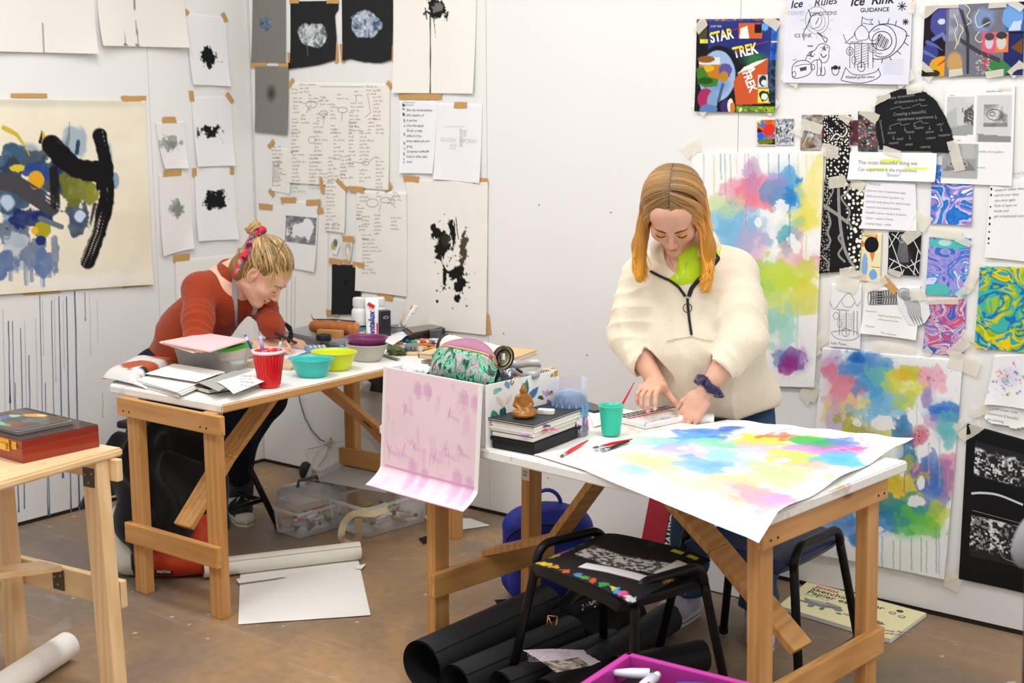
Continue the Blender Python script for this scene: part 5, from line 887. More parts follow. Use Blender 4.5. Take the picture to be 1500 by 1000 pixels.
def book(name,label,cat,c,sx,sy,h,rz,cover,pages='#efeade',spine='x',group=None,tcov=.003,over=.003,parent_loc=None):
 e=ent(name,label,cat,c,rz,group); mb=MB()
 mb.box((0,0,h-tcov/2),(sx,sy,tcov),b=.0008); mb.box((0,0,tcov/2),(sx,sy,tcov),b=.0008); mb.box((-sx/2+tcov/2,0,h/2),(tcov,sy,h),b=.0008); mb.build('cover',cover,e,local=True)
 mb=MB(); n=max(2,int(h/.004)); zz=np.linspace(tcov,h-tcov,n+1)
 for i in range(n): mb.box((.001+random.uniform(-.001,.001),0,(zz[i]+zz[i+1])/2),(sx-2*tcov-over,sy-2*over,zz[i+1]-zz[i]-.0003))
 mb.build('pages',mat(pages,.8,var=.03,scale=60),e,local=True); return e
def brush(label,a,b,hm,bm,wd=.0035,cat='paintbrush',name='paintbrush',group=None,brl=.02):
 """paint brush from bristle tip a to handle end b"""
 a=np.array(a,float);b=np.array(b,float); L=np.linalg.norm(b-a); d=(b-a)/L; e=ent(name,label,cat,(a+b)/2,0,group); P=lambda t:a+d*t
 mb=MB(); mb.tube([P(0),P(brl*.5),P(brl)],[.0006,wd*.9,wd*.9],8); mb.build('bristles',bm,e)
 mb=MB(); mb.tube([P(brl),P(brl+.022)],[wd*.95,wd*.95],8); mb.build('ferrule',mat('#c9c9c4',.25,.9,.02),e)
 mb=MB(); mb.tube([P(brl+.022),P(brl+.022+(L-brl)*.2),P(L*.8),P(L)],[wd*.9,wd*1.25,wd*.85,wd*.45],8); mb.build('handle',hm,e); return e
def rod(name,label,cat,a,b,r,m,group=None,tip=None,n=10):
 a=np.array(a,float);b=np.array(b,float); e=ent(name,label,cat,(a+b)/2,0,group); mb=MB(); mb.tube([a,a+(b-a)*.5,b],[r,r*1.1,r*.9],n); mb.build('barrel',m,e)
 if tip is not None:
  d=(a-b)/np.linalg.norm(b-a); mb=MB(); mb.tube([a,a+d*.014],[r*.95,r*.2],n); mb.build('tip',tip,e)
 return e
def sheet3(name,label,cat,quad,m=None,base='#f3f2ee',cell=.01,z=.0,curl=.0,wrk=.0008,art=None,proj=None,group=None,seed=0,lift=None,cut=None,pc=None,build=True):
 """a loose sheet lying on a surface: quad = four points (tl,tr,br,bl) seen from above"""
 s=Sheet([np.array(q,float) for q in quad],(0,0,1),cell=cell,off=z,curl=curl,wrk=wrk,base=base,seed=seed,proj=proj or (lambda x,y:Zp(x,y,quad[0][2])),lift=lift,cut=cut)
 s.pc=pc or (750,600); s.scale()
 if art: art(s)
 if build: s.build(name,label,cat,group,m=m)
 return s
def blobmesh(mb,c,r,seed=0,amp=.25,freq=9,n=24,mi=0,flatten=0):
 rx,ry,rz=r; vs=[];h=n//2
 for i in range(h+1):
  a=PI*i/h
  for k in range(n):
   g=2*PI*k/n; p=np.array([math.sin(a)*math.cos(g),math.sin(a)*math.sin(g),math.cos(a)]); f=1+amp*2*(float(fbm(np.array([p[0]*freq*.2+seed]),np.array([p[1]*freq*.2+seed]),np.array([p[2]*freq*.2]),o=3)[0])-.5)
   q=p*f*np.array([rx,ry,rz]); q[2]=max(q[2],-rz*(1-flatten)) if flatten else q[2]; vs.append(tuple(q+np.array(c)))
 fs=[(i*n+k,(i+1)*n+k,(i+1)*n+(k+1)%n,i*n+(k+1)%n) for i in range(h) for k in range(n)]
 mb.add(vs,fs,mi,True)
RED=PL('#d8161f',.3,coat=.3); TEAL=PL('#35bdb4',.35,coat=.2); LIME=PL('#d3dc1a',.35,coat=.2); GREYB=PL('#b4b1a8',.45); PURP=PL('#7d2a63',.35,coat=.2); BLACK=PL('#1b1b1d',.5); WHITE=PL('#efefed',.4); PAPER=mat('#f1f0ec',.8,var=.015)
BRIS=mat('#8a7a4c',.8,var=.15,scale=80); OCHRE=PL('#d28a24',.4)
# ================================================================= table by the left wall
def z1(px,py,z=.71): return Zp(px,py,z)
def slabq(name,label,cat,quad,z0,h,m,group=None,bev=.0015,parent=None,sub=0):
 """flat block over four floor points"""
 mb=MB(); bm=bmesh.new(); vs=[bm.verts.new((q[0],q[1],z0)) for q in quad]; f=bm.faces.new(vs); r=bmesh.ops.extrude_face_region(bm,geom=[f])
 for v in [g for g in r['geom'] if isinstance(g,bmesh.types.BMVert)]: v.co.z=z0+h
 bmesh.ops.recalc_face_normals(bm,faces=bm.faces[:])
 if bev: bmesh.ops.bevel(bm,geom=[e for e in bm.edges],offset=bev,segments=2,affect='EDGES')
 bm.verts.index_update(); mb.add([v.co.copy() for v in bm.verts],[[v.index for v in f.verts] for f in bm.faces]); bm.free()
 o=mb.build(name,m,parent);
 if parent is None: recenter(o,(sum(q[0] for q in quad)/4,sum(q[1] for q in quad)/4,z0))
 if label: tag(o,label,cat,group)
 return o
q=[z1(150,556),z1(212,520),z1(262,541),z1(205,566)]
def art(s):
 s.mottle(.03,12); s.blob(212,545,26,7,'#b9502f',1,seed=3,amp=.3); s.rect(202,547,220,552,'#dfe2e2'); s.rect(206,546,218,550,'#22242a'); s.blob(230,534,30,3,'#c8613a',1,seed=5); s.blob(185,552,20,3,'#4a6fb8',1,seed=9)
s=sheet3('newspaper','folded newspaper with orange and blue pictures, under the printed pouch','paper',[z1(146,557),z1(214,536),z1(268,548),z1(214,571)],base='#dcdbd8',cell=.006,z=.012,art=lambda s:(s.mottle(.05,20),s.blob(186,553,22,5,'#4a6fb8',1,seed=9),s.blob(160,557,14,4,'#c4552f',1,seed=4)),pc=(205,553),lift=lambda u,v:-.010*np.abs(2*v-1)**4+.006*np.sin(u*7))
mb=MB(); q=(z1(152,551)+z1(258,540))/2
e=ent('padded_pouch','light grey and orange printed padded pouch lying at the table corner','bag',tuple(z1(208,543,.725)),0)
def puff(quad,z0,h,n=22):
 q=[np.array(p) for p in quad]; vs=[];I=[]
 for top in (1,0):
  for j in range(n+1):
   for i in range(n+1):
    u=i/n;v=j/n; P=q[0]*(1-u)*(1-v)+q[1]*u*(1-v)+q[2]*u*v+q[3]*(1-u)*v; f=max(0,1-(2*u-1)**6)*max(0,1-(2*v-1)**6); vs.append((P[0],P[1],z0+ (h*(f**.5) if top else 0)+.002*math.sin(9*u+5*v)*f))
 N=(n+1)**2; fs=[]
 for j in range(n):
  for i in range(n):
   a=j*(n+1)+i; fs.append((a,a+1,a+n+2,a+n+1)); fs.append((N+a,N+a+n+1,N+a+n+2,N+a+1))
 return vs,fs
vs,fs=puff([z1(150,554,.722),z1(205,528,.722),z1(262,532,.722),z1(196,561,.722)],.7245,.03); col=np.array([hx('#d9d6d0')]*len(vs)); V=np.array(vs)
def near(px,py,z,rx,ry):
 c=z1(px,py,z); return ((V[:,0]-c[0])**2/rx**2+(V[:,1]-c[1])**2/ry**2)<1
col[near(218,546,.73,.13,.07)]=hx('#b3502f'); col[near(246,531,.73,.10,.05)]=hx('#c66a44'); col[near(208,549,.73,.04,.03)]=hx('#e2e4e4'); col[near(212,548,.73,.02,.02)]=hx('#24262b')
mesh_np('cover',V,np.array(fs),vmat(.55,.3,.1,60),col,e)
F_=z1(306,578); dA=z1(262,566)-F_; dB=z1(341,567)-F_; dA/=np.linalg.norm(dA); dB=np.array([-dA[1],dA[0],0])*np.sign(np.dot(np.array([-dA[1],dA[0],0]),dB))
book('sketchbook','black sketchbook near the table corner, peeking out from under the loose white papers','book',tuple(F_+dA*.105+dB*.075),.21,.15,.019,yaw(dA)+PI,mat('#1a1b1e',.5),'#e9e5da')
for i,(q,h,lb) in enumerate([([(200,556),(262,533),(330,546),(262,574)],.02,'thick fold of pale newsprint beside the padded pouch, nearest the table end'),([(212,548),(255,533),(330,545),(288,560)],.027,'blank white card lying on the folded newsprint'),([(290,561),(345,543),(372,545),(320,574)],.030,'sheet of grey sugar paper between the white card and the printed page'),([(318,560),(382,540),(396,552),(342,574)],.034,'white printed page hanging over the black sketchbook beside the red cup')]):
 z=.71+h; quad=[z1(x,y,z) for x,y in q]
 if i==0:
  e=ent('newsprint_fold',lb,'paper',tuple(sum(quad)/4-np.array([0,0,.018])))
  for k in range(5): slabq('page',None,None,[p+np.array([RNG.normal()*.004,RNG.normal()*.004,0]) for p in quad],.7115+.0038*k,.0030,mat('#e4e2dc',.8,var=.03),parent=e,bev=.0008)
 else: sheet3('paper_sheet',lb,'paper',quad,base=['','#eeedea','#a9a8a2','#f2f1ee'][i],z=.0005,cell=.01,wrk=.0015,art=(lambda s:s.note(352,552,4,1.6,4,26,'#9a9a9a',.4)) if i==3 else None,pc=(340,556),lift=(lambda u,v:-.008*v**3) if i==3 else None)
CQ=[z1(262,545),z1(330,551),z1(358,536),z1(300,528)]; cc=sum(CQ)/4
e=ent('plastic_container','clear plastic container with a bright green lid holding charcoal','container',tuple(cc))
cx=(CQ[1]+CQ[2]-CQ[0]-CQ[3])/2; th=yaw((CQ[1]-CQ[0])); Lx=.255; Ly=.17; Hc=.085
RR=rot(0,0,th); loc=lambda x,y,z: tuple(np.array(RR@Vector((x,y,z)))+cc)
def rrect(lx,ly,r,n=5):
 pts=[]
 for (sx,sy,a0) in ((1,1,0),(-1,1,90),(-1,-1,180),(1,-1,270)):
  for i in range(n+1): a=math.radians(a0+90*i/n); pts.append((sx*(lx/2-r)+r*math.cos(a),sy*(ly/2-r)+r*math.sin(a)))
 return pts
def tub(mb,levels,mi=0,bottom=True):
 """stack of rounded rectangles (lx,ly,r,z)"""
 vs=[];n=None
 for (lx,ly,r,z) in levels:
  p=rrect(lx,ly,r); n=len(p); vs+=[(a,b,z) for a,b in p]
 fs=[(i*n+k,i*n+(k+1)%n,(i+1)*n+(k+1)%n,(i+1)*n+k) for i in range(len(levels)-1) for k in range(n)]
 if bottom: fs.append(tuple(range(n))[::-1])
 mb.add(vs,fs,mi,True); return len(vs),n
mb=MB(); tub(mb,[(Lx*.82,Ly*.8,.025,.001),(Lx*.84,Ly*.82,.03,.006),(Lx*.97,Ly*.97,.035,Hc),(Lx,Ly,.035,Hc+.002)]); mb.v=[loc(*v) for v in mb.v]; mb.build('tub',clearmat('#ffffff',.12,.30),e)
mb=MB(); tub(mb,[(Lx*1.02,Ly*1.02,.037,Hc-.004),(Lx*1.03,Ly*1.03,.037,Hc+.006),(Lx*1.0,Ly*1.0,.036,Hc+.010),(Lx*.93,Ly*.9,.03,Hc+.010),(Lx*.92,Ly*.89,.03,Hc+.007),(.01,.01,.004,Hc+.007)],bottom=False); mb.v=[loc(*v) for v in mb.v]; mb.build('lid',PL('#3cae2c',.4),e)
e2=ent('charcoal_lump','lump of black charcoal inside the clear container','charcoal',loc(.05,-.03,.004)); mb=MB(); blobmesh(mb,loc(.02,-.036,.034),(.034,.018,.030),3,.5,22); mb.build('lump',mat('#25262a',.9,bump=.6,scale=30),e2)
e2=ent('charcoal_lump','flat heap of broken charcoal along the bottom of the clear container','charcoal',loc(.09,.03,.004)); mb=MB(); blobmesh(mb,loc(.070,-.030,.020),(.026,.024,.018),8,.6,26); mb.build('lump',mat('#25262a',.9,bump=.6,scale=30),e2)
ZT=.71+Hc+.012
for i,(dz,c_,o_,lb) in enumerate([(0,'#f0e6da',-.01,'cream coloured pad under the stack of pastel papers on the green lid'),(.006,'#f2b98c',.0,'pad of peach paper in the stack on the green lid'),(.013,'#efc6c8',.008,'pad of pale pink paper on top of the stack on the green lid')]):
 z=ZT+dz; quad=[z1(237,503-3*(2-i)*0,z),z1(301,489,z),z1(360,500,z),z1(296,517,z)]; ce=sum(quad)/4; a=.08*(i-1); R2=rot(0,0,a); quad=[np.array(R2@Vector(p-ce))+ce+np.array([o_*.6,o_,0]) for p in quad]
 slabq('paper_pad',lb,'paper',quad,z,.0055,mat(c_,.75,var=.015),'pastel paper pads on the container')
pc=z1(395,567); e,b=cup('plastic_cup','red plastic cup holding three pens at the table end','cup',pc,.035,.05,.122,RED)
mb=MB();
for k in range(28):
 g=2*PI*k/28; mb.tube([(math.cos(g)*.0362,math.sin(g)*.0362,.012),(math.cos(g)*.0515,math.sin(g)*.0515,.112)],.0011,5)
mb.build('ribs',RED,e,local=True); mb=MB(); mb.lathe([(.0523,.117),(.0535,.119),(.0535,.126),(.0515,.1275),(.048,.126)],n=36); mb.build('rim',PL('#efe1e1',.4),e,local=True)
def up(c,x,y,z): return (c[0]+x,c[1]+y,c[2]+z)
cr=CR;
for (sx,ty,top,r,m_,lb) in [(-.018,-.01,(359,491),.0042,PL('#e6e4f2',.4),'white and violet pen leaning out of the red cup'),(-.006,.01,(381,493),.0062,PL('#c3b6e6',.4),'lavender pen standing in the red cup'),(.016,.0,(411,501),.0042,PL('#bfe3d8',.4),'mint green pen standing in the red cup')]:
 base=np.array([pc[0],pc[1],.722])+CR*sx*.3; d=ray(*top); t=np.dot(np.array([pc[0],pc[1],.9])-CAM,FW)/np.dot(d,FW); tip=CAM+d*t
 en=ent('pen',lb,'pen',tuple(base),0,'pens in the red cup'); mb=MB(); mb.tube([base,base+(tip-base)*.97,tip],[r,r,r*.7],10); bo=mb.build('barrel',m_,en)
 mb=MB(); mb.tube([tip-(tip-base)*.28,tip+(tip-base)*.01],[r*1.08,r*.95],10); mb.build('cap',PL('#4a3ba8',.4) if sx==-.018 else m_,en)
def bowl(label,px,py,rt,h,m,dz=0,stretch=1.25,speck=None):
 p=z1(px,py)+np.array([0,0,dz]); e=ent('mixing_bowl',label,'bowl',p,TH1+.25); mb=MB(); rb=rt*.68
 prof=[(.0001,.001),(rb*.9,.001),(rb,.006),(rb+(rt-rb)*.45,h*.4),(rt*.97,h*.9),(rt+.004,h),(rt+.004,h+.003),(rt-.003,h+.002),(rt*.93,h*.88),(rb+(rt-rb)*.35,h*.35),(rb*.85,.007),(.0001,.006)]
 mb.lathe(prof,n=40,sx=stretch); mb.build('body',m,e,local=True)
 if speck:
  mb=MB();
  for i in range(9): a=random.uniform(0,6.28); rr=random.uniform(.5,.9); mb.ball((math.cos(a)*rb*rr*stretch,math.sin(a)*rb*rr,.009+.02*rr*rr),(.009,.006,.003),8)
  mb.build('dried_paint',speck,e,local=True)
 return e
bowl('teal plastic bowl with a speckled rim nearest the red cup',457,551,.062,.062,TEAL,speck=PL('#d8efe8',.5)); bowl('lime yellow plastic bowl with white paint inside',490,541,.066,.064,LIME,speck=PL('#f2f5c8',.5))
bowl('grey plastic bowl under the purple one',538,528,.062,.062,GREYB); bowl('purple plastic bowl nested in the grey bowl',538,528,.0625,.052,PURP,dz=.036)
sheet3('paper_sheet','white lined sheet under the drawing hand of the seated woman','paper',[z1(370,520,.715),z1(435,506,.715),z1(450,516,.715),z1(384,538,.715)],base='#eef0f6',cell=.01,z=.0015,art=lambda s:s.note(395,520,7,1.2,2.6,40,'#a9adc0',.35),pc=(410,520))
book('notebook','beige covered notebook under the white sheet beside the teal bowl','book',tuple(z1(404,535)),.21,.15,.012,TH1+.3,mat('#c8b493',.7),'#e8e2d2')
e=ent('calculator','light blue calculator beside the lime bowl','calculator',tuple(z1(476,514)),TH1+.9); mb=MB(); mb.box((0,0,.009),(.15,.078,.018),b=.006); mb.build('case',PL('#5f9fc8',.4),e,local=True); mb=MB(); mb.box((.03,0,.0185),(.05,.05,.002),b=.001); mb.build('screen',PL('#2b3a44',.2),e,local=True); mb=MB();
for i in range(4):
 for j in range(3): mb.box((-.055+i*.017,-.02+j*.02,.0195),(.011,.013,.003),b=.001)
mb.build('keypad',PL('#cfd8dc',.5),e,local=True)
WOODP=mat('#d8b98a',.6,var=.05)
rod('pencil','plain wooden pencil pointing from the drawing hand to the purple bowl','pencil',z1(436,506,.716),z1(511,511,.716),.004,WOODP,'wooden pencils by the hand',mat('#3a342e',.6)); rod('pencil','second plain wooden pencil lying in front of the grey folder stack','pencil',z1(436,511,.716),z1(470,516,.716),.004,WOODP,'wooden pencils by the hand',mat('#3a342e',.6))
GQ=[z1(410,493,.72),z1(468,480,.72),z1(548,488,.72),z1(488,510,.72)]
slabq('document_folder','dark grey document folder at the bottom of the stack beside the drawing hand','folder',GQ,.711,.016,mat('#77777a',.45,var=.04)); g2=[p+np.array([.008,.01,0]) for p in GQ]
s_=slabq('document_folder','glossy grey folder with black printing, under the tan pencil case','folder',g2,.7275,.016,mat('#8f8f92',.3,var=.05))
mb=MB(); ce=sum(g2)/4; mb.box((ce[0]+.05,ce[1]+.02,.7438),(.10,.03,.0006),rot(0,0,TH1+.4)); mb.build('printed_panel',PL('#3c3d42',.4),s_)
e=ent('pencil_case','soft tan leather pencil case lying on the grey folders','case',tuple(z1(490,488,.745))); A=z1(459,478,.772);B_=z1(521,481,.772); dd=(B_-A)/np.linalg.norm(B_-A); N=14; mb=MB()
mb.tube([A+dd*np.linalg.norm(B_-A)*i/N+np.array([0,0,.002*math.sin(i*1.3)]) for i in range(N+1)],[.022 if i in(0,N) else .031+.002*math.sin(i*2.1) for i in range(N+1)],18,flat=.88); mb.build('body',mat('#a9622e',.5,var=.08,scale=30,bump=.15),e)
for s_ in (A,B_):
 mb=MB(); mb.ball(s_,(.018,.02,.024),14); mb.build('end_panel',mat('#b56f39',.5,var=.08,scale=30),e)
mb=MB(); mb.tube([A+np.array([.0,0,.0285]),(A+B_)/2+np.array([0,0,.032]),B_+np.array([0,0,.0285])],.0028,6); z_=mb.build('zip',PL('#3c2a1c',.4),e); mb=MB(); mb.tube([A+np.array([0,0,.03]),A-dd*.01+np.array([0,0,.046])],.0028,6); mb.build('zip_pull',PL('#c9a05a',.35,metal=.6),z_)
e=ent('tape_roll','wide roll of brown parcel tape lying against the tan pencil case','tape',tuple(z1(484,497,.744))); mb=MB(); c0=z1(484,489,.757); a_=rot(0,0,TH1+.35); mb.box(c0,(.105,.03,.033),a_,b=.004); mb.build('roll',mat('#b8854f',.5,var=.06),e)
e=ent('tape_roll','small roll of black tape lying flat on the grey folder','tape',tuple(z1(474,498,.744))); c0=z1(474,498,.744); mb=MB(); mb.lathe([(.012,.0),(.029,.0),(.03,.003),(.03,.019),(.029,.022),(.012,.022),(.012,0)],c0,28); mb.build('roll',BLACK,e)
def bottle(label,px,py,h,r,cap):
 p=z1(px,py); e=ent('paint_bottle',label,'bottle',p,0); mb=MB(); hb=h*.74; mb.lathe([(.0001,0),(r*.95,0),(r,.005),(r,hb*.9),(r*.93,hb*.98),(r*.72,hb+.006),(r*.7,hb+.012)],n=28); mb.build('body',PL('#e4e4e2',.4),e,local=True)
 mb=MB(); mb.lathe([(r*.76,hb+.008),(r*.78,hb+.01),(r*.78,h-.004),(r*.74,h),(.0001,h)],n=28)
 for k in range(24): g=2*PI*k/24; mb.box((math.cos(g)*r*.78,math.sin(g)*r*.78,(hb+h)/2+.004),(.0025,.0025,h-hb-.018),rot(0,0,g))
 mb.build('cap',PL(cap,.45),e,local=True); return e
e=bottle('white paint bottle with a blue and yellow label, behind the tan pencil case',528,500,.178,.033,'#dcdcda')
def wrap(r,z0,z1_,a0,a1,m,par,mi=0,name='label',off=.0006,n=14):
 mb=MB(); vs=[];
 for i in range(n+1):
  g=math.radians(a0+(a1-a0)*i/n); vs+=[((r+off)*math.cos(g),(r+off)*math.sin(g),z0),((r+off)*math.cos(g),(r+off)*math.sin(g),z1_)]
 mb.add(vs,[(2*i,2*i+2,2*i+3,2*i+1) for i in range(n)],0,True); return mb.build(name,m,par,local=True)
ca=math.degrees(yaw(CAM-np.array(e.location)))
lb=wrap(.033,.02,.085,ca-70,ca+70,PL('#d7dad8',.5),e); wrap(.0336,.062,.070,ca-55,ca+55,PL('#2b2b2f',.5),lb,name='printing'); wrap(.0336,.046,.062,ca-10,ca+50,PL('#2f8fc8',.5),lb,name='blue_splash'); wrap(.0337,.038,.052,ca+25,ca+62,PL('#e6d22a',.5),lb,name='yellow_splash'); wrap(.0336,.028,.032,ca-40,ca+20,PL('#5a5a5e',.5),lb,name='printing')
bottle('white paint bottle half hidden behind the toothpaste tube',556,496,.17,.030,'#e6e6e4')
e=ent('toothpaste_tube','upright white toothpaste tube with blue lettering beside the paint bottle','tube',tuple(z1(546,503)),yaw(CR)); mb=MB(); n=20
lv=[(.0,.024,.020),(.02,.025,.019),(.06,.025,.014),(.12,.026,.008),(.185,.027,.0025)]; vs=[]
for z,a,b_ in lv:
 for k in range(n): g=2*PI*k/n; vs.append((a*math.copysign(abs(math.cos(g))**.8,math.cos(g)),b_*math.sin(g),z))
fs=[(i*n+k,i*n+(k+1)%n,(i+1)*n+(k+1)%n,(i+1)*n+k) for i in range(len(lv)-1) for k in range(n)]+[tuple(range(n))[::-1],tuple((len(lv)-1)*n+k for k in range(n))]
mb.add(vs,fs,0,True); tb=mb.build('tube_body',PL('#eeeef0',.3),e,local=True)
gv,gf=glyphs('dentalux',.034,.25,1.0,'LEFT',.03); mb=MB(); mb.add([(-.002-y*1.0+.012,-.0205+.0000-.001*(1)+ (x*.09),.012+x) for x,y in gv],gf); mb.build('lettering',PL('#2a3a8a',.4),tb,local=True)
mb=MB(); mb.box((.021,-.018,.05),(.006,.002,.07),rot(-.09,0,0)); mb.box((-.002,-.0125,.155),(.03,.002,.014),rot(-.1,.5,0)); mb.build('red_mark',PL('#d4232c',.4),tb,local=True)
e=ent('carton','upright glossy black carton beside the toothpaste tube','box',tuple(z1(563,502)),yaw(CR)+.5); mb=MB(); mb.box((0,0,.066),(.042,.042,.132),b=.0015); b_=mb.build('box',PL('#1d1f26',.3,coat=.3),e,local=True); mb=MB(); mb.box((.0212,0,.05),(.001,.032,.06)); mb.box((.0212,.0,.11),(.001,.03,.03)); mb.build('printed_panel',PL('#8e8e90',.4),b_,local=True); mb=MB(); mb.lathe([(.011,0),(.011,.001),(.008,.001),(.008,0)],(0,0,0),20); mb.v=[(v[0]-.0,-.0212-v[2],.105+v[1]*.5) for v in mb.v]; mb.build('emblem',PL('#b8b8bc',.4),b_,local=True)
pp=z1(583,496); e,b=cup('brush_pot','small grey pot holding two brushes beside the black carton','cup',pp,.026,.029,.052,PL('#8e9094',.4))
brush('wooden handled brush leaning in the grey pot',(pp[0]-.005,pp[1],.73),tuple(CAM+ray(594,453)*(np.dot(pp-CAM,FW)+.01)),WOODP,BRIS,.004)
e=ent('toothbrush','white and red toothbrush leaning in the grey pot','toothbrush',tuple(pp)); top=CAM+ray(607,447)*np.dot(pp-CAM,FW); bt=np.array([pp[0]+.004,pp[1]+.005,.73]); mb=MB(); mb.tube([bt,bt+(top-bt)*.5,top],[.005,.006,.0075],8,flat=.6); mb.build('handle',PL('#eceaea',.35),e); mb=MB();
for i in range(5):
 c_=bt+(top-bt)*(.78+.05*i); mb.tube([c_,c_+CR*.014-CU*.006],[.005,.0055],8)
mb.build('bristles',PL('#e8e4dc',.7),e); mb=MB(); mb.tube([bt+(top-bt)*.86-CR*.006,bt+(top-bt)*.99-CR*.005],[.003,.003],6); mb.build('red_stripe',PL('#d8404a',.4),e)
kq=[z1(588,486,.735),z1(640,479,.735),z1(652,486,.735),z1(600,496,.735)]
slabq('flat_case','navy blue flat case under the brown slate case','case',[p+np.array([0,0,0]) for p in kq],.711,.024,PL('#232a3e',.4)); e=slabq('flat_case','dark brown flat case with a pale top edge on the navy case','case',[p+np.array([-.004,.004,0]) for p in kq],.7355,.014,PL('#3b2a22',.35)); slabq('lid_panel',None,None,[p+np.array([-.004,.004,0]) for p in [kq[0]*.9+kq[2]*.1,kq[1]*.9+kq[3]*.1,kq[2]*.9+kq[0]*.1,kq[3]*.9+kq[1]*.1]],.750,.003,mat('#8a8276',.5),parent=e)
def carton(label,px,py,sx,sy,h,m,rz,z=.71):
 e=ent('carton',label,'box',tuple(z1(px,py,z)),rz); mb=MB(); mb.box((0,0,h/2),(sx,sy,h),b=.001); mb.build('box',m,e,local=True); mb=MB(); mb.box((sx*.2,-sy/2-.0004,h*.5),(sx*.3,.0008,h*.6)); mb.box((sx/2+.0004,0,h*.5),(.0008,sy*.5,h*.5)); mb.build('printed_panel',PL('#55575c',.5),e,local=True)
carton('small white and grey carton at the back of the table near the ink splash sheet',660,489,.085,.05,.05,PL('#cfcfcd',.45),yaw(CR)+.2); carton('small dark grey carton below the white one, beside the cream brush roll',638,499,.05,.05,.045,PL('#4a4c50',.45),yaw(CR)+.2)
tcol=['#2a62b8','#3a8ac0','#3aa06a','#6ab04a','#d8682a','#d03a2c','#b82a3a','#c8c43a','#7a4a9a','#e0e0dc']
words_=['blue','sky blue','sea green','leaf green','orange','scarlet','crimson','mustard','violet','white']
for i in range(10):
 a=z1(598+i*4.4,497.5+(i%3)*1.4,.722); e=ent('paint_tube',f'little {words_[i]} paint tube in the row below the flat cases','paint tube',tuple(a),TH1+.4+.1*math.sin(i*3),'paint tubes below the flat cases'); mb=MB(); mb.tube([(-.02,0,0),(.012,0,0)],[.0085,.009],10,flat=.7); mb.build('tube_body',PL(tcol[i],.35),e,local=True); mb=MB(); mb.tube([(.012,0,0),(.024,0,0)],[.005,.0055],10); mb.build('cap',PL('#e6e4e0',.4),e,local=True)
hc=[OCHRE,OCHRE,PL('#b8762a',.4),PL('#caa06a',.5),PL('#1f1f22',.4),PL('#9a5a22',.4)]
pl_=[((602,505),(668,500)),((606,508),(652,496)),((598,503),(650,507)),((612,513),(660,503)),((618,515),(640,500)),((625,512),(676,508)),((640,515),(690,505)),((622,509),(700,515)),((604,500),(648,501)),((630,517),(668,511)),((545,492),(586,498)),((552,496),(600,505))]
for i,(a,b_) in enumerate(pl_):
 z=.714+.004*(i%4)+.003*(i>8); brush(['ochre handled paintbrush in the loose heap','pale wooden paintbrush in the loose heap'][i%2]+[' lying flat by the paint tubes',' crossing over the others',' at the bottom',' nearest the nail brush',' pointing at the floral box',' with worn bristles',' at the back',' half under the kraft notebook',' below the flat cases',' close to the nail brush',' under the crumpled paper',' beside the crumpled paper'][i],z1(*b_,z),z1(*a,z+.004),hc[i%6],BRIS,.0032+.0008*(i%3),group='loose paintbrushes on the table')
e=ent('scrubbing_brush','round wooden scrubbing brush with grey bristles facing up','brush',tuple(z1(603,519))); c0=z1(603,519); mb=MB(); mb.lathe([(.0001,0),(.027,0),(.031,.006),(.030,.014),(.0001,.016)],c0,26,sx=1.2); mb.build('base',mat('#d6b888',.6,var=.06),e); mb=MB()
for i in range(150):
 a=random.uniform(0,6.28); r=.024*math.sqrt(random.random()); x,y=r*math.cos(a)*1.15,r*math.sin(a); mb.tube([(c0[0]+x,c0[1]+y,c0[2]+.013),(c0[0]+x*1.12,c0[1]+y*1.12,c0[2]+.04)],.0011,4)
o=mb.build('bristles',mat('#8d8f92',.7),e)
sheet3('crumpled_paper','creased white paper scrap behind the purple bowl','paper',[z1(545,500,.722),z1(590,493,.722),z1(601,495,.722),z1(576,511,.722)],base='#ecebe7',cell=.004,z=.006,wrk=.012,seed=4,pc=(575,502))
e=ent('green_rag','olive green paint rag beside the scrubbing brush','rag',tuple(z1(580,515))); mb=MB(); blobmesh(mb,z1(580,514,.724),(.04,.03,.016),5,.7,20); mb.build('cloth',mat('#5f6742',.9,bump=.4,var=.1),e)
e=ent('palette_knife','grey putty knife lying in front of the green rag','knife',tuple(z1(572,522))); a=z1(560,519,.716);b_=z1(583,526,.716); mb=MB(); mb.beam(a,a+(b_-a)*.6,.013,.006,0,.002); mb.build('handle',mat('#7d8072',.5),e); mb=MB(); mb.beam(a+(b_-a)*.58,b_,.02,.002,0,.0005); mb.build('blade',mat('#7a7f70',.4,.5),e)
# ================================================================= long table: floral box and everything in and beside it
def z2(px,py,z=RZ): return Zp(px,py,z)
FRc=z2(711,657)+np.array([0,0,0]); bw,bd,bh=.405,.30,.178
ux=ul.copy(); uy=us.copy(); UZ=np.array([0,0,1.])
Bx=lambda a,b,z: FRc+ux*a+uy*b+UZ*z       # a: along the table, b: away from the viewer
fb=ent('storage_box','floral card storage box on the long table, its pink lined lid hanging down in front','box',tuple(Bx(-bw/2,bd/2,0)))
fl=[]
def panel_art(quadpts,base,art,name,parent,cell=.003,th=.004):
 s=Sheet([np.array(p) for p in quadpts],np.cross(np.array(quadpts[1])-np.array(quadpts[0]),np.array(quadpts[3])-np.array(quadpts[0]))/np.linalg.norm(np.cross(np.array(quadpts[1])-np.array(quadpts[0]),np.array(quadpts[3])-np.array(quadpts[0])))*-1,cell=cell,off=.0006,wrk=0,base=base)
 return s
def planeproj(P,n):
 P=np.array(P);n=np.array(n)
 def f(px,py):
  d=ray(px,py); return CAM+d*(np.dot(P-CAM,n)/np.dot(d,n))
 return f
mb=MB(); t_=.004; zc=bh/2
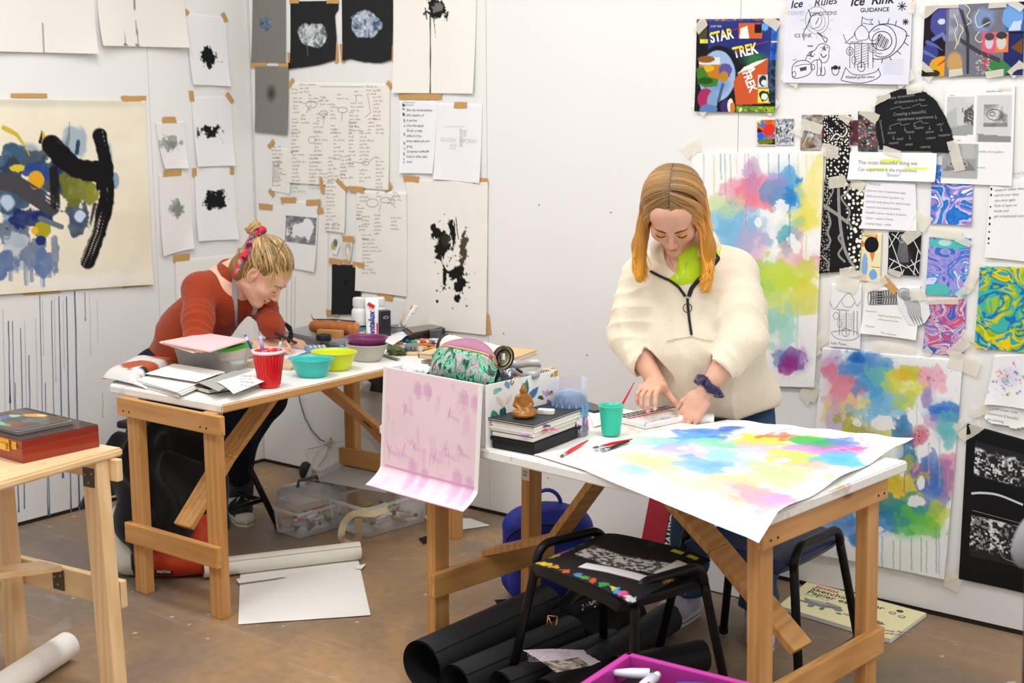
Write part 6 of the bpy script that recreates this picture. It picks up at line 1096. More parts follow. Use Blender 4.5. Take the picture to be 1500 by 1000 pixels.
for (a,b,sx,sy) in [(-bw/2,t_/2,bw,t_),(-bw/2,bd-t_/2,bw,t_),(-t_/2,bd/2,t_,bd),(-bw+t_/2,bd/2,t_,bd)]: mb.box(Bx(a,b,zc),(sx,sy,bh),rot(0,0,TH2),b=.001)
mb.box(Bx(-bw/2,bd/2,.003),(bw,bd,.004),rot(0,0,TH2)); walls=mb.build('body',mat('#efece8',.6,var=.02),fb)
q=[Bx(.0008,0,bh),Bx(.0008,bd,bh),Bx(.0008,bd,0),Bx(.0008,0,0)]
s=Sheet(q,ux,cell=.0022,off=.0004,wrk=0,base='#f0eeea',proj=planeproj(Bx(0,0,0),ux)); s.pc=(760,600); s.scale()
def leaf(x,y,L,w,a,c,c2=None):
 ca,sa=math.cos(math.radians(a)),math.sin(math.radians(a)); pts=[]
 for i in range(13):
  t=i/12; pts.append((x+ca*L*t-sa*w*math.sin(PI*t)*.5,y+sa*L*t+ca*w*math.sin(PI*t)*.5))
 for i in range(12,-1,-1):
  t=i/12; pts.append((x+ca*L*t+sa*w*math.sin(PI*t)*.5,y+sa*L*t-ca*w*math.sin(PI*t)*.5))
 s.poly(pts,c);
 if c2: s.stroke([(x,y),(x+ca*L,y+sa*L)],1.2,c2,.8)
for L in [(766,588,34,10,-80,'#2f7d78','#4fa39a'),(771,588,28,10,-52,'#4f7fae','#3a5f90'),(721,600,20,12,70,'#3a8a7a','#5fb0a0'),(733,612,18,10,-70,'#1f5a5e','#3f8a86'),(745,570,14,8,-110,'#6f9fc4',None),(736,596,18,10,-120,'#e6dccb','#c9b79a'),(741,592,16,9,-60,'#e9dfcf','#c9b79a'),(723,578,12,8,-60,'#7fc8b8',None),(727,572,9,6,-20,'#6fbfa8',None),(795,580,9,5,160,'#3f5f3a',None),(797,584,8,5,190,'#3f5f3a',None),(722,612,22,9,30,'#2f7a70',None),(806,553,8,4,-60,'#7fae5a',None)]: leaf(*L)
for L in [(800,582,12,6,-80,'#c9a2c8',None),(801,584,12,6,60,'#a85aa8',None),(799,580,10,5,-120,'#d9b7d4',None),(803,578,9,5,-40,'#8a2a5a',None),(803,586,12,5,95,'#b868b4',None),(804,577,6,4,-10,'#d8b03a',None)]: leaf(*L)
s.rect(811,540,818,556,'#c79a4a'); s.build('floral_panel',None,None,parent=walls)
tz=bh+.004; Lh=.345
def lidpos(u,v):   # u 0..1 along -ux from right edge reversed, v down
 pass
nf=-uy; W0=bw-.0
q=[Bx(-bw,-.006,tz),Bx(0,-.006,tz),Bx(0+.0,-.030,tz-Lh),Bx(-bw-.0,-.030,tz-Lh)]
nrm=np.cross(np.array(q[3])-np.array(q[0]),np.array(q[1])-np.array(q[0])); nrm/=np.linalg.norm(nrm); nrm*=np.sign(np.dot(nrm,nf))
PP=planeproj(q[0],nrm)
lidE=fb
lift_=lambda u,v: .055*np.clip((v-.86)/.14,0,1)**1.6+.004*np.sin(u*PI)*v
s=Sheet(q,nrm,cell=.0022,off=.0045,wrk=.0008,base='#f1d3da',proj=PP,lift=lift_,seed=5); s.pc=(632,650); s.scale()
s.img[:]=hx('#efd2da'); s.mottle(.02,9)
rr=np.random.default_rng(9)
for (x,y,w_,h_) in [(614,570,12,18),(628,572,12,18),(682,584,14,20),(698,590,12,18),(607,690,12,34),(625,700,12,26),(672,708,14,36),(690,715,12,30),(632,575,6,10)]: s.rect(x-w_/2,y-h_/2,x+w_/2,y+h_/2,'#dba9ca',.5); s.stroke([(x,y-h_/2),(x+1,y+h_/2+3)],w_*.7,'#d6a0c6',.4,dry=.5,seed=x)
for i in range(34):
 x=rr.uniform(568,704);y=rr.uniform(560,735); s.stroke([(x,y),(x+rr.normal()*2,y+rr.uniform(10,28))],rr.uniform(4,12),'#dfb0d0',rr.uniform(.15,.45),dry=.6,seed=i,soft=.3)
for (x,y) in [(596,590),(662,600),(572,650),(636,660),(608,645),(655,655),(590,655),(678,655)]:
 for j in range(5): s.stroke([(x+rr.normal()*4,y+rr.normal()*4),(x+rr.normal()*3,y+14+rr.normal()*6)],1.3,'#c98ac0',.45,dry=.7,seed=j)
 s.stroke([(x+2,y+10),(x+12,y+16)],6,'#d79cc8',.35,dry=.6,seed=x)
s.img[s.U<.03]=hx('#eee6df'); s.img[s.U>.965]=hx('#f1ede8'); s.img[(s.V<.018)]=hx('#f0dfe4'); g=(np.abs(s.V-.845)<.006)&(s.U>.05)&(s.U<.97); s.img[g]=hx('#d79fbd'); s.img[(np.abs(s.V-.835)<.004)&(s.U>.05)&(s.U<.97)]=hx('#e3b5cb')
lid_=s.build('lid',None,None,parent=fb)
md=lid_.modifiers.new('board','SOLIDIFY'); md.thickness=.004; md.offset=-1
def z3(px,py,z=.87): return Zp(px,py,z)
mb=MB(); e=book('notebook','kraft covered notebook lying open-edged across the floral box','book',tuple(z3(700,522,.885)),.30,.21,.016,TH2+.28,mat('#d3ab7d',.7,var=.03),'#efe9dc')
e=ent('tissue','crumpled white tissue at the near corner of the floral box','tissue',tuple(z3(610,548))); mb=MB(); blobmesh(mb,z3(612,545,.862),(.045,.032,.026),4,.9,26); mb.build('body',mat('#efeeec',.85,bump=.3,scale=20),e)
e=ent('dark_cloth','dark blue cloth corner in the floral box beside the white tissue','cloth',tuple(z3(632,553))); mb=MB(); blobmesh(mb,z3(634,552,.857),(.03,.022,.014),8,.7,18); mb.build('body',mat('#2c3346',.9,bump=.3),e)
pa=z3(634,548,.872); pb=z3(729,560,.872); ax=(pb-pa); Lp_=np.linalg.norm(ax); ax/=Lp_; ay=np.array([-ax[1],ax[0],0]); n1,n2=46,30
e=ent('zip_pouch','pink zip pouch with green palm leaves, unzipped, on top of the floral box','pouch',tuple((pa+pb)/2-UZ*.02)); V=[];cols=[]
for i in range(n1+1):
 t=i/n1; f=max(0.35,1-abs(2*t-1)**7); hgt=.108*(.62+.38*f)-.016*t; dep=.036*f
 for k in range(n2):
  g=2*PI*k/n2; cx_=math.cos(g); sz=math.sin(g); yy=dep*math.copysign(abs(cx_)**.8,cx_)*(1 if sz<0 else 1-.6*sz); zz=hgt/2*sz+hgt/2
  wob=.004*math.sin(7*t+3*g)
  V.append(pa+ax*(Lp_*t)+ay*(yy+wob)+UZ*(zz-.02+.012*t*0)); cols.append(0)
V=np.array(V); fs=[(i*n2+k,i*n2+(k+1)%n2,(i+1)*n2+(k+1)%n2,(i+1)*n2+k) for i in range(n1) for k in range(n2)]
tt=np.repeat(np.arange(n1+1)/n1,n2); zz=(V[:,2]-V[:,2].min())/.1
o=mesh_np('body',V,np.array(fs),vmat(.6,.3,.1,60),np.array([hx('#d99ab4')]*len(V)),e)
bpy.context.view_layer.update()
o.data.color_attributes.remove(o.data.color_attributes[0])
def palm_mat():
 m,n,l,b=_bsdf('palm_print'); tc=n.new('ShaderNodeTexCoord')
 mp=n.new('ShaderNodeMapping'); mp.inputs['Scale'].default_value=(17,17,8); l.new(tc.outputs['Object'],mp.inputs['Vector'])
 a=n.new('ShaderNodeTexNoise'); a.inputs['Scale'].default_value=1.5; a.inputs['Detail'].default_value=3; a.inputs['Distortion'].default_value=2.5; l.new(mp.outputs['Vector'],a.inputs['Vector'])
 r=n.new('ShaderNodeValToRGB'); r.color_ramp.interpolation='CONSTANT'; el=r.color_ramp.elements; el[0].position=0; el[0].color=rgba('#2e2a2c'); el[1].position=.40; el[1].color=rgba('#2f7d62')
 for p_,c_ in ((.46,'#7ccaa2'),(.52,'#3f9a76'),(.56,'#d98fb0'),(.62,'#dfa3bb'),(.68,'#35332f')): x=el.new(p_); x.color=rgba(c_)
 l.new(a.outputs['Fac'],r.inputs['Fac']); l.new(r.outputs['Color'],b.inputs['Base Color']); b.inputs['Roughness'].default_value=.55; return m
o.data.materials.clear(); o.data.materials.append(palm_mat())
mb=MB(); top=[pa+ax*(Lp_*t)+ay*(.004)+UZ*(.108*(.62+.38*max(.35,1-abs(2*t-1)**7))-.016*t-.018) for t in np.linspace(.06,.97,14)]
mb.tube(top,.0036,8); mb.build('zip',mat('#c7a06a',.35,.4),e); mb=MB(); fl_=[]
for i,p in enumerate(top): w_=math.sin(PI*i/13); fl_+=[p+ay*.002,p+ay*(.004+.018*w_)+UZ*.010*w_,p+ay*(.006+.034*w_)+UZ*.024*w_]
mb.add(fl_,[(3*i+k,3*i+k+1,3*i+4+k,3*i+3+k) for i in range(13) for k in (0,1)],0,True); o=mb.build('open_flap',mat('#a9728a',.7,var=.05),e); md=o.modifiers.new('cloth','SOLIDIFY'); md.thickness=.003
mb=MB(); mb.box(top[-2]+UZ*.0-ay*.006,(.012,.004,.02),rot(0,.4,TH2)); mb.build('zip_pull',mat('#c9a25e',.3,.9),e)
ra=z3(655,506,.935); rb_=z3(737,524,.928); d_=(rb_-ra)/np.linalg.norm(rb_-ra); e=ent('brush_roll','cream canvas brush roll with dark edging and a strap, lying over the floral box','case',tuple((ra+rb_)/2)); N=12
L_=np.linalg.norm(rb_-ra); mb=MB(); mb.tube([ra+d_*L_*i/N for i in range(N+1)],[.036+.0015*math.sin(i*1.7) for i in range(N+1)],26,caps=False,flat=.9); mb.tube([ra+d_*L_*i/N for i in range(N+1)],.030,26,caps=False,flat=.9); mb.build('roll',mat('#ece3c6',.8,var=.03,bump=.1,scale=60),e)
for p_,nm in ((ra,'edging'),(rb_,'edging')):
 mb=MB(); mb.tube([p_-d_*.006,p_+d_*.006],.0385,26,caps=False,flat=.9); mb.tube([p_-d_*.006,p_+d_*.006],.026,26,caps=False,flat=.9); mb.build(nm,mat('#2f2624',.6),e)
mb=MB();
for k,rad in enumerate((.024,.017,.010)): mb.tube([rb_-d_*.08,rb_+d_*(.002-.004*k)],rad,20,caps=False,flat=.9)
mb.build('inner_wrap',mat('#d8cdaf',.8),e); mb=MB(); mb.box(rb_-d_*.0+UZ*.004,(.006,.010,.018),rot(0,0,TH2)); mb.build('care_tag',WHITE,e)
c_=ra+d_*L_*.42; mb=MB(); mb.tube([c_-d_*.009,c_+d_*.009],.0385,26,caps=False,flat=.9); st=mb.build('strap',mat('#33292a',.5),e); mb=MB(); mb.ball(c_-uy*.028+UZ*.026-ux*.004,.006,12); mb.build('snap',mat('#d2a78c',.3,.8),st)
e=ent('silver_ribbon','loop of silver grey ribbon trailing over the floral box rim','ribbon',tuple(z3(770,540))); pts=[(728,520,.905),(737,528,.90),(752,534,.895),(775,532,.893),(790,533,.892),(793,541,.885),(784,549,.88),(765,548,.878),(748,543,.878)]
mb=MB(); P=[Zp(*p) for p in pts]; P=[P[0]]+[p for p in P]+[P[-1]]; sm=[]
for i in range(1,len(P)-2):
 for j in range(6):
  t=j/6; sm.append(.5*(2*P[i]+(P[i+1]-P[i-1])*t+(2*P[i-1]-5*P[i]+4*P[i+1]-P[i+2])*t*t+(3*P[i]-P[i-1]-3*P[i+1]+P[i+2])*t**3))
vs=[]
for p_ in sm: vs+=[p_+UZ*.011,p_-UZ*.011]
mb.add(vs,[(2*i,2*i+1,2*i+3,2*i+2) for i in range(len(sm)-1)],0,True); o=mb.build('ribbon',mat('#b9babf',.35,.2,.03),e); md=o.modifiers.new('cloth','SOLIDIFY'); md.thickness=.0012
e=ent('foil_sachet','crumpled silver foil sachet in the floral box beside the pouch','sachet',tuple(z3(742,552))); mb=MB(); blobmesh(mb,z3(742,551,.86),(.028,.024,.022),6,.9,20); mb.build('foil',mat('#a3a6ae',.28,.6,.05),e)
rod('black_clip','short black clip lying on the silver ribbon','clip',z3(757,540,.899),z3(764,545,.897),.004,BLACK)
e=ent('spiral_notebook','spiral notebook with a kraft cover and dark coil along the box rim','book',tuple(z3(775,552,.865))); A=z3(748,560,.872);B_=z3(812,541,.872); mb=MB(); slabq('cover',None,None,[A,B_,B_+uy*.05-ux*.05,A+uy*.06-ux*.05],.862,.008,mat('#cfa778',.7),parent=e)
for i in range(15):
 c_=A+(B_-A)*(i+.5)/15; mb.tube([c_+UZ*(.006*math.cos(g))-uy*(.006*math.sin(g)) for g in np.linspace(0,5.2,9)],.0012,5)
mb.build('coil',mat('#3c2c20',.4,.5),e)
K0=z2(782,668); kL=z2(718,656)-K0; kR=z2(853,640)-K0; kl=kL/np.linalg.norm(kL); kr=kR/np.linalg.norm(kR); wl,wr=np.linalg.norm(kL),np.linalg.norm(kR)
Q=lambda a,b,z=0: K0+kl*a+kr*b+UZ*z
slabq('flat_box','low black lidded box at the bottom of the pile beside the floral box','box',[Q(.004,.004),Q(wl-.004,.004),Q(wl-.004,wr-.004),Q(.004,wr-.004)],RZ+.001,.026,mat('#141416',.5)); bo=bpy.data.objects[-1] if False else None
bx=[o for o in C.objects if o.name.startswith('flat_box')][-1]; slabq('lid',None,None,[Q(0,0),Q(wl,0),Q(wl,wr),Q(0,wr)],RZ+.0245,.010,mat('#19191b',.5),parent=bx)
zb=RZ+.0348
def pbook(label,a0,a1,b0,b1,z,h,cov,pg='#efebe2',tc=.002,jit=0.0,nm='sketchbook'):
 qd=[Q(a0,b0),Q(a1,b0),Q(a1,b1),Q(a0,b1)]; e=ent(nm,label,'book',(*(sum(qd)/4)[:2],z)); o1=slabq('cover',None,None,qd,z,tc,cov,parent=e,bev=.0006); slabq('cover',None,None,qd,z+h-tc,tc,cov,parent=e,bev=.0006)
 n=max(2,int(h/.005)); zz=np.linspace(z+tc,z+h-tc,n+1)
 e2=e; mb=MB()
 for i in range(n):
  j=[RNG.normal()*jit for _ in range(2)]; q2=[p+np.array([j[0],j[1],0]) for p in [Q(a0+.002,b0+.002),Q(a1-.002,b0+.002),Q(a1-.002,b1-.002),Q(a0+.002,b1-.002)]]; c_=sum(q2)/4; mb.prism([xy(p) for p in q2],zz[i]+.0001,zz[i+1]-.0001)
 mb.build('pages',mat(pg,.8,var=.03,scale=50),e); return e
pbook('white sketchbook with black covers, directly on the low black box',.004,wl-.004,.002,wr-.03,zb,.016,mat('#2b2b2e',.5))
pbook('thick sketchbook with uneven page edges and coloured inserts, in the middle of the pile',.0,wl-.002,.0,wr-.012,zb+.0165,.028,mat('#e8e4da',.7),jit=.0015)
e=pbook('thin black notebook on top of the pile, under the amber figurine',-.004,wl+.004,-.004,wr-.004,zb+.045,.007,mat('#2e3036',.55),jit=.0)
for (a_,b_,c_,z_,l_) in [(-.001,.05,'#d8404a',.028,'red'),(.03,-.001,'#b88ad0',.022,'lilac'),(-.001,.1,'#e07aa0',.020,'pink'),(-.002,.06,'#5a4a9a',.038,'violet')]:
 e_=ent('page_marker',f'{l_} scrap sticking out of the sketchbook pile','paper',tuple(Q(a_,b_,.035+z_))); mb=MB(); mb.box(Q(a_,b_,.035+z_),(.024,.018,.002),rot(0,.1,TH2+.6),b=.0006); mb.build('scrap',PL(c_,.6),e_)
mb=MB(); gv,gf=glyphs('SKETCH',.012,0,1,'LEFT',.01)
zt=zb+.0522
FIG=(Q(.062,.066),zt)
e=ent('eraser','white block eraser lying on the black notebook','eraser',tuple(Q(.02,.165,zt-RZ))); c_=z2(800,606,zt); mb=MB(); mb.box(np.array([c_[0],c_[1],zt+.007]),(.046,.022,.014),rot(0,0,TH2+.45),b=.003); mb.build('block',PL('#eceae6',.6),e); mb=MB(); mb.box(np.array([c_[0],c_[1],zt+.007])-np.array([.012,.006,0]),(.020,.0225,.0142),rot(0,0,TH2+.45),b=.003); mb.build('worn_end',PL('#d9d7d2',.7),e)
dc=z2(835,636); e=ent('acetate_cylinder','clear acetate cylinder with a blue jellyfish cap and pink strokes painted on it','sculpture',tuple(dc)); mb=MB(); n=40; mb.lathe([(.052,0),(.051,.06),(.050,.12),(.047,.165)],n=n); mb.build('sheet',clearmat('#f3f0f6',.06,.12),e,local=True)
mb=MB(); mb.lathe([(.0515,.058),(.0513,.070),(.050,.09),(.044,.112),(.032,.124),(.016,.130),(.0001,.132)],n=n); mb.build('jellyfish_cap',clearmat('#a9d3f2',.2,.42),e,local=True)
mb=MB(); rg=random.Random(5)
for k in range(16):
 g=2*PI*k/16+.1; P=[((.0525-.0*t)*math.cos(g+.1*math.sin(t*3)),(.0525)*math.sin(g+.1*math.sin(t*3)),.07+.04*t) for t in np.linspace(0,1,6)]
 P=[(x*(1-.35*max(0,(z-.09)/.03)),y*(1-.35*max(0,(z-.09)/.03)),z) for x,y,z in P]; mb.tube(P,[.0012,.002,.0025,.002,.0015,.0006],6)
mb.build('blue_strokes',PL('#5fb0ea',.4),e,local=True); mb=MB()
for k in range(7):
 g=2*PI*k/7; P=[(.0525*math.cos(g+.3*t),.0525*math.sin(g+.3*t),.035+.02*math.sin(t*3+k)) for t in np.linspace(0,1.6,9)]; mb.tube(P,.0032,6,flat=.6)
mb.build('pink_strokes',PL('#e59ad2',.4),e,local=True)
e=ent('phone','dark flat phone lying behind the acetate cylinder','phone',tuple(z2(862,598))); mb=MB(); c_=z2(862,599); mb.box((c_[0],c_[1],RZ+.006),(.15,.075,.010),rot(0,0,TH2-.2),b=.004); o=mb.build('case',PL('#26272b',.35),e); mb=MB(); mb.box((c_[0],c_[1],RZ+.0113),(.14,.067,.0008),rot(0,0,TH2-.2),b=.0003); mb.build('screen',PL('#15161a',.12),e)
sheet3('test_sheet','white test sheet with small yellow daubs behind the teal cup','paper',[z2(862,604,RZ+.003),z2(905,596,RZ+.003),z2(915,612,RZ+.003),z2(870,626,RZ+.003)],base='#f1efe9',cell=.004,z=.001,art=lambda s:s.splat(6,874,612,8,5,'#d8c24a',(1,2)),pc=(885,610))
cpp=z2(895,637,RZ+.002); e,b_=cup('plastic_cup','teal plastic cup with a red brush in it, on the long table','cup',cpp,.027,.035,.085,PL('#2fc2a2',.35,coat=.2)); mb=MB(); mb.lathe([(.0001,.055),(.031,.055)],n=30); mb.build('paint_water',PL('#5a9a8a',.1),e,local=True)
tp=CAM+ray(929,560)*(np.dot(cpp-CAM,FW)+.01); bs=np.array([cpp[0]-.012,cpp[1]+.004,RZ+.012]); brush('red handled paintbrush standing in the teal cup',bs,tp,PL('#cf2436',.35),BRIS,.0032)
pq=[z2(914,597),z2(938,637),z2(1019,620),z2(982,603)]; A0=pq[1]; e1=(pq[2]-pq[1]); e2_=(pq[0]-pq[1]); wA=.235; hA=.20
ax_=e1/np.linalg.norm(e1); ay_=np.array([-ax_[1],ax_[0],0]); org=(pq[0]+pq[1]+pq[2]+pq[3])/4; th=yaw(ax_)
pset=ent('watercolour_set','open white watercolour box with three rows of coloured pans under the painting hands','paint set',(org[0],org[1],RZ+.001),th)
"""tray with pans in rows and a mixing palette along its near side"""
mb=MB(); mb.box((0,0,.004),(.25,.155,.008),b=.003); mb.box((0,.072,.011),(.25,.010,.010),b=.002); mb.box((0,-.073,.011),(.25,.010,.010),b=.002); mb.box((.120,0,.011),(.010,.155,.010),b=.002); mb.box((-.120,0,.011),(.010,.155,.010),b=.002); mb.box((0,-.006,.0105),(.24,.006,.008),b=.001); mb.build('tray',PL('#efeeec',.35),pset,local=True)
rows=[['#3a2a22','#4a2f22','#2e2a2c','#3c3030','#5a3a22','#6b4a22','#8a6a22','#a07a2a','#b8862a','#5a3020','#8a4a2a','#c08a3a'],['#1d2a24','#1f3a2a','#24482e','#2a5a3a','#2a3a4a','#26306a','#2a2a7a','#3a2a7a','#4a2a6a','#2a3a8a','#3a4ab0','#4a3a9a'],['#c0284a','#b81f3a','#c83a5a','#d8324a','#d84a3a','#e0602a','#e8782a','#ec8a2a','#f0a02a','#f0b42a','#f2c83a','#f4d84a']]
for r_i,row in enumerate(rows):
 for k,c_ in enumerate(row):
  x=-.105+k*.0191; y=.056-.0215*r_i; pn=MB(); pn.box((x,y,.0115),(.0168,.019,.007),b=.0015); ob=pn.build('pan',PL('#e6e5e2',.4),pset,local=True); pn=MB(); pn.box((x,y,.0152),(.0138,.016,.0014),b=.0006); pn.build('paint',PL(c_,.5,var=.08),ob,local=True)
for (x,y,rx,c_) in [(-.08,-.035,.018,'#e2c9d8'),(-.04,-.045,.02,'#c8d8ec'),(.0,-.035,.018,'#d6c8e6'),(.05,-.045,.016,'#efd9d0'),(-.095,-.05,.01,'#d88aa0')]:
 pn=MB(); blobmesh(pn,(x,y,.0085),(rx,rx*.6,.0012),x*50,.5,18); pn.build('paint_wash',PL(c_,.4),pset,local=True)
ra=z2(1000,612,RZ+.012); rb_=z2(1046,613,RZ+.014); e=ent('tissue_roll','rolled white paper beside the open watercolour box, by the wrist with the scrunchie','paper',tuple((ra+rb_)/2)); mb=MB()
P=[];n=40; d_=(rb_-ra); d_[2]=0; d_/=np.linalg.norm(d_); sdv=np.array([-d_[1],d_[0],0]); vs=[]
for i in range(n+1):
 g=-.5+i/n*11; r=.006+.0011*i/n*10
 for q_ in (ra-d_*.01,rb_): vs.append(q_+sdv*r*math.cos(g)+UZ*r*math.sin(g))
mb.add(vs,[(2*i,2*i+1,2*i+3,2*i+2) for i in range(n)],0,True); mb.build('roll',PAPER,e)
wq=[z2(1066,616,RZ+.002),z2(1339,645,RZ+.002),z2(1112,771,RZ+.002),z2(782,667,RZ+.002)]
wq=[wq[0],wq[1],wq[2],wq[3]]
eF=z2(711,658); nF=us
def drape(u,v):
 P=(np.array(wq[0])*((1-u)*(1-v))[...,None]+np.array(wq[1])*(u*(1-v))[...,None]+np.array(wq[2])*(u*v)[...,None]+np.array(wq[3])*((1-u)*v)[...,None])
 over=np.maximum(0,-((P-eF)@us)); ov2=np.maximum(0,(P-r1)@ul);
 return -.42*over-.08*ov2+ .010*np.exp(-((u-1)/.10)**2)*np.sin(v*9)**2+.004*np.exp(-(v/.06)**2)*np.sin(u*14)**2+.002
def wart(s):
 s.mottle(.006,6)
 L=[(1028,632,46,9,'#5a8ad8',.85,1),(1010,640,40,9,'#6aa8e0',.8,2),(1060,626,26,6,'#4a70c8',.8,3),(985,650,40,10,'#8ac0e8',.8,4),(1050,648,44,10,'#8adcb0',.8,5),(1110,645,50,7,'#d8e04a',.85,6),(1150,640,34,8,'#f0705a',.85,7),(1185,645,26,6,'#b8d83a',.85,8),(1200,652,50,8,'#3fb86a',.9,9),(1240,655,30,6,'#7a8ad8',.7,10),(1210,664,56,8,'#c87ac8',.65,11),(1120,662,60,10,'#f0b0c8',.6,12),(1000,662,60,9,'#d8b0e0',.6,13),(1170,672,50,9,'#c8e06a',.8,14),(1230,678,44,9,'#5ab8e0',.75,15),(1060,672,60,9,'#9ad8f0',.75,16),(960,680,50,9,'#e8e48a',.6,17),(1030,682,50,8,'#7ab0e8',.75,18),(1150,690,60,10,'#c0e890',.75,19),(930,692,30,5,'#9ad4e8',.7,20),(1090,700,50,8,'#d8e89a',.6,21),(1080,716,60,9,'#f4b48a',.65,22),(1100,725,50,8,'#f0a0c0',.65,23),(1050,712,40,7,'#f8d0d8',.5,24),(1130,726,20,6,'#d8a0dc',.8,25),(1050,740,60,9,'#c0d8f4',.6,26),(1180,684,50,6,'#f0a89a',.5,27),(1010,706,60,8,'#f8e8a8',.5,28),(1260,664,26,4,'#d85aa0',.7,29),(930,650,40,6,'#b8ecc0',.6,30),(960,645,30,5,'#a8e8b8',.6,31)]
 for (x,y,rx,ry,c_,a_,sd) in L: s.blob(x,y,rx*1.35,ry*1.5,c_,a_*.5,soft=.8,seed=sd+40,amp=.6,ns=9)
 for (x,y,rx,ry,c_,a_,sd) in L: s.blob(x,y,rx,ry*1.2,c_,min(1,a_*1.2),soft=.13,seed=sd,amp=1.1,ns=17,edge=.5,gran=.35)
 for (x,y,rx,ry) in [(1090,668,14,5),(1145,676,12,4),(1000,658,10,3),(1230,690,14,4),(1080,690,20,4)]: s.blob(x,y,rx,ry,'#f4f4f3',.9,seed=x,soft=.15,amp=.7,ns=18)
 s.stroke([(1130,632),(1155,627)],2,'#4a80c0'); s.stroke([(1230,655),(1262,640)],1.6,'#5a90c8'); s.stroke([(1170,632),(1210,624)],1.2,'#e8b0c0')
 s.splat(10,1275,655,8,4,'#d0407a',(.5,1.5),.8)
sheet3('wet_watercolour','large bright watercolour sheet lying on the long table and curling over its front corner','painting',wq,base='#f5f5f4',cell=.004,z=.0,wrk=.0012,art=wart,lift=drape,proj=lambda x,y:Zp(x,y,RZ+.002),pc=(1075,680))
zs=RZ+.011
brush('red handled paintbrush with an olive tip, lying by itself on the white sheet',z2(820,669,zs),z2(861,645,zs),PL('#d8232c',.35),mat('#6a6a3a',.7),.0045)
brush('red handled paintbrush, upper of the crossed brushes on the sheet',z2(867,656,zs),z2(926,643,zs+.005),PL('#d8232c',.35),mat('#7a6a4a',.7),.004,group=None); brush('black handled paintbrush lying across the red one on the sheet',z2(880,661,zs),z2(922,646,zs+.001),PL('#232326',.35),mat('#7a9aa8',.6),.004); brush('thin dark brush under the crossed brushes on the sheet',z2(868,661,zs),z2(908,652,zs),PL('#23343a',.35),mat('#9ab8c8',.6),.003)
# ================================================================= wooden paint box on the pine table
z4=lambda px,py,z=PZ: Zp(px,py,z)
G0=z4(34,679); GR=z4(146,654); gx=(GR-G0); Lr=np.linalg.norm(gx); gx/=Lr; gy=np.array([-gx[1],gx[0],0]); GB=lambda a,b,z: G0+gx*a-(-gy)*b*1.0+UZ*z
e=ent('paint_box','reddish wooden artist paint box with a glass palette on its lid, on the pine table','box',tuple(GB(.1,.2,0)))
hb=.062; wb=.36
mb=MB(); mb.box(GB(Lr/2,wb/2,hb*.33),(Lr,wb,hb*.66),rot(0,0,yaw(gx)),b=.002); MAH=mat('#8f2c17',.3,var=.14,scale=5,coat=.5); mb.build('body',MAH,e)
mb=MB(); mb.box(GB(Lr/2,wb/2,hb*.83),(Lr,wb,hb*.33),rot(0,0,yaw(gx)),b=.002); ld=mb.build('lid',mat('#842815',.3,var=.14,scale=5,coat=.5),e)
mb=MB(); mb.box(GB(Lr/2,wb/2,hb+.0008),(Lr*.995,wb*.995,.0014),rot(0,0,yaw(gx)),b=.0005); mb.build('lid_top',mat('#3c2622',.35,var=.15,scale=14,coat=.3),ld)
mb=MB(); mb.box(GB(Lr*.46,wb*.52,hb+.007),(Lr*.72,wb*.72,.010),rot(0,0,yaw(gx)),b=.001); mb.build('glass_palette',clearmat('#b8b4b0',.03,.35),ld)
qd=[GB(Lr*.12,wb*.86,hb+.0128),GB(Lr*.80,wb*.86,hb+.0128),GB(Lr*.80,wb*.18,hb+.0128),GB(Lr*.12,wb*.18,hb+.0128)]
def pal(s):
 s.img[:]=hx('#5b4a42'); s.mottle(.25,14)
 for (u,v,rx,ry,c_,sd) in [(.2,.25,26,8,'#e8e6e2',1),(.45,.3,22,7,'#5a5a9a',2),(.6,.3,14,5,'#9ac88a',3),(.8,.45,18,6,'#e09a2a',4),(.9,.55,10,4,'#e0d05a',5),(.35,.5,20,8,'#3a4448',6),(.55,.55,24,8,'#4a4a44',7),(.25,.7,22,8,'#7a4a2a',8),(.6,.75,22,8,'#5a6a6a',9),(.1,.5,10,8,'#5ab88a',10),(.75,.7,14,6,'#7a5a4a',11)]:
  f=1-np.hypot((s.U-u)/(rx*.008),(s.V-v)/(ry*.02))+1.2*(fbm(s.X*40+sd,s.Y*40,o=3)-.5); s._put(np.clip(f/.1,0,1)*.95,c_)
s=sheet3('dried_paint',None,None,qd,cell=.004,wrk=.001,art=pal,pc=(60,625),proj=lambda x,y:Zp(x,y,PZ+hb+.0128),build=False); s.build('dried_paint',None,None,parent=ld,m=vmat(.35,.4,.4,60,coat=.3))
for b_ in (.07,.115):
 pass
mb=MB(); c_=GB(-.001,.085,hb*.66); mb.box(c_,(.003,.05,.034),rot(0,0,yaw(gx)),b=.003); cl=mb.build('clasp',mat('#d9b04a',.25,.9,.04),e); mb=MB(); mb.box(c_-gx*.004-UZ*.004,(.006,.03,.018),rot(0,0,yaw(gx)),b=.002); mb.build('latch',mat('#e2be5e',.22,.9,.04),cl)
mb=MB(); c_=GB(-.001,.036,hb*.72); mb.box(c_,(.002,.022,.022),rot(0,0,yaw(gx)),b=.002); mb.box(c_-gx*.001,(.003,.024,.006),rot(0,0,yaw(gx)),b=.001); mb.build('clasp',mat('#d9b04a',.25,.9,.04),e)
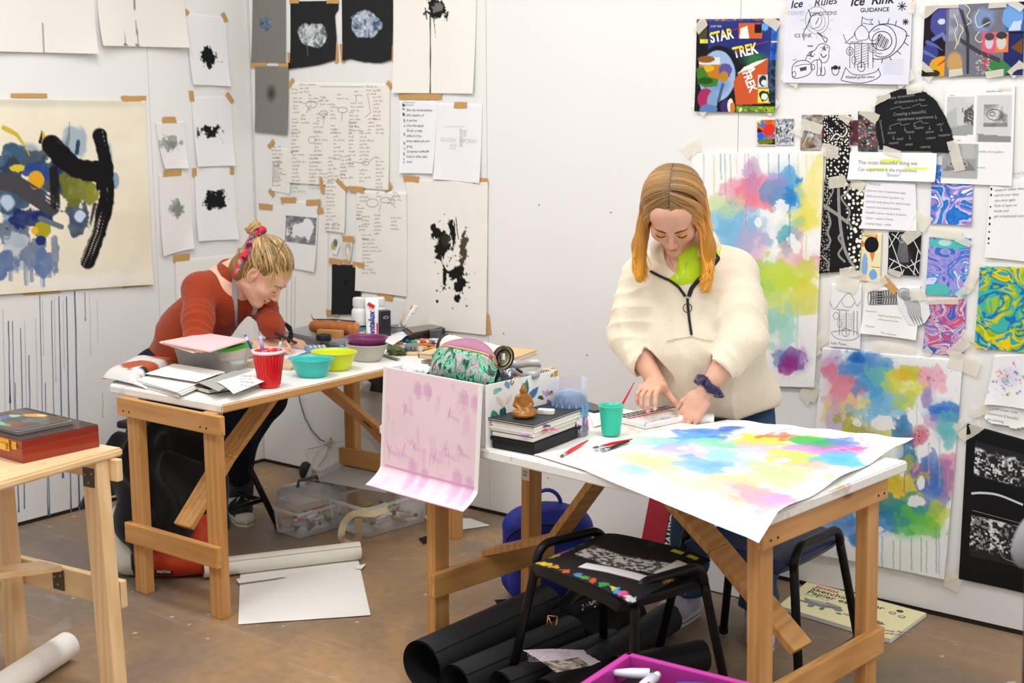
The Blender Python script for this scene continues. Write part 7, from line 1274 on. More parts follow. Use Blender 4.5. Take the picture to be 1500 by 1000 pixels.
class Sculpt:
 def __init__(s,lo,hi,h):
  s.lo=np.array(lo,float); s.h=h; s.n=np.ceil((np.array(hi)-s.lo)/h).astype(int)+1; s.D=np.full(s.n,9.0,dtype=np.float32); s.fr(np.eye(3),np.zeros(3))
 def fr(s,R,t): s.R=np.array(R,float); s.t=np.array(t,float); return s
 def P(s,p): return s.R@np.array(p,float)+s.t
 def _sub(s,lo,hi,m):
  a=np.clip(np.floor((np.minimum(lo,hi)-m-s.lo)/s.h).astype(int),0,s.n-1); b=np.clip(np.ceil((np.maximum(lo,hi)+m-s.lo)/s.h).astype(int)+1,1,s.n)
  if (b<=a).any(): return None
  g=[(s.lo[i]+s.h*np.arange(a[i],b[i])).astype(np.float32) for i in range(3)]
  return tuple(slice(a[i],b[i]) for i in range(3)),g[0][:,None,None],g[1][None,:,None],g[2][None,None,:]
 def _mix(s,sl,d,k,cut):
  o=s.D[sl]
  if cut:
   d=-d; m=np.maximum(o,d); hh=np.clip(k-np.abs(o-d),0,None)/max(k,1e-6); s.D[sl]=m+hh*hh*k*.25
  else:
   m=np.minimum(o,d); hh=np.clip(k-np.abs(o-d),0,None)/max(k,1e-6); s.D[sl]=m-hh*hh*k*.25
 def cone(s,a,b,ra,rb,k=.01,cut=False,flat=None):
  a=s.P(a);b=s.P(b); r=max(ra,rb); q=s._sub(np.minimum(a,b)-r,np.maximum(a,b)+r,k*1.5+.03)
  if q is None: return s
  sl,X,Y,Z=q; ab=b-a; l2=float(ab@ab)+1e-12; px,py,pz=X-a[0],Y-a[1],Z-a[2]; t=np.clip((px*ab[0]+py*ab[1]+pz*ab[2])/l2,0,1); dx,dy,dz=px-t*ab[0],py-t*ab[1],pz-t*ab[2]
  if flat is not None:   # squash along a world direction: (vector, factor)
   v=np.array(flat[0],float); v/=np.linalg.norm(v); w=dx*v[0]+dy*v[1]+dz*v[2]; f=flat[1]-1; d=np.sqrt((dx+w*f*v[0])**2+(dy+w*f*v[1])**2+(dz+w*f*v[2])**2)-(ra+(rb-ra)*t)
  else: d=np.sqrt(dx*dx+dy*dy+dz*dz)-(ra+(rb-ra)*t)
  s._mix(sl,d,k,cut); return s
 def path(s,pts,rs,k=.01,**kw):
  for i in range(len(pts)-1): s.cone(pts[i],pts[i+1],rs[i],rs[i+1],k,**kw)
  return s
 def ell(s,c,r,k=.01,cut=False,R=None):
  A=s.R@np.array(R) if R is not None else s.R; c=s.P(c); r=np.array(r,float); m=r.max(); q=s._sub(c-m,c+m,k*1.5+.03)
  if q is None: return s
  sl,X,Y,Z=q; p=(X-c[0],Y-c[1],Z-c[2]); L=[p[0]*A[0,i]+p[1]*A[1,i]+p[2]*A[2,i] for i in range(3)]
  k0=np.sqrt((L[0]/r[0])**2+(L[1]/r[1])**2+(L[2]/r[2])**2); k1=np.sqrt((L[0]/r[0]**2)**2+(L[1]/r[1]**2)**2+(L[2]/r[2]**2)**2); d=k0*(k0-1)/np.maximum(k1,1e-6)
  s._mix(sl,d,k,cut); return s
 def rbox(s,c,half,r,k=.01,cut=False,R=None):
  A=s.R@np.array(R) if R is not None else s.R; c=s.P(c); hb=np.array(half); m=np.linalg.norm(hb)+r; q=s._sub(c-m,c+m,k*1.5+.02)
  if q is None: return s
  sl,X,Y,Z=q; p=(X-c[0],Y-c[1],Z-c[2]); L=[np.abs(p[0]*A[0,i]+p[1]*A[1,i]+p[2]*A[2,i])-hb[i]+r for i in range(3)]
  d=np.sqrt(sum(np.maximum(l_,0)**2 for l_ in L))+np.minimum(np.maximum(np.maximum(L[0],L[1]),L[2]),0)-r; s._mix(sl,d,k,cut); return s
 def plane(s,p,n,k=.004):
  """cut away everything on the side the normal points to"""
  n=np.array(n,float);n/=np.linalg.norm(n); g=[(s.lo[i]+s.h*np.arange(s.n[i])).astype(np.float32) for i in range(3)]
  d=(g[0][:,None,None]-p[0])*n[0]+(g[1][None,:,None]-p[1])*n[1]+(g[2][None,None,:]-p[2])*n[2]; s._mix(tuple(slice(0,x) for x in s.n),-d,k,True); return s
 def shell(s,other_inner): s.D=np.maximum(s.D,-other_inner.D); return s
 def disp(s,fn):
  """surface folds: fn(points)->metres outward, applied near the surface"""
  I=np.argwhere(np.abs(s.D)<.05); p=s.lo+I*s.h; s.D[I[:,0],I[:,1],I[:,2]]-=fn(p).astype(np.float32); return s
 def mesh(s):
  D=s.D; S=(D<0).astype(np.uint8); c=0
  for i in (0,1):
   for j in (0,1):
    for k in (0,1): c=c+S[i:S.shape[0]-1+i,j:S.shape[1]-1+j,k:S.shape[2]-1+k]
  act=np.argwhere((c>0)&(c<8)); idx=-np.ones(c.shape,np.int64); idx[act[:,0],act[:,1],act[:,2]]=np.arange(len(act))
  acc=np.zeros((len(act),3)); cnt=np.zeros(len(act)); off=[np.array(o) for o in np.ndindex(2,2,2)]
  def val(o): return D[act[:,0]+o[0],act[:,1]+o[1],act[:,2]+o[2]].astype(float)
  vals={tuple(o):val(o) for o in off}
  for o in off:
   for ax in range(3):
    if o[ax]==0:
     e=o.copy(); e[ax]=1; d0=vals[tuple(o)]; d1=vals[tuple(e)]; m=(d0<0)!=(d1<0); t=np.where(m,d0/np.where(m,d0-d1,1),0)
     p=np.repeat(o[None].astype(float),len(act),0); p[:,ax]=t; acc[m]+=p[m]; cnt[m]+=1
  V=s.lo+(act+acc/cnt[:,None])*s.h; F=[]
  for ax in range(3):
   a=[slice(None)]*3; b=[slice(None)]*3; a[ax]=slice(0,-1); b[ax]=slice(1,None); m=S[tuple(a)]!=S[tuple(b)]; e=np.argwhere(m); u,v=(ax+1)%3,(ax+2)%3
   ok=(e[:,u]>0)&(e[:,v]>0)&(e[:,u]<D.shape[u]-1)&(e[:,v]<D.shape[v]-1); e=e[ok]; ins=S[e[:,0],e[:,1],e[:,2]]==1
   def g(du,dv):
    q=e.copy(); q[:,u]-=du; q[:,v]-=dv; return idx[q[:,0],q[:,1],q[:,2]]
   q=np.stack([g(1,1),g(0,1),g(0,0),g(1,0)],1); q[~ins]=q[~ins][:,::-1]; F.append(q)
  return V,np.concatenate(F)
def frame(fh,pitch):
 """head frame: columns = wearer's right, face direction, crown direction; pitch in degrees down"""
 fh=np.array([fh[0],fh[1],0.0]); fh/=np.linalg.norm(fh); a=math.radians(pitch); f=fh*math.cos(a)-np.array([0,0,1])*math.sin(a); u=fh*math.sin(a)+np.array([0,0,1])*math.cos(a); r=np.cross(f,u); return np.stack([r,f,u],1)
def head(S,R,t,neck,rn=.048):
 S.fr(R,t)
 S.ell((0,-.014,.034),(.074,.094,.084),.01); S.ell((0,.034,-.026),(.056,.056,.084),.03); S.ell((0,.046,.040),(.056,.040,.046),.03)
 for x in (-1,1):
  S.cone((0,.060,-.094),(x*.046,.004,-.058),.019,.024,.022); S.ell((x*.040,.056,-.030),(.024,.026,.024),.02);
 S.ell((0,.072,-.098),(.018,.015,.014),.016); S.cone((-.032,.079,.014),(.032,.079,.014),.010,.010,.014)
 for x in (-1,1): S.ell((x*.031,.096,-.006),(.016,.016,.011),.014,cut=True); S.ell((x*.031,.0755,-.006),(.0145,.0135,.0125),.005)
 S.cone((0,.084,.006),(0,.106,-.034),.0072,.0092,.010); S.ell((0,.108,-.037),(.0092,.0085,.0075),.006)
 for x in (-1,1): S.ell((x*.0105,.097,-.040),(.0072,.009,.0062),.006); S.ell((x*.006,.103,-.0465),(.003,.004,.003),.003,cut=True)
 S.cone((-.013,.0895,-.061),(.013,.0895,-.061),.0052,.0052,.006); S.ell((0,.0935,-.060),(.010,.005,.0042),.005); S.ell((0,.090,-.0715),(.015,.0065,.0050),.006)
 S.cone((-.022,.083,-.0662),(.022,.083,-.0662),.0022,.0022,.003,cut=True); S.cone((-.017,.0945,-.0662),(.017,.0945,-.0662),.0016,.0016,.003,cut=True)
 for x in (-1,1):
  S.ell((x*.0745,-.010,-.010),(.008,.019,.031),.006); S.ell((x*.082,-.006,-.004),(.006,.011,.019),.004,cut=True); S.ell((x*.072,-.001,-.034),(.007,.009,.010),.006); S.ell((x*.080,-.004,-.016),(.004,.006,.010),.003)
 a=S.P((0,-.018,-.050)); S.fr(np.eye(3),np.zeros(3)); S.cone(a,neck,rn,rn+.006,.03)
def hand(S,W,d,n,side,curl,spread=.0,thumb=None,scale=1.0,roots=None,lift=(0,0,0,0)):
 """five unequal fingers on a palm: W wrist, d towards the knuckles, n out of the back of the hand, side=+1 when the thumb lies on d x n"""
 d=np.array(d,float);d/=np.linalg.norm(d); n=np.array(n,float); n-=d*(n@d); n/=np.linalg.norm(n); l=np.cross(d,n)*side; W=np.array(W,float); k=scale; tips=[]
 S.rbox(W+d*.045*k,(.039*k,.040*k,.012*k),.011*k,.012,R=np.stack([l,d,n],1)); S.cone(W-d*.012*k,W+d*.03*k,.0235*k,.021*k,.02,flat=(n,1.35))
 S.ell(W+d*.032*k+l*.026*k-n*.006*k,(.017*k,.026*k,.014*k),.012,R=np.stack([l,d,n],1))
 for i,(o,base,L,r) in enumerate([(.030,.086,(.043,.026,.020),.0085),(.010,.090,(.047,.029,.021),.0087),(-.010,.087,(.043,.027,.020),.0083),(-.029,.078,(.034,.021,.018),.0072)]):
  c=curl[i]; p=W+d*base*k+l*o*k+n*lift[i]; dv=d+l*o*spread*12; dv/=np.linalg.norm(dv); S.cone(W+d*.05*k+l*o*.8*k,p,.0095*k,.0098*k,.008); ang=0; q=p
  for j in range(3):
   ang+=math.radians(c[j]); v=dv*math.cos(ang)-n*math.sin(ang); q2=q+v*L[j]*k; S.cone(q,q2,r*k*(1-.07*j),r*k*(.95-.08*j),.0035); q=q2
  tips.append((q,v,n*math.cos(ang)+dv*math.sin(ang),r*k))
 th=thumb if thumb is not None else [W+d*.028*k+l*.034*k-n*.004*k,W+d*.060*k+l*.052*k-n*.010*k,W+d*.088*k+l*.056*k-n*.018*k]
 S.cone(W+d*.022*k+l*.020*k,th[0],.0135*k,.0125*k,.012); S.cone(th[0],th[1],.0118*k,.0100*k,.006); S.cone(th[1],th[2],.0098*k,.0080*k,.004); tips.append((np.array(th[2]),(np.array(th[2])-th[1])/np.linalg.norm(np.array(th[2])-th[1]),n,.0085*k))
 return tips
SKIN=vmat(.5,.35,.03,260,sss=.12)
def skin_colors(V,R,t,base,extra=None,lip='#b9635c',lid='#d9a08a',cheek='#dd8f7f',brow='#7a5638'):
 col=np.repeat(hx(base)[None],len(V),0); L=(V-t)@R     # head local coordinates
 def put(w,c):
  nonlocal col; w=np.clip(w,0,1)[:,None]; col=col*(1-w)+hx(c)*w
 inh=(np.abs(L[:,0])<.09)&(L[:,1]>.0)&(np.abs(L[:,2])<.13)
 for x in (-1,1): put(inh*(.55*np.exp(-(((L[:,0]-x*.042)/.020)**2+((L[:,2]+.034)/.020)**2))),cheek)
 put(inh*.5*np.exp(-((L[:,0]/.010)**2+((L[:,2]+.036)/.014)**2))*(L[:,1]>.09),'#d98c7c')
 put(inh*(L[:,1]>.078)*np.clip(1.5-((L[:,0]/.019)**2+((L[:,2]+.0662)/.0088)**2)*1.4,0,1),lip)
 for x in (-1,1): put(inh*np.clip(1.6-(((L[:,0]-x*.031)/.0155)**2+((L[:,2]+.001)/.010)**2)*1.5,0,1)*(L[:,1]>.06)*.85,lid)
 for x in (-1,1): put(inh*(L[:,1]>.06)*np.clip(1.5-np.abs(L[:,2]-(.018-((L[:,0]*x-.031)/.018)**2*.006))/.0032,0,1)*((L[:,0]*x>.012)&(L[:,0]*x<.050))*.75,brow)
 for x in (-1,1): put(.45*np.exp(-(((L[:,0]-x*.08)/.012)**2+((L[:,1]+.006)/.014)**2+((L[:,2]+.008)/.024)**2)),'#d7806e')
 col*=(1+.05*(fbm(V[:,0]*55,V[:,1]*55,V[:,2]*55,o=3)-.5)*2)[:,None]
 if extra: col=extra(col,V,L)
 return col
def lash_brow(par,R,t,brow,lash):
 W=lambda p: R@np.array(p)+t
 for x in (-1,1):
  mb=MB(); mb.tube([W((x*.013,.0945,.0105)),W((x*.024,.0945,.0165)),W((x*.036,.0890,.0180)),W((x*.048,.0795,.0130))],[.0014,.0030,.0028,.0010],8,flat=.5); mb.build('eyebrow',mat(brow,.8,var=.1),par)
  mb=MB(); mb.tube([W((x*.017,.0855,-.0100)),W((x*.025,.0895,-.0125)),W((x*.033,.0900,-.0135)),W((x*.041,.0870,-.0118)),W((x*.046,.0820,-.0090))],[.0008,.0015,.0017,.0016,.0008],8); mb.build('eyelashes',mat(lash,.8,var=0),par)
def nails(par,tips,c):
 for (q,v,n,r) in tips:
  mb=MB(); R_=Matrix((v,np.cross(n,v),n)).transposed(); mb.ball(q+n*r*.62-v*r*.1,(r*.75,r*.62,r*.22),10,R=R_); mb.build('nail',mat(c,.3,var=.02,coat=.3),par)
def locks(name,par,paths,mats,r0=.0042,cols=None):
 """hair: many tapering strands in one mesh with root-to-tip colour"""
 V=[];F=[];Cc=[];o=0; n=6
 for (P,r,cl) in paths:
  P=np.array(P); N=len(P); T=np.gradient(P,axis=0); T/=np.linalg.norm(T,axis=1)[:,None]+1e-9; a=np.cross(T,[.13,.21,.97]); a/=np.linalg.norm(a,axis=1)[:,None]+1e-9; b=np.cross(T,a)
  for i in range(N):
   rr=r*(1-(i/(N-1))**4*.85)*min(1,.35+i/(N-1)*4)
   for k in range(n): g=2*PI*k/n; V.append(P[i]+a[i]*math.cos(g)*rr+b[i]*math.sin(g)*rr); Cc.append(cl[i])
  F+=[(o+i*n+k,o+i*n+(k+1)%n,o+(i+1)*n+(k+1)%n,o+(i+1)*n+k) for i in range(N-1) for k in range(n)]; o+=N*n
 return mesh_np(name,np.array(V),np.array(F),vmat(.42,.45,0,1,sheen=.15),np.array(Cc),par)
def cloth(V,h,amp=.03,sc=60):
 col=np.repeat(hx(h)[None],len(V),0); return col*(1+amp*2*(fbm(V[:,0]*sc,V[:,1]*sc,V[:,2]*sc,o=3)-.5))[:,None]
def recenter_np(e): pass
# ================================================================= standing woman
def atY(px,py,y): d=ray(px,py); return CAM+d*((y-CAM[1])/d[1])
def atX(px,py,x): d=ray(px,py); return CAM+d*((x-CAM[0])/d[0])
rs=random.Random(21)
fh=np.array([.42,-.907,0]); HR=frame(fh,47); Hc=np.array([2.652,-.692,1.326]);
hipC=np.array([2.645,-.40,.84]); shC=np.array([2.622,-.555,1.150]); rt=np.array([-.93,-.36,0]); rt/=np.linalg.norm(rt)  # wearer's right
shR=np.array([2.486,-.600,1.105]); shL=np.array([2.752,-.490,1.125]); elR=np.array([2.462,-.640,.925]); elL=np.array([2.842,-.595,.950]); wrR=np.array([2.588,-.672,.800]); wrL=np.array([2.772,-.690,.800]); nk=np.array([2.618,-.575,1.205])
W1=ent('person','standing woman with orange hair and a cream half-zip fleece, painting at the long table','person',(2.71,-.45,0))
S=Sculpt((2.32,-.95,.0),(3.0,-.2,1.46),.0034)
S.path([hipC,(hipC+shC)/2,shC],[.108,.105,.10],.06); S.cone(shR,shL,.055,.055,.05);
fR=np.array([2.60,-.50,.10]); fL=np.array([2.84,-.46,.10]); knR=np.array([2.62,-.47,.47]); knL=np.array([2.81,-.44,.47])
for hp,kn,ft in ((hipC+rt*.07,knR,fR),(hipC-rt*.07,knL,fL)): S.path([hp,kn,ft],[.076,.056,.040],.05); S.cone(ft,ft+np.array([.0,-.02,-.05]),.032,.026,.02)
head(S,HR,Hc,nk); S.cone(nk,shC,.055,.075,.05)
for a,b_,c_ in ((shR,elR,wrR),(shL,elL,wrL)): S.path([a,b_],[.050,.040],.03); S.path([b_,b_*.6+c_*.4,c_],[.041,.038,.0255],.02)
dR=fh*.98+np.array([0,0,.02])+np.array([-.85,-.52,0])*.14; nR=fh*-.02+np.array([0,0,.99]); ir=np.array([.85,.52,0])
tipsR=hand(S,wrR+fh*.008+np.array([0,0,-.006]),dR,nR,1 if np.dot(np.cross(dR,nR),ir)>0 else -1,[(10,58,30),(16,64,30),(18,66,32),(20,64,32)],spread=.25,thumb=[wrR+fh*.030+ir*.032+np.array([0,0,-.022]),wrR+fh*.046+ir*.060+np.array([0,0,-.050]),wrR+fh*.052+ir*.084+np.array([0,0,-.076])],scale=.94)
dL=np.array([-.42,-.30,-.86]); nL=fh*.75+np.array([-.2,0,.25])
tipsL=hand(S,wrL+np.array([-.006,-.006,-.012]),dL,nL,1 if np.dot(np.cross(dL,nL),-ir)>0 else -1,[(10,30,20),(12,34,20),(14,36,22),(16,36,22)],spread=.1,scale=.90)
V,F_=S.mesh()
def mk1(col,V,L):
 return col
mesh_np('body',V,F_,SKIN,skin_colors(V,HR,Hc,'#e0ab92',mk1,lip='#bf6f68',lid='#e09a3c'),W1)
lash_brow(W1,HR,Hc,'#6a4a30','#3a241a'); nails(W1,tipsR,'#f2c9b4')
S=Sculpt((2.22,-1.0,.60),(3.06,-.15,1.34),.0042); hemC=np.array([2.662,-.45,.72])
S.path([hemC,hemC*.5+shC*.5+np.array([0,-.012,-.02]),shC+np.array([0,.012,-.035])],[.168,.150,.116],.05,flat=(rt,.80)); S.cone(shR+np.array([.03,.01,-.005]),shL+np.array([-.03,.01,-.005]),.066,.068,.06)
for a,b_,c_,cu in ((shR,elR,wrR,.46),(shL,elL,wrL,.42)):
 cf=b_*(1-cu)+c_*cu; S.path([a,a*.45+b_*.55,b_],[.064,.066,.069],.05); S.path([b_,cf],[.067,.055],.03); ax_=(cf-b_)/np.linalg.norm(cf-b_)
 for j in range(3): S.cone(cf-ax_*(.004+.028*j),cf-ax_*(.006+.028*j),.0595+.005*j,.0595+.005*j,.004)
 S.plane_cf=None
 S.cone(cf+ax_*.010,cf+ax_*.10,.047,.05,.006,cut=True)
 S.cone(cf+ax_*.0,cf+ax_*.03,.036,.040,.004,cut=True)
cb=nk+np.array([0,.03,-.01])
up_=np.array([0,0,1.]); cf0=nk+fh*.012
def ringp(a,r,dz): return nk+np.array([0,0,dz])+(-rt)*math.sin(a)*r+fh*math.cos(a)*r
for i in range(20):
 a0=.55+i*(2*PI-1.1)/20; a1=.55+(i+1)*(2*PI-1.1)/20; S.cone(ringp(a0,.078,.012-.03*math.cos(a0)),ringp(a1,.078,.012-.03*math.cos(a1)),.021,.021,.02)
vt=atY(1007,436,-.735)      # bottom of the neck opening
S.cone(nk+np.array([0,0,.03]),nk+fh*.02+np.array([0,0,.0]),.062,.058,.012,cut=True)
S.cone(nk+fh*.065+np.array([0,0,-.01]),vt+np.array([0,0,.0]),.052,.010,.012,cut=True); S.cone(nk+fh*.13+np.array([0,0,-.01]),vt+fh*.05,.055,.012,.012,cut=True)
S.plane((2.70,-.50,.695),(.0,.12,-1),.012); S.cone(hemC+np.array([0,0,-.12]),hemC+np.array([0,0,-.03]),.145,.14,.01,cut=True)
def folds(p):
 x,y,z=p.T; r=.004*(fbm(x*9,y*9,z*7,o=3)-.5)*2
 for a,b_,amp,fq in ((shR,elR,.015,40),(shL,elL,.015,38),(elR,wrR,.0045,60),(elL,wrL,.0045,60)):
  ax=b_-a; l=np.linalg.norm(ax); ax=ax/l; t=(p-a)@ax; q=p-a-t[:,None]*ax; d=np.linalg.norm(q,axis=1); w=np.exp(-(d/.10)**4)*np.clip((t+.02)/.08,0,1)*np.clip((l+.06-t)/.08,0,1); sn=np.sin(t*fq*1.5+3.5*(q@np.array([.6,-.5,.3]))/.08+4*fbm(x*8,y*8,z*8,o=2)); r+=w*amp*(.55-np.abs(sn)**.6)*np.clip(fbm(x*9+3,y*9,z*9,o=2)*2.2-.5,0,1)
 tor=np.exp(-(((p-(hemC*.55+shC*.45))@fh*-1+.02)/.2)**2); u=(p-hemC)@(-rt); sn=np.sin(u*24+5*fbm(x*4,y*4,z*3,o=2)+z*6); r+=tor*.016*(.5-np.abs(sn)**.7)*np.clip((1.10-z)/.2,0,1)
 return r
S.disp(folds); V,F_=S.mesh(); fleece=mesh_np('fleece_pullover',V,F_,vmat(.95,.1,.25,420,sheen=.35),cloth(V,'#eee1ca',.02,140),W1)
from mathutils.bvhtree import BVHTree
bvf=BVHTree.FromPolygons([tuple(v) for v in V],[tuple(f) for f in F_])
def onf(px,py,off=.002,bv=None):
 d=Vector(ray(px,py)).normalized(); h=(bv or bvf).ray_cast(Vector(CAM),d)
 return None if h[0] is None else np.array(h[0])-np.array(d)*off
def trim(name,pts,w,m,par,th=.003,n=10,bv=None):
 P=[];
 for i in range(len(pts)-1):
  for j in range(n if i<len(pts)-2 else n+1):
   t=j/n; q=onf(pts[i][0]*(1-t)+pts[i+1][0]*t,pts[i][1]*(1-t)+pts[i+1][1]*t,th,bv)
   if q is not None: P.append(q)
 if len(P)<3: return None
 P=np.array(P)
 for _ in range(4): P[1:-1]=(P[:-2]+P[1:-1]*2+P[2:])/4
 mb=MB(); mb.tube([tuple(p) for p in P],w,8,flat=.6); return mb.build(name,m,par)
ZB=mat('#1c1a1a',.5,var=.05)
zp=trim('zip',[(1007,437),(1008,452),(1010,470),(1013,490)],.0055,ZB,W1);
if zp:
 q=onf(1007,451,.008); mb=MB(); mb.tube([q+CR*.013*math.cos(g)+CU*.013*math.sin(g) for g in np.linspace(0,2*PI,24,endpoint=False)],.0013,6,closed=True); mb.build('ring_pull',mat('#3a3836',.35,.7),zp)
trim('collar_trim',[(953,397),(966,404),(982,411),(994,420),(1004,434)],.0065,ZB,W1); trim('collar_trim',[(1043,358),(1049,374),(1053,378),(1040,394),(1024,409),(1013,422),(1009,434)],.0065,ZB,W1)
trim('seam',[(976,499),(990,496),(1013,492),(1030,497),(1044,498)],.0016,mat('#dccfba',.9),W1)
S=Sculpt((2.5,-.85,1.0),(2.85,-.45,1.25),.004); S.path([(hipC+shC)/2,shC],[.120,.116],.06); S.cone(shR,shL,.060,.060,.05); S.cone(nk+rt*.075+fh*.06,shC+rt*.055+fh*.14,.055,.045,.01,cut=True); S.cone(nk,nk+np.array([0,0,.1]),.075,.08,.01,cut=True); V,F_=S.mesh(); mesh_np('top',V,F_,vmat(.6,.2),cloth(V,'#c4e62a',.02),W1)
q0,q1,q2=atY(981,378,-.70),atY(995,413,-.735),atY(1006,385,-.70); mb=MB(); mb.tube([q0,q0*.5+q1*.5-CU*.003,q1,q2*.5+q1*.5-CU*.003,q2],.0009,5); mb.build('necklace',mat('#d5c9b4',.25,.9),W1);
sc_=wrL*.93+elL*.07; axw=(wrL-elL)/np.linalg.norm(wrL-elL); u1=np.cross(axw,[0,0,1.]); u1/=np.linalg.norm(u1); u2=np.cross(axw,u1)
mb=MB(); N=44; mb.tube([sc_+(u1*math.cos(2*PI*i/N)+u2*math.sin(2*PI*i/N))*(.035+.004*math.sin(i*2.6))+axw*.006*math.sin(i*1.9) for i in range(N)],[.0125+.0035*math.sin(i*2.2) for i in range(N)],10,closed=True); mb.build('scrunchie',mat('#2c1f4c',.6,var=.1,sheen=.3),W1)
S=Sculpt((2.45,-.66,.06),(3.0,-.2,.92),.005)
S.cone(hipC+rt*.04,hipC-rt*.04,.105,.105,.05)
S.plane((0,0,.80),(0,0,1),.01)
for hp,kn,ft in ((hipC+rt*.082-UZ*.10,knR,fR),(hipC-rt*.082-UZ*.10,knL,fL)): S.path([hp,kn,ft+np.array([0,0,-.0])],[.094,.074,.062],.04)
S.disp(lambda p:.005*np.sin(p[:,2]*60+6*fbm(p[:,0]*9,p[:,1]*9,p[:,2]*6,o=2))*np.exp(-((p[:,2]-.12)/.12)**2)+.003*(fbm(p[:,0]*14,p[:,1]*14,p[:,2]*14,o=3)-.5)*2); S.plane((0,0,.08),(0,0,-1),.004); V,F_=S.mesh()
c_=cloth(V,'#3e5674',.12,40); w_=np.clip((fbm(V[:,0]*16,V[:,1]*16,V[:,2]*30,o=4)-.64)*20,0,1)[:,None]*np.exp(-((V[:,2]-.72)/.12)**2)[:,None]; c_=c_*(1-w_*.6)+hx('#a9b6c4')*w_*.6; mesh_np('jeans',V,F_,vmat(.85,.15,.2,500),c_,W1)
def sneaker(par,heel,toe,body,sole,toec,lace,hi=.12,ang=0,stripe=None):
 heel=np.array(heel,float);toe=np.array(toe,float); d=toe-heel; L=np.linalg.norm(d); d/=L; u=np.array([0,0,1.]); r=np.cross(d,u); r/=np.linalg.norm(r); u=np.cross(r,d); R_=np.stack([r,d,u],1)
 lo=np.minimum(heel,toe)-.07; hi_=np.maximum(heel,toe)+np.array([.07,.07,hi+.07])
 S=Sculpt(lo,hi_,.0035); S.fr(R_,heel); S.path([(0,.035,.045),(0,.12,.042),(0,L-.045,.030)],[.036,.039,.033],.03,flat=(r,.95)); S.path([(0,.035,.05),(0,.030,hi)],[.036,.038],.02); S.cone((0,.03,hi+.03),(0,.03,hi-.04),.034,.028,.006,cut=True); S.cone((0,.075,.07),(0,L-.085,.058),.022,.018,.03); S.fr(np.eye(3),np.zeros(3)); S.plane(heel+u*.018,-u,.003); V,F_=S.mesh(); mesh_np('upper',V,F_,mat(body,.8,var=.08,bump=.1,scale=60),None,par)
 prof=[]
 for sgn in (1,-1):
  for i in range(13):
   t=i/12 if sgn>0 else 1-i/12; y=-.008+t*(L+.012); wd=(.034+.010*math.sin(PI*min(1,t*1.05)))*(1 if t<.8 else math.sqrt(max(0,1-((t-.8)/.2)**2))*.98+.02)*(math.sqrt(max(0.02,1-((.12-t)/.12)**2)) if t<.12 else 1); prof.append((sgn*wd,y))
 mb=MB(); mb.prism(prof,0,.026); mb.v=[tuple(R_@np.array(v)+heel) for v in mb.v]; so=mb.build('sole',mat(sole,.7,var=.05),par)
 mb=MB(); mb.prism([(x*1.012,y) for x,y in prof],.011,.014); mb.v=[tuple(R_@np.array(v)+heel) for v in mb.v]; mb.build('sole_stripe',mat(stripe or sole,.6),so)
 S=Sculpt(lo,hi_,.0035); S.fr(R_,heel); S.ell((0,L-.045,.026),(.0385,.045,.032),.004); S.fr(np.eye(3),np.zeros(3)); S.plane(heel+d*(L-.058),-d,.003); S.plane(heel+u*.016,-u,.002); V,F_=S.mesh(); mesh_np('toe_cap',V,F_,mat(toec,.6,var=.03),None,par)
 mb=MB(); P=lambda x,y,z: tuple(R_@np.array((x,y,z))+heel); n=6
 for i in range(n):
  t=i/(n-1); y=L-.09-t*(L-.155); z=.068+t*(hi-.072)*1.0; mb.tube([P(-.021,y-.008,z-.006),P(0,y,z+.012),P(.021,y+.010,z-.006)],.0028,6,flat=.6); mb.tube([P(.021,y-.008,z-.006),P(0,y,z+.013),P(-.021,y+.010,z-.006)],.0028,6,flat=.6)
 for x in (-1,1): mb.tube([P(0,.062,hi+.004),P(x*.028,.085,hi+.008),P(x*.034,.108,hi-.02),P(x*.012,.085,hi-.004)],.0025,6); mb.tube([P(0,.062,hi+.004),P(x*.030,.095,hi-.03),P(x*.036,.11,hi-.055)],.0025,6)
 mb.build('laces',mat(lace,.8),par)
for (h_,t_,f_) in ((Zp(1012,896),Zp(972,918),fR),(Zp(1108,905),Zp(1118,944),fL)):
 sh=ent('sneaker','',None,tuple(h_)); del sh['label']; del sh['category']; sh.parent=W1; sh.location=Vector(h_)-W1.location;
 d_=(t_-h_); d_/=np.linalg.norm(d_); h_=np.array([f_[0],f_[1],0])-d_*.05; sh.location=Vector(h_)-W1.location; sneaker(sh,h_,h_+d_*.245,'#cfc4da','#e4e0dc','#d9d0de','#e6e0ea',stripe='#4a3a9a')
S=Sculpt(Hc-.17,Hc+.17,.004); S.fr(HR,Hc); S.ell((0,-.018,.040),(.081,.100,.090),.01); S.ell((0,-.055,-.02),(.070,.060,.075),.03); S.ell((0,.112,-.052),(.062,.072,.100),.008,cut=True); S.ell((0,.05,-.12),(.08,.06,.07),.01,cut=True); S.fr(np.eye(3),np.zeros(3)); V,F_=S.mesh()
hl=(V-Hc)@HR; hc=np.where((np.abs(hl[:,:1])<.004)&(hl[:,2:3]>.02),hx('#b99078')[None],hx('#7a5833')[None]); mesh_np('hair_cap',V,F_,vmat(.5,.3),hc,W1)
rootc,midc,endc=hx('#87683f'),hx('#c9852e'),hx('#f6b244'); paths=[]
Rx,Ry,Rz=.085,.101,.093; Ec=np.array([0,-.018,.040])
cl_=[(rs.uniform(0,6.28),rs.uniform(.7,1.25),rs.uniform(-1,1)) for _ in range(34)]
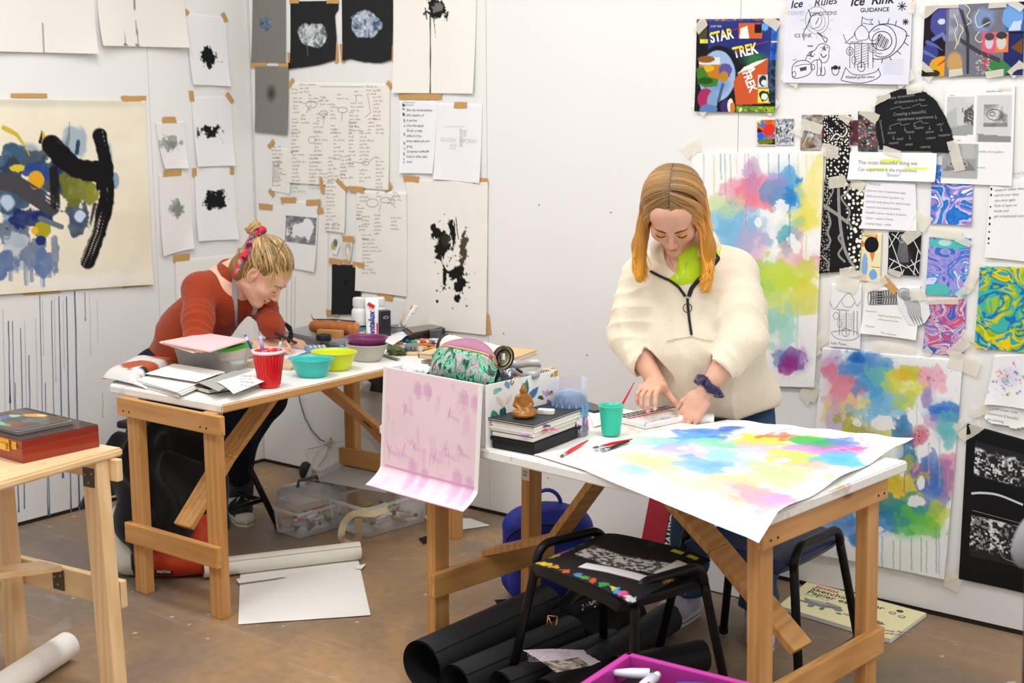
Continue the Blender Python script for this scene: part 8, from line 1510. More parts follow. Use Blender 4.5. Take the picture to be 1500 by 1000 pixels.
for k in range(460):
 side=1 if k%2 else -1; s_=rs.random()**.8; y0=.087-s_*.172; lay=rs.random(); cph,cbr,cz=cl_[int(s_*16)*2+(side>0)]
 pts=[]; amax=math.radians(88+rs.uniform(-6,16)); sweep=rs.uniform(.008,.030) if s_<.5 else rs.uniform(0,.02)
 for i in range(9):
  q_=i/8; a=.014+(amax-.014)*q_; y=y0-sweep*q_*q_+(.006*math.sin(q_*PI) if s_<.25 else 0); f=math.sqrt(max(.06,1-(y/Ry)**2)); rr=1.0+.05*lay*q_+.012
  pts.append(Ec+np.array([side*Rx*f*math.sin(a)*rr,y,Rz*f*math.cos(a)*rr-(.034*(1-s_/.25)*math.sin(q_*PI*.5) if s_<.25 else 0)]))
 P=[HR@p+Hc for p in pts]; p0=P[-1].copy(); v=(P[-1]-P[-2]); v/=np.linalg.norm(v); zend=(1.105 if side>0 else 1.078)+rs.uniform(-.012,.03)+.012*cz
 out=HR[:,0]*side; nst=16; L_=p0[2]-zend; p=p0.copy(); anchor=Hc+HR@np.array([side*.080,.020,-.05]);
 for i in range(nst):
  t=(i+1)/nst; v=v*.6+np.array([0,0,-1])*.4; p=p+v*(L_/nst)
  want=anchor+out*(.004+.030*math.sin(t*2.4)+.026*(lay-.5))+fh*(.030*t+.055*(.5-s_)); want[2]=p[2]; p=p*.86+want*.14
  w=.0045*math.sin(t*7.5+cph)*t+.002*math.sin(t*13+k); q=p+out*w+fh*w*.8
  if t>.75: q=q-out*.014*((t-.75)/.25)**2+np.array([0,0,.006*((t-.75)/.25)**2])
  P.append(q.copy())
 N=len(P); br=(.8+.4*rs.random())*cbr; cl=[]
 for i in range(N):
  t=i/(N-1); c=rootc*(1-t/.42)+midc*(t/.42) if t<.42 else midc*(1-(t-.42)/.58)+endc*((t-.42)/.58); cl.append(np.clip(c*(br*.5+.5),0,1))
 paths.append((P,rs.uniform(.0026,.0062),cl))
S=Sculpt(Hc-.26,Hc+.2,.004)
for side,ze in ((1,1.115),(-1,1.088)):
 o_=HR[:,0]*side; a_=Hc+HR@np.array([side*.076,.015,-.01]); b_=Hc+HR@np.array([side*.080,.022,-.05])+o_*.022+fh*.012; b_[2]=Hc[2]-.11; c_=b_-o_*.004+fh*.016; c_[2]=ze+.02; S.path([a_,b_,c_],[.020,.029,.019],.03,flat=(o_,1.3))
S.disp(lambda p:.006*np.sin(90*(p@HR[:,0])+60*(p@fh)+4*fbm(p[:,0]*9,p[:,1]*9,p[:,2]*5,o=2))); V,F_=S.mesh(); tt=np.clip((Hc[2]+.0-V[:,2])/.20,0,1)[:,None]; mesh_np('hair_mass',V,F_,vmat(.5,.3),(hx('#9a6a30')*(1-tt)+hx('#d8922e')*tt)*(.85+.3*fbm(V[:,0]*120,V[:,1]*120,V[:,2]*14,o=2))[:,None],W1)
locks('hair',W1,paths,None)
# ================================================================= seated woman
fh2=np.array([.86,.51,0.]); H2=frame(fh2,47); Hc2=atX(385,398,.93)
ft_=np.array([.99,.12,0]); shn=atX(291,424,.73); shf=atX(376,424,.77); shc=(shn+shf)/2; hp2=np.array([.47,-.86,.585]); nk2=shc+np.array([.045,.02,.055])
W2=ent('person','seated woman with a blond bun and rust red top, bent over her drawing','person',(.5,-.86,0))
eln=atX(289,512,.86); wrn=Zp(372,507,.755); elf=atX(396,474,.94); wrf=Zp(416,498,.742)
S=Sculpt((.2,-1.3,.0),(1.30,-.45,1.22),.0034)
md2=hp2*.5+shc*.5+np.array([-.05,0,.0]); S.path([hp2,md2,shc],[.125,.105,.10],.06); S.cone(shn,shf,.050,.050,.05)
kn2=atX(352,612,.80); an2=Zp(362,773)+np.array([-.86,.50,0])*.200+np.array([0,0,.115]); kf=np.array([.83,-.70,.53]); af=np.array([.50,-.66,.17])
for h_,k_,a_ in ((hp2+np.array([.03,-.08,0]),kn2,an2),(hp2+np.array([.03,.08,0]),kf,af)): S.path([h_,k_,a_],[.088,.058,.038],.04); S.cone(a_,a_+np.array([.03,-.018,-.07]),.030,.024,.02)
head(S,H2,Hc2,nk2,.050); S.cone(nk2,shc,.055,.075,.05)
for a,b_,c_,k_ in ((shn,eln,wrn,1),(shf,elf,wrf,.72)): S.path([a,b_],[.047*k_,.040*k_],.03); S.path([b_,b_*.6+c_*.4,c_],[.041*k_,.037*k_,.026],.02)
dr_=Zp(446,507,.74)-wrn; dr_[2]=-.012; dr_/=np.linalg.norm(dr_); nd=np.array([.12,-.42,.90]);
tip2=hand(S,wrn+dr_*.006,dr_,nd,1 if np.dot(np.cross(dr_,nd),np.array([-.66,.75,0]))>0 else -1,[(34,52,26),(24,34,20),(14,22,14),(12,18,14)],spread=.25,thumb=[wrn+dr_*.050+np.array([-.012,.036,.012]),wrn+dr_*.086+np.array([0,.040,.008]),wrn+dr_*.108+np.array([.01,.026,-.006])],lift=(.004,0,0,0),scale=.98)
df_=np.array([.75,.35,-.25]); hand(S,wrf,df_,np.array([.2,-.1,.95]),1,[(20,30,20)]*4,scale=.9)
def hl_(col,V,L):
 w=np.clip((L[:,2]-.056+np.abs(L[:,0])*.35+.03*(fbm(V[:,0]*90,V[:,1]*90,V[:,2]*30,o=2)-.5))/.02,0,1)*(np.linalg.norm(L,axis=1)<.16); w=w[:,None]; return col*(1-w)+hx('#b8925c')*w
V,F_=S.mesh(); VB2,FB2=V,F_; mesh_np('body',V,F_,SKIN,skin_colors(V,H2,Hc2,'#e6b39c',hl_,lip='#c0766e',lid='#d3a08c',cheek='#e09a8c'),W2)
lash_brow(W2,H2,Hc2,'#a07c50','#6a4a34'); nails(W2,tip2,'#f0c4b4')
mb=MB(); q=wrn+dr_*.098+np.array([-.008,.028,.010]); mb.tube([q+np.array([0,math.cos(g)*.0115,math.sin(g)*.0115]) for g in np.linspace(0,2*PI,16,endpoint=False)],.0022,6,closed=True); mb.ball(q+np.array([-.002,-.009,.010]),.007,12); mb.build('ring',mat('#c9c7c2',.18,.95,.02),W2)
pn=ent('pen','black pen held in the drawing hand of the seated woman','pen',tuple(Zp(428,500,.74))); a=Zp(414,493,.785); b_=Zp(434,502,.735); mb=MB(); mb.tube([a-(b_-a)*.5,a,b_],[.0045,.0052,.0048],10); mb.build('barrel',BLACK,pn); mb=MB(); mb.tube([b_,b_+(b_-a)*.14],[.0044,.0012],10); mb.build('tip',PL('#55565a',.4),pn)
S=Sculpt((.2,-1.25,.50),(1.15,-.45,1.12),.004)
S.path([hp2+np.array([0,0,-.02]),md2,shc+np.array([-.015,0,-.02])],[.142,.122,.112],.05); S.cone(shn+np.array([0,.01,-.005]),shf+np.array([0,-.01,-.005]),.062,.060,.05)
for a,b_,c_,cu in ((shn,eln,wrn,.22),(shf,elf,wrf,.55)):
 cf=b_*(1-cu)+c_*cu; kk=1 if a is shn else .88; S.path([a,a*.5+b_*.5,b_],[.060*kk,.054*kk,.052*kk],.035); S.path([b_,cf],[.052*kk,.045*kk],.02); ax_=(cf-b_)/np.linalg.norm(cf-b_); S.cone(cf+ax_*.012,cf+ax_*.12,.05,.05,.004,cut=True)
for i in range(16):
 g0=2*PI*i/16; g1=2*PI*(i+1)/16; rg=lambda g: nk2+np.array([.012+.066*math.cos(g),.060*math.sin(g),.012-.028*math.cos(g)]); S.cone(rg(g0),rg(g1),.014,.014,.03)
S.cone(nk2+np.array([.02,0,.02]),nk2+np.array([.07,.0,-.010]),.050,.040,.010,cut=True); S.cone(nk2+np.array([.0,0,.01]),nk2+np.array([-.0,0,.12]),.056,.075,.008,cut=True)
def folds2(p):
 x,y,z=p.T; r=.003*(fbm(x*10,y*10,z*8,o=3)-.5)*2
 for a,b_,amp,fq in ((shn,eln,.010,95),(shf,elf,.007,110),(eln,wrn,.006,150),(elf,wrf,.003,150)):
  ax=b_-a; l=np.linalg.norm(ax); ax=ax/l; t=(p-a)@ax; q=p-a-t[:,None]*ax; d=np.linalg.norm(q,axis=1); w=np.exp(-(d/.075)**4)*np.clip((t-.02)/.10,0,1)*np.clip((l+.05-t)/.05,0,1); sn=np.sin(t*fq+2.5*(q@np.array([.5,-.6,.3]))/.05+5*fbm(x*9,y*9,z*9,o=2)); r+=w*amp*(.55-np.abs(sn)**.6)*np.clip(fbm(x*8+3,y*8,z*8,o=2)*2.4-.5,0,1)
 u=(p-md2)@np.array([.4,-.5,.75]); r+=.010*(.5-np.abs(np.sin(u*30+4*fbm(x*5,y*5,z*5,o=2)))**.7)*np.clip(fbm(x*5,y*5+4,z*5,o=2)*2-.4,0,1)*np.exp(-(((z-.78)/.16)**2)); return r
S.disp(folds2); V,F_=S.mesh(); mesh_np('long_sleeved_top',V,F_,vmat(.8,.15,.12,500,sheen=.2),cloth(V,'#9a3a1c',.05,60),W2); bv2=BVHTree.FromPolygons([tuple(v) for v in V]+[tuple(v) for v in VB2],[tuple(f) for f in F_]+[tuple(int(i)+len(V) for i in f) for f in FB2])
STR=mat('#a5a4a6',.7,var=.04,scale=80)
def strap(pts,name='apron_strap',w=.010,mn=0):
 P=[]
 for (x,y) in pts:
  q=onf(x,y,.004,bv2); P.append(q)
 P=[p for p in P if p is not None]
 if len(P)<2: return
 P=np.array([q for q in P if np.linalg.norm(q-Hc2)>mn]);
 for _ in range(2): P[1:-1]=(P[:-2]+2*P[1:-1]+P[2:])/4
 mb=MB(); vw=-FW; mb.ribbon([tuple(p) for p in P],w*2,tuple(vw),0,.001); o=mb.build(name,STR,W2); md=o.modifiers.new('band','SOLIDIFY'); md.thickness=.003
strap([(344,406+i*8) for i in range(0,12)]); strap([(378-1.6*i,434+7*i) for i in range(2,9)],w=.009,mn=.128)
p0=np.array(nk2)+np.array([-.02,-.06,.02]);
mb=MB(); axf=(wrf-elf)/np.linalg.norm(wrf-elf); q=elf*.35+wrf*.65; u1=np.cross(axf,[0,0,1.]); u1/=np.linalg.norm(u1); u2=np.cross(axf,u1); mb.tube([q+u1*math.cos(g)*.046+u2*math.sin(g)*.046 for g in np.linspace(0,2*PI,22,endpoint=False)],[.009+.002*math.sin(i*2.3) for i in range(22)],8,closed=True); mb.build('hair_tie',mat('#1a1a1b',.8),W2)
S=Sculpt((.2,-1.1,.05),(1.05,-.45,.74),.005); S.cone(hp2+np.array([.0,-.04,0]),hp2+np.array([0,.04,0]),.142,.142,.05)
for h_,k_,a_ in ((hp2+np.array([.03,-.08,0]),kn2,an2),(hp2+np.array([.03,.08,0]),kf,af)):
 S.path([h_,k_,a_],[.100,.075,.056],.04); ax_=(a_-k_)/np.linalg.norm(a_-k_); S.cone(a_-ax_*.05,a_+ax_*.03,.066,.068,.004); S.cone(a_+ax_*.04,a_+ax_*.12,.05,.055,.004,cut=True)
V,F_=S.mesh(); c_=cloth(V,'#1d2230',.15,50);
for k_,a_ in ((kn2,an2),(kf,af)):
 ax_=(a_-k_)/np.linalg.norm(a_-k_); t=(V-a_)@ax_; dd=np.linalg.norm(V-a_-t[:,None]*ax_,axis=1); w=((t>-.085)&(dd<.12)).astype(float)[:,None]; c_=c_*(1-w)+cloth(V,'#474a52',.1,300)*w
mesh_np('jeans',V,F_,vmat(.9,.12,.2,500),c_,W2)
for (tp,a_) in ((Zp(362,772,.0),an2),(np.array([.63,-.665,.045]),af)):
 d_=np.array([.86,-.50,0]) if a_ is an2 else np.array([.95,-.1,0]); h_=tp-d_*.255
 sh=ent('sneaker','',None,(0,0,0)); del sh['label']; del sh['category']; sh.parent=W2; sh.location=Vector(h_)-W2.location; sneaker(sh,h_,tp,'#1d1f26','#cfc6b6','#d6cdbc','#d9d2c6',stripe='#2a2a30',hi=.17)
paths=[]; Rx,Ry,Rz=.081,.100,.091; Ec=np.array([0,-.016,.038]); bunL=np.array([0,-.108,.078])
S=Sculpt(Hc2-.17,Hc2+.17,.004); S.fr(H2,Hc2); S.ell((0,-.018,.038),(.079,.098,.088),.01); S.ell((0,-.052,-.018),(.070,.058,.066),.03); S.ell((0,-.062,-.052),(.056,.046,.044),.03); S.ell((0,.112,-.050),(.064,.074,.098),.008,cut=True); S.ell((0,.05,-.12),(.085,.075,.085),.01,cut=True)
for x in (-1,1): S.ell((x*.080,.012,-.020),(.022,.030,.036),.006,cut=True)
V,F_=S.mesh(); mesh_np('hair_cap',V,F_,vmat(.5,.3),cloth(V,'#8a6a3c',.1,50),W2)
def onell(p,k=1.0):
 q=(p-Ec)/np.array([Rx,Ry,Rz]); return Ec+q/np.linalg.norm(q)*np.array([Rx,Ry,Rz])*k
bc=[hx('#a07a48'),hx('#b48e57'),hx('#c29b62'),hx('#cfab72'),hx('#dcbe8c')]
for k in range(760):
 u=rs.random(); sg=1 if k%2 else -1; th=u*2.65
 key=[(0,(.0,.070,.082)),(.5,(.040,.062,.070)),(1.0,(.066,.040,.040)),(1.4,(.076,.018,.018)),(1.8,(.079,-.018,.010)),(2.2,(.072,-.045,-.040)),(2.65,(.030,-.080,-.070))]
 for i in range(len(key)-1):
  if key[i][0]<=th<=key[i+1][0]: f=(th-key[i][0])/(key[i+1][0]-key[i][0]); p=np.array(key[i][1])*(1-f)+np.array(key[i+1][1])*f
 p=p*np.array([sg,1,1])+np.array([rs.gauss(0,.003) for _ in range(3)]); fr=rs.random()*.55; b=bunL+np.array([rs.gauss(0,.008),0,rs.gauss(0,.008)]); P=[]; lay=1.0+.045*rs.random(); ph=rs.uniform(0,6.28)
 for i in range(14):
  t=fr+(1-fr)*i/13 if rs else 0; q=p*(1-t)+b*t; e=onell(q+np.array([0,0,.012*math.sin(PI*t)]),lay+.02*math.sin(PI*t)); e=e*(1-max(0,(t-.85)/.15))+b*max(0,(t-.85)/.15); e=e+np.array([0,.0015*math.sin(t*9+ph),.0015*math.cos(t*8+ph)]); P.append(H2@e+Hc2)
 c=bc[min(4,int(rs.random()**1.2*5))]; paths.append((P,rs.uniform(.0016,.0034),[np.clip(c*(.9+.2*math.sin(i*.5+ph)),0,1) for i in range(14)]))
for k in range(46):   # loose wisps at the ear, temple and nape
 sg=1 if k%3 else -1; b0=np.array([sg*rs.uniform(.066,.08),rs.uniform(-.06,.02) if k%2 else rs.uniform(.03,.06),rs.uniform(-.02,.03) if k%2 else .05]); p=H2@onell(b0,1.02)+Hc2; P=[]; v=H2@np.array([sg*.2,rs.uniform(-.5,.3),-.6]); ln=rs.uniform(.02,.065)
 for i in range(9): P.append(p.copy()); v=v*.75+np.array([0,0,-1])*.25+H2[:,0]*sg*.03; v/=np.linalg.norm(v); p=p+v*ln/9*1.4
 paths.append((P,.0014,[bc[2]]*9))
for k in range(70):   # bun: coils
 P=[]; a0=rs.uniform(0,6.28); r=rs.uniform(.010,.030); tz=rs.uniform(-.012,.012); sp=rs.uniform(1.5,4.5); tl=rs.uniform(-.5,.5)
 for i in range(16): g=a0+sp*i/15; P.append(H2@(bunL+np.array([r*math.cos(g),-.030+tz+r*.5*math.sin(g)*tl-.002*i/15,r*math.sin(g)+.012]))+Hc2)
 c=bc[int(rs.random()*5)]; paths.append((P,rs.uniform(.003,.006),[c]*16))
locks('hair',W2,paths,None)
S=Sculpt(Hc2-.2,Hc2+.2,.0045); S.fr(H2,Hc2); S.ell(bunL+np.array([0,-.030,.012]),(.030,.022,.030),.01); V,F_=S.mesh(); mesh_np('bun',V,F_,vmat(.5,.3),cloth(V,'#9a7a48',.15,80),W2)
def scarfcol(V):
 n=fbm(V[:,0]*42,V[:,1]*42,V[:,2]*42,o=2); pal=[hx(c) for c in ('#26243f','#d8261f','#c9306a','#d3201c','#1f7f8c','#d8a83a','#7a2a8a')]; i=np.clip(((n-.25)/.5*7).astype(int),0,6); return np.array(pal)[i]
S=Sculpt(Hc2-.3,Hc2+.25,.004); S.fr(H2,Hc2); N=16
for i in range(N):
 a0=2*PI*i/N; a1=2*PI*(i+1)/N; S.cone(bunL+np.array([.028*math.cos(a0),-.004,.028*math.sin(a0)+.006]),bunL+np.array([.028*math.cos(a1),-.004,.028*math.sin(a1)+.006]),.0115+.003*math.sin(i*2.4),.0115+.003*math.sin(i*2.4+2.4),.004)
S.fr(np.eye(3),np.zeros(3)); q0=H2@(bunL+np.array([.02,-.008,-.02]))+Hc2; dpt=np.dot(q0-CAM,FW)
tl=[q0]+[CAM+ray(*p)*(dpt-.05-.012*i) for i,p in enumerate([(364,362),(356,376),(349,390),(344,402)])]; S.path(tl,[.012,.013,.013,.011,.007],.006,flat=(FW,1.5)); V,F_=S.mesh(); mesh_np('scarf',V,F_,vmat(.6,.2),scarfcol(V),W2)
for pts in ([(407,372),(413,360),(416,352)],[(384,378),(389,366)],[(394,352),(409,362)]):
 P=[]
 for (x,y) in pts: d=ray(x,y); P.append(CAM+d*(np.dot(Hc2-CAM,FW)-.093))
 mb=MB(); mb.tube(P,.0012,6); mb.build('hair_pin',mat('#2a2a2e',.4,.5),W2)
st=ent('stool','tall stool with black tubular legs under the seated woman','stool',(.50,-.86,0)); mb=MB(); mb.box((.50,-.86,.425),(.34,.34,.03),rot(0,0,.2),b=.012); mb.build('seat',BLACK,st); BT=mat('#1b1b1d',.35,.3,.05)
for (dx,dy) in ((1,1),(1,-1),(-1,1),(-1,-1)):
 a=Vector((.50+.13*dx,-.86+.13*dy,.415)); b_=Vector((.52+.32*dx,-.86+.19*dy,.012)); mb=MB(); mb.tube([a,b_],.0125,12); lg=mb.build('leg',BT,st); mb=MB(); mb.tube([b_+(a-b_)*.02,b_-(a-b_)*.022],.0145,12); mb.build('foot_cap',PL('#7a1f1f',.6) if dx>0 else BLACK,lg)
for s_ in (1,-1):
 mb=MB(); mb.tube([(.50+.245,-.86+.165*s_,.17) if False else (.50+.275,-.86-.17,.11),(.50+.275,-.86+.17,.11)] if s_>0 else [(.50-.275,-.86-.17,.11),(.50-.275,-.86+.17,.11)],.009,10); mb.build('crossbar',BT,st)
mb=MB(); mb.tube([(.225,-.69,.11),(.775,-.69,.11)],.009,10); mb.build('crossbar',BT,st)
c_,zt=FIG[0],FIG[1]; c_=Zp(767,611,zt); fg=ent('figurine','translucent amber figurine of a seated figure on the black notebook','figurine',(c_[0],c_[1],zt))
S=Sculpt((c_[0]-.06,c_[1]-.06,zt-.002),(c_[0]+.06,c_[1]+.06,zt+.11),.0017); fx=np.array([.75,-.62,0])/np.linalg.norm([.75,-.62]); sx_=np.array([.62,.75,0]); B0=np.array([c_[0],c_[1],zt]); q=lambda a,b,z: B0+fx*a+sx_*b+np.array([0,0,z])
S.ell(q(.002,0,.010),(.034,.034,.011),.006); S.cone(q(.012,-.026,.016),q(.016,.022,.014),.010,.008,.006); S.cone(q(.010,.026,.016),q(.018,-.018,.016),.010,.008,.006); S.path([q(-.006,0,.018),q(-.006,0,.040),q(-.003,0,.058)],[.019,.016,.012],.008); S.cone(q(-.005,-.014,.056),q(-.005,.014,.056),.008,.008,.006)
for s_ in (1,-1): S.path([q(-.004,.018*s_,.054),q(-.002,.024*s_,.036),q(.014,.010*s_,.024)],[.0065,.006,.005],.004)
S.cone(q(-.003,0,.062),q(-.002,0,.068),.006,.006,.004); S.ell(q(-.001,0,.076),(.0095,.0090,.0115),.003); S.ell(q(-.002,0,.087),(.0055,.0055,.005),.003); S.ell(q(-.002,0,.093),(.003,.003,.004),.002); S.ell(q(.007,0,.0745),(.002,.0016,.003),.002)
for s_ in (1,-1): S.ell(q(-.002,.0095*s_,.074),(.002,.0018,.005),.002)
S.plane(B0+np.array([0,0,.0005]),(0,0,-1),.001); V,F_=S.mesh(); mesh_np('body',V,F_,mat('#b9741a',.25,trans=.45,var=.12,scale=60,coat=.3),None,fg)
# ================================================================= things on the floor
BT=mat('#1b1b1d',.35,.3,.05)
def roll(label,a,b,r,m,n=30,turns=3.2,cat='paper',name='paper_roll',wall=.0016,group=None,inner=None,flare=0):
 a=np.array(a,float);b=np.array(b,float); d=(b-a)/np.linalg.norm(b-a); s1=np.cross(d,[0,0,1.]); s1/=np.linalg.norm(s1); s2=np.cross(s1,d); e=ent(name,label,cat,tuple((a+b)/2),0,group); vs=[]; N=int(n*turns)
 for i in range(N+1):
  g=2*PI*i/n+.8; rr=r-.0035*i/n-(.0)
  for k,q in enumerate((a,a*.5+b*.5,b)): vs.append(q+(s1*math.cos(g)+s2*math.sin(g))*(rr+flare*(k==0)))
 mb=MB(); mb.add(vs,[(3*i+k,3*i+k+1,3*i+4+k,3*i+3+k) for i in range(N) for k in (0,1)],0,True); o=mb.build('sheet',m,e); return e
CREAM=mat('#e9e3d8',.75,var=.02); WP=mat('#eeebe4',.75,var=.02)
roll('white paper roll on the floor under the pine table',Zp(99,945,.045),Zp(-40,1035,.045),.042,WP)
roll('long cream paper roll on the floor beside the flat white sheet',Zp(298,833,.036),Zp(527,806,.036),.034,CREAM)
sheet3('paper_sheet','large white sheet lying flat on the floor under the cluttered table','paper',[Zp(352,840,.001),Zp(524,816,.001),Zp(543,902,.001),Zp(349,915,.001)],base='#efece5',cell=.02,z=.0012,wrk=.0015,seed=3)
sheet3('paper_strip','narrow cream strip curling on the large white floor sheet','paper',[Zp(346,851,.006),Zp(418,842,.006),Zp(419,847,.006),Zp(350,857,.006)],base='#f1eee6',cell=.008,z=.004,wrk=.003,seed=4)
sheet3('paper_scrap','small white scrap at the corner of the large floor sheet','paper',[Zp(519,831,.004),Zp(536,826,.012),Zp(530,834,.006),Zp(522,834,.004)],base='#f4f2ee',cell=.008,z=.002,seed=5)
sheet3('paper_sheet','white sheet on the floor beyond the hanging pink lid','paper',[Zp(620,755,.001),Zp(690,760,.001),Zp(718,770,.001),Zp(640,782,.001)],base='#edeae4',cell=.02,z=.0012,seed=6)
sheet3('black_paper_scrap','curled black paper scrap near the foot of the long table','paper',[Zp(724,880,.004),Zp(741,879,.03),Zp(752,893,.004),Zp(736,899,.002)],base='#1d1e22',cell=.006,z=.002,wrk=.004,seed=7)
sheet3('black_paper_scrap','flat black paper scrap by the clear plastic box of paint tubes','paper',[Zp(613,789,.002),Zp(628,784,.002),Zp(636,792,.002),Zp(620,797,.002)],base='#1d1e22',cell=.006,z=.001,seed=8)
BLK=mat('#222224',.6,var=.06)
BB=[((618,975),(800,890),.074,'thick black paper roll reaching out furthest towards the pine table side'),((668,1003),(838,928),.058,'black paper roll second in the row on the floor, in front of the thickest one'),((735,1010),(900,945),.052,'black paper roll third in the row, under the magazine page'),((800,1020),(980,905),.050,'black paper roll nearest the front, running under the stool'),((905,985),(1030,960),.048,'short black roll end behind the stool legs, beside the pink tray')]
for (a,b_,r,lb) in BB: roll(lb,Zp(*a,r),Zp(*b_,r),r,BLK,turns=2.2)
sheet3('magazine_page','torn magazine page with lilac text and a photograph, over the black rolls','paper',[Zp(766,953,.15),Zp(852,950,.15),Zp(883,972,.15),Zp(812,987,.15)],base='#d9cbd4',cell=.003,z=.0,wrk=.004,seed=9,pc=(815,968),proj=lambda x,y:Zp(x,y,.15),art=lambda s:(s.note(775,957,6,1.2,2.6,66,'#b5a8b4',.35),s.photo(790,970,884,990,['#3a3430','#8a7a70','#c8bcb0','#4a3a30','#a89880'],30,4),s.rect(872,964,884,974,'#a9c4d4')),cut=[(766,953),(852,950),(858,958),(883,972),(872,976),(845,983),(815,986),(800,976),(784,964)])
TZ_=.40
q=[Zp(921,957,TZ_),Zp(1110,1004,TZ_),Zp(1050,1060,TZ_),Zp(860,1004,TZ_)]
e=ent('tray','magenta tray with a black lining holding loose paint tubes, closest to the viewer','tray',tuple(sum(q)/4-UZ*.03)); A=q[0]; dx_=q[1]-q[0]; dx_/=np.linalg.norm(dx_); dy_=-np.array([-dx_[1],dx_[0],0]);
if np.dot(dy_,q[3]-q[0])<0: dy_=-dy_
LX,LY=.40,.30; PK=PL('#c23a9c',.35,coat=.2)
for (a,b_) in ((A,A+dx_*LX),(A+dy_*LY,A+dx_*LX+dy_*LY),(A,A+dy_*LY),(A+dx_*LX,A+dx_*LX+dy_*LY)):
 mb=MB(); d=(b_-a)/np.linalg.norm(b_-a); mb.beam(a-d*.0085-UZ*.028,b_+d*.0085-UZ*.028,.017,.056,0,.003); mb.build('rim',PK,e)
mb=MB(); c_=A+dx_*LX/2+dy_*LY/2-UZ*.052; mb.box(c_,(LX,LY,.006),rot(0,0,yaw(dx_))); mb.build('lining',mat('#17171a',.6),e)
tc=['#e6e4ea','#d9d6e6','#e8d23a','#2f4fb0','#b83a8a','#e8e6e0','#3a9a6a','#e07a3a']; tn=['white','lilac','yellow','ultramarine','magenta','cream','green','orange']
for i in range(8):
 p=A+dx_*(.05+.045*i)+dy_*(.055+.03*(i%3))-UZ*.016; en=ent('paint_tube',f'{tn[i]} paint tube lying in the magenta tray','paint tube',tuple(p),yaw(dx_)+.5+i*1.1,'paint tubes in the magenta tray'); mb=MB(); mb.tube([(-.05,0,0),(-.01,0,0),(.03,0,0)],[.008,.013,.014],12,flat=.85); mb.build('tube_body',PL(tc[i],.3),en,local=True); mb=MB(); mb.tube([(.03,0,0),(.05,0,0)],[.0085,.0085],12); mb.build('cap',PL('#ececec' if i%2 else '#2a2a2c',.4),en,local=True)
mb=MB(); lg=[]
crate=ent('crate','plain dark crate under the magenta tray','box',tuple(c_-UZ*(TZ_-.06))); mb.box((c_[0],c_[1],(TZ_-.057)/2),(LX*.9,LY*.9,TZ_-.057),rot(0,0,yaw(dx_)),b=.004); mb.build('body',mat('#232326',.7),crate)
def tube_stool(label,cen,yw,sx,sy,h,seatm,frame_m,seat_t=.042,splay=.055,name='stool',rr=.0125,scuff=False):
 e=ent(name,label,'stool',(cen[0],cen[1],0),yw); R_=rot(0,0,yw); T=lambda x,y,z: tuple(np.array(R_@Vector((x,y,z)))+np.array([cen[0],cen[1],0]))
 mb=MB(); n=26; vs=[];fs=[]
 for j in range(n+1):
  for i in range(n+1):
   u=i/n*2-1; v=j/n*2-1; x=u*sx/2; y=v*sy/2; z=h-.030*(abs(u)**6)*.9-.004*(1-u*u); vs.append((x*(1-.04*v*v),y*(1-.06*abs(u)**4),z))
 for j in range(n):
  for i in range(n): a=j*(n+1)+i; fs.append((a,a+1,a+n+2,a+n+1))
 mb.add([T(*v) for v in vs],fs,0,True); o=mb.build('seat',seatm,e); md=o.modifiers.new('thickness','SOLIDIFY'); md.thickness=seat_t; md.offset=-1; md2=o.modifiers.new('edge','BEVEL'); md2.width=.008; md2.segments=3; md2.limit_method='ANGLE'
 for sg in (-1,1):       # an arch at each end: two legs joined over the seat edge
  P=[]; ay=sy*.37; zt=h+.016; x0=sg*(sx/2+.004)
  for (y,z,xo) in [(-ay-splay,.01,splay*1.2),(-ay-.004,zt-.07,.006)]: P.append((x0+sg*xo,y,z))
  for k in range(9): g=PI-PI*.5*k/8; P.append((x0+sg*.002,-ay+.05+.05*math.cos(g),zt-.05+.05*math.sin(g)+.004))
  P2=[(x,-y,z) for x,y,z in P][::-1]; full=P+P2; Lg=P[:2];
  mb=MB(); mb.tube([T(*p) for p in P[:3]],rr,12); mb.build('leg',frame_m,e); mb=MB(); mb.tube([T(*p) for p in P2[-3:]],rr,12); mb.build('leg',frame_m,e); mb=MB(); mb.tube([T(*p) for p in P[2:]+P2[:-2]],rr,12); mb.build('arch',frame_m,e)
  for p in (P[0],P2[-1]): mb=MB(); mb.tube([T(*p),T(p[0],p[1],.03)],rr*1.18,12); mb.build('foot_cap',PL('#161617',.7),e)
  if sg<0: continue
  mb=MB(); mb.tube([T(x0+sg*splay*.9,-ay-splay*.75,.12),T(x0+sg*splay*.9,ay+splay*.75,.12)],rr*.7,10); mb.build('crossbar',frame_m,e)
 return e,T
PSEAT=mat('#1e1f22',.5,var=.06)
e,T=tube_stool('black stool with an art poster on its seat, in front of the long table',(2.832,-1.235),-.25,.385,.33,.43,PSEAT,BT)
sq=[Zp(884,778,.447),Zp(1042,817,.447),Zp(922,882,.447),Zp(776,824,.447)]
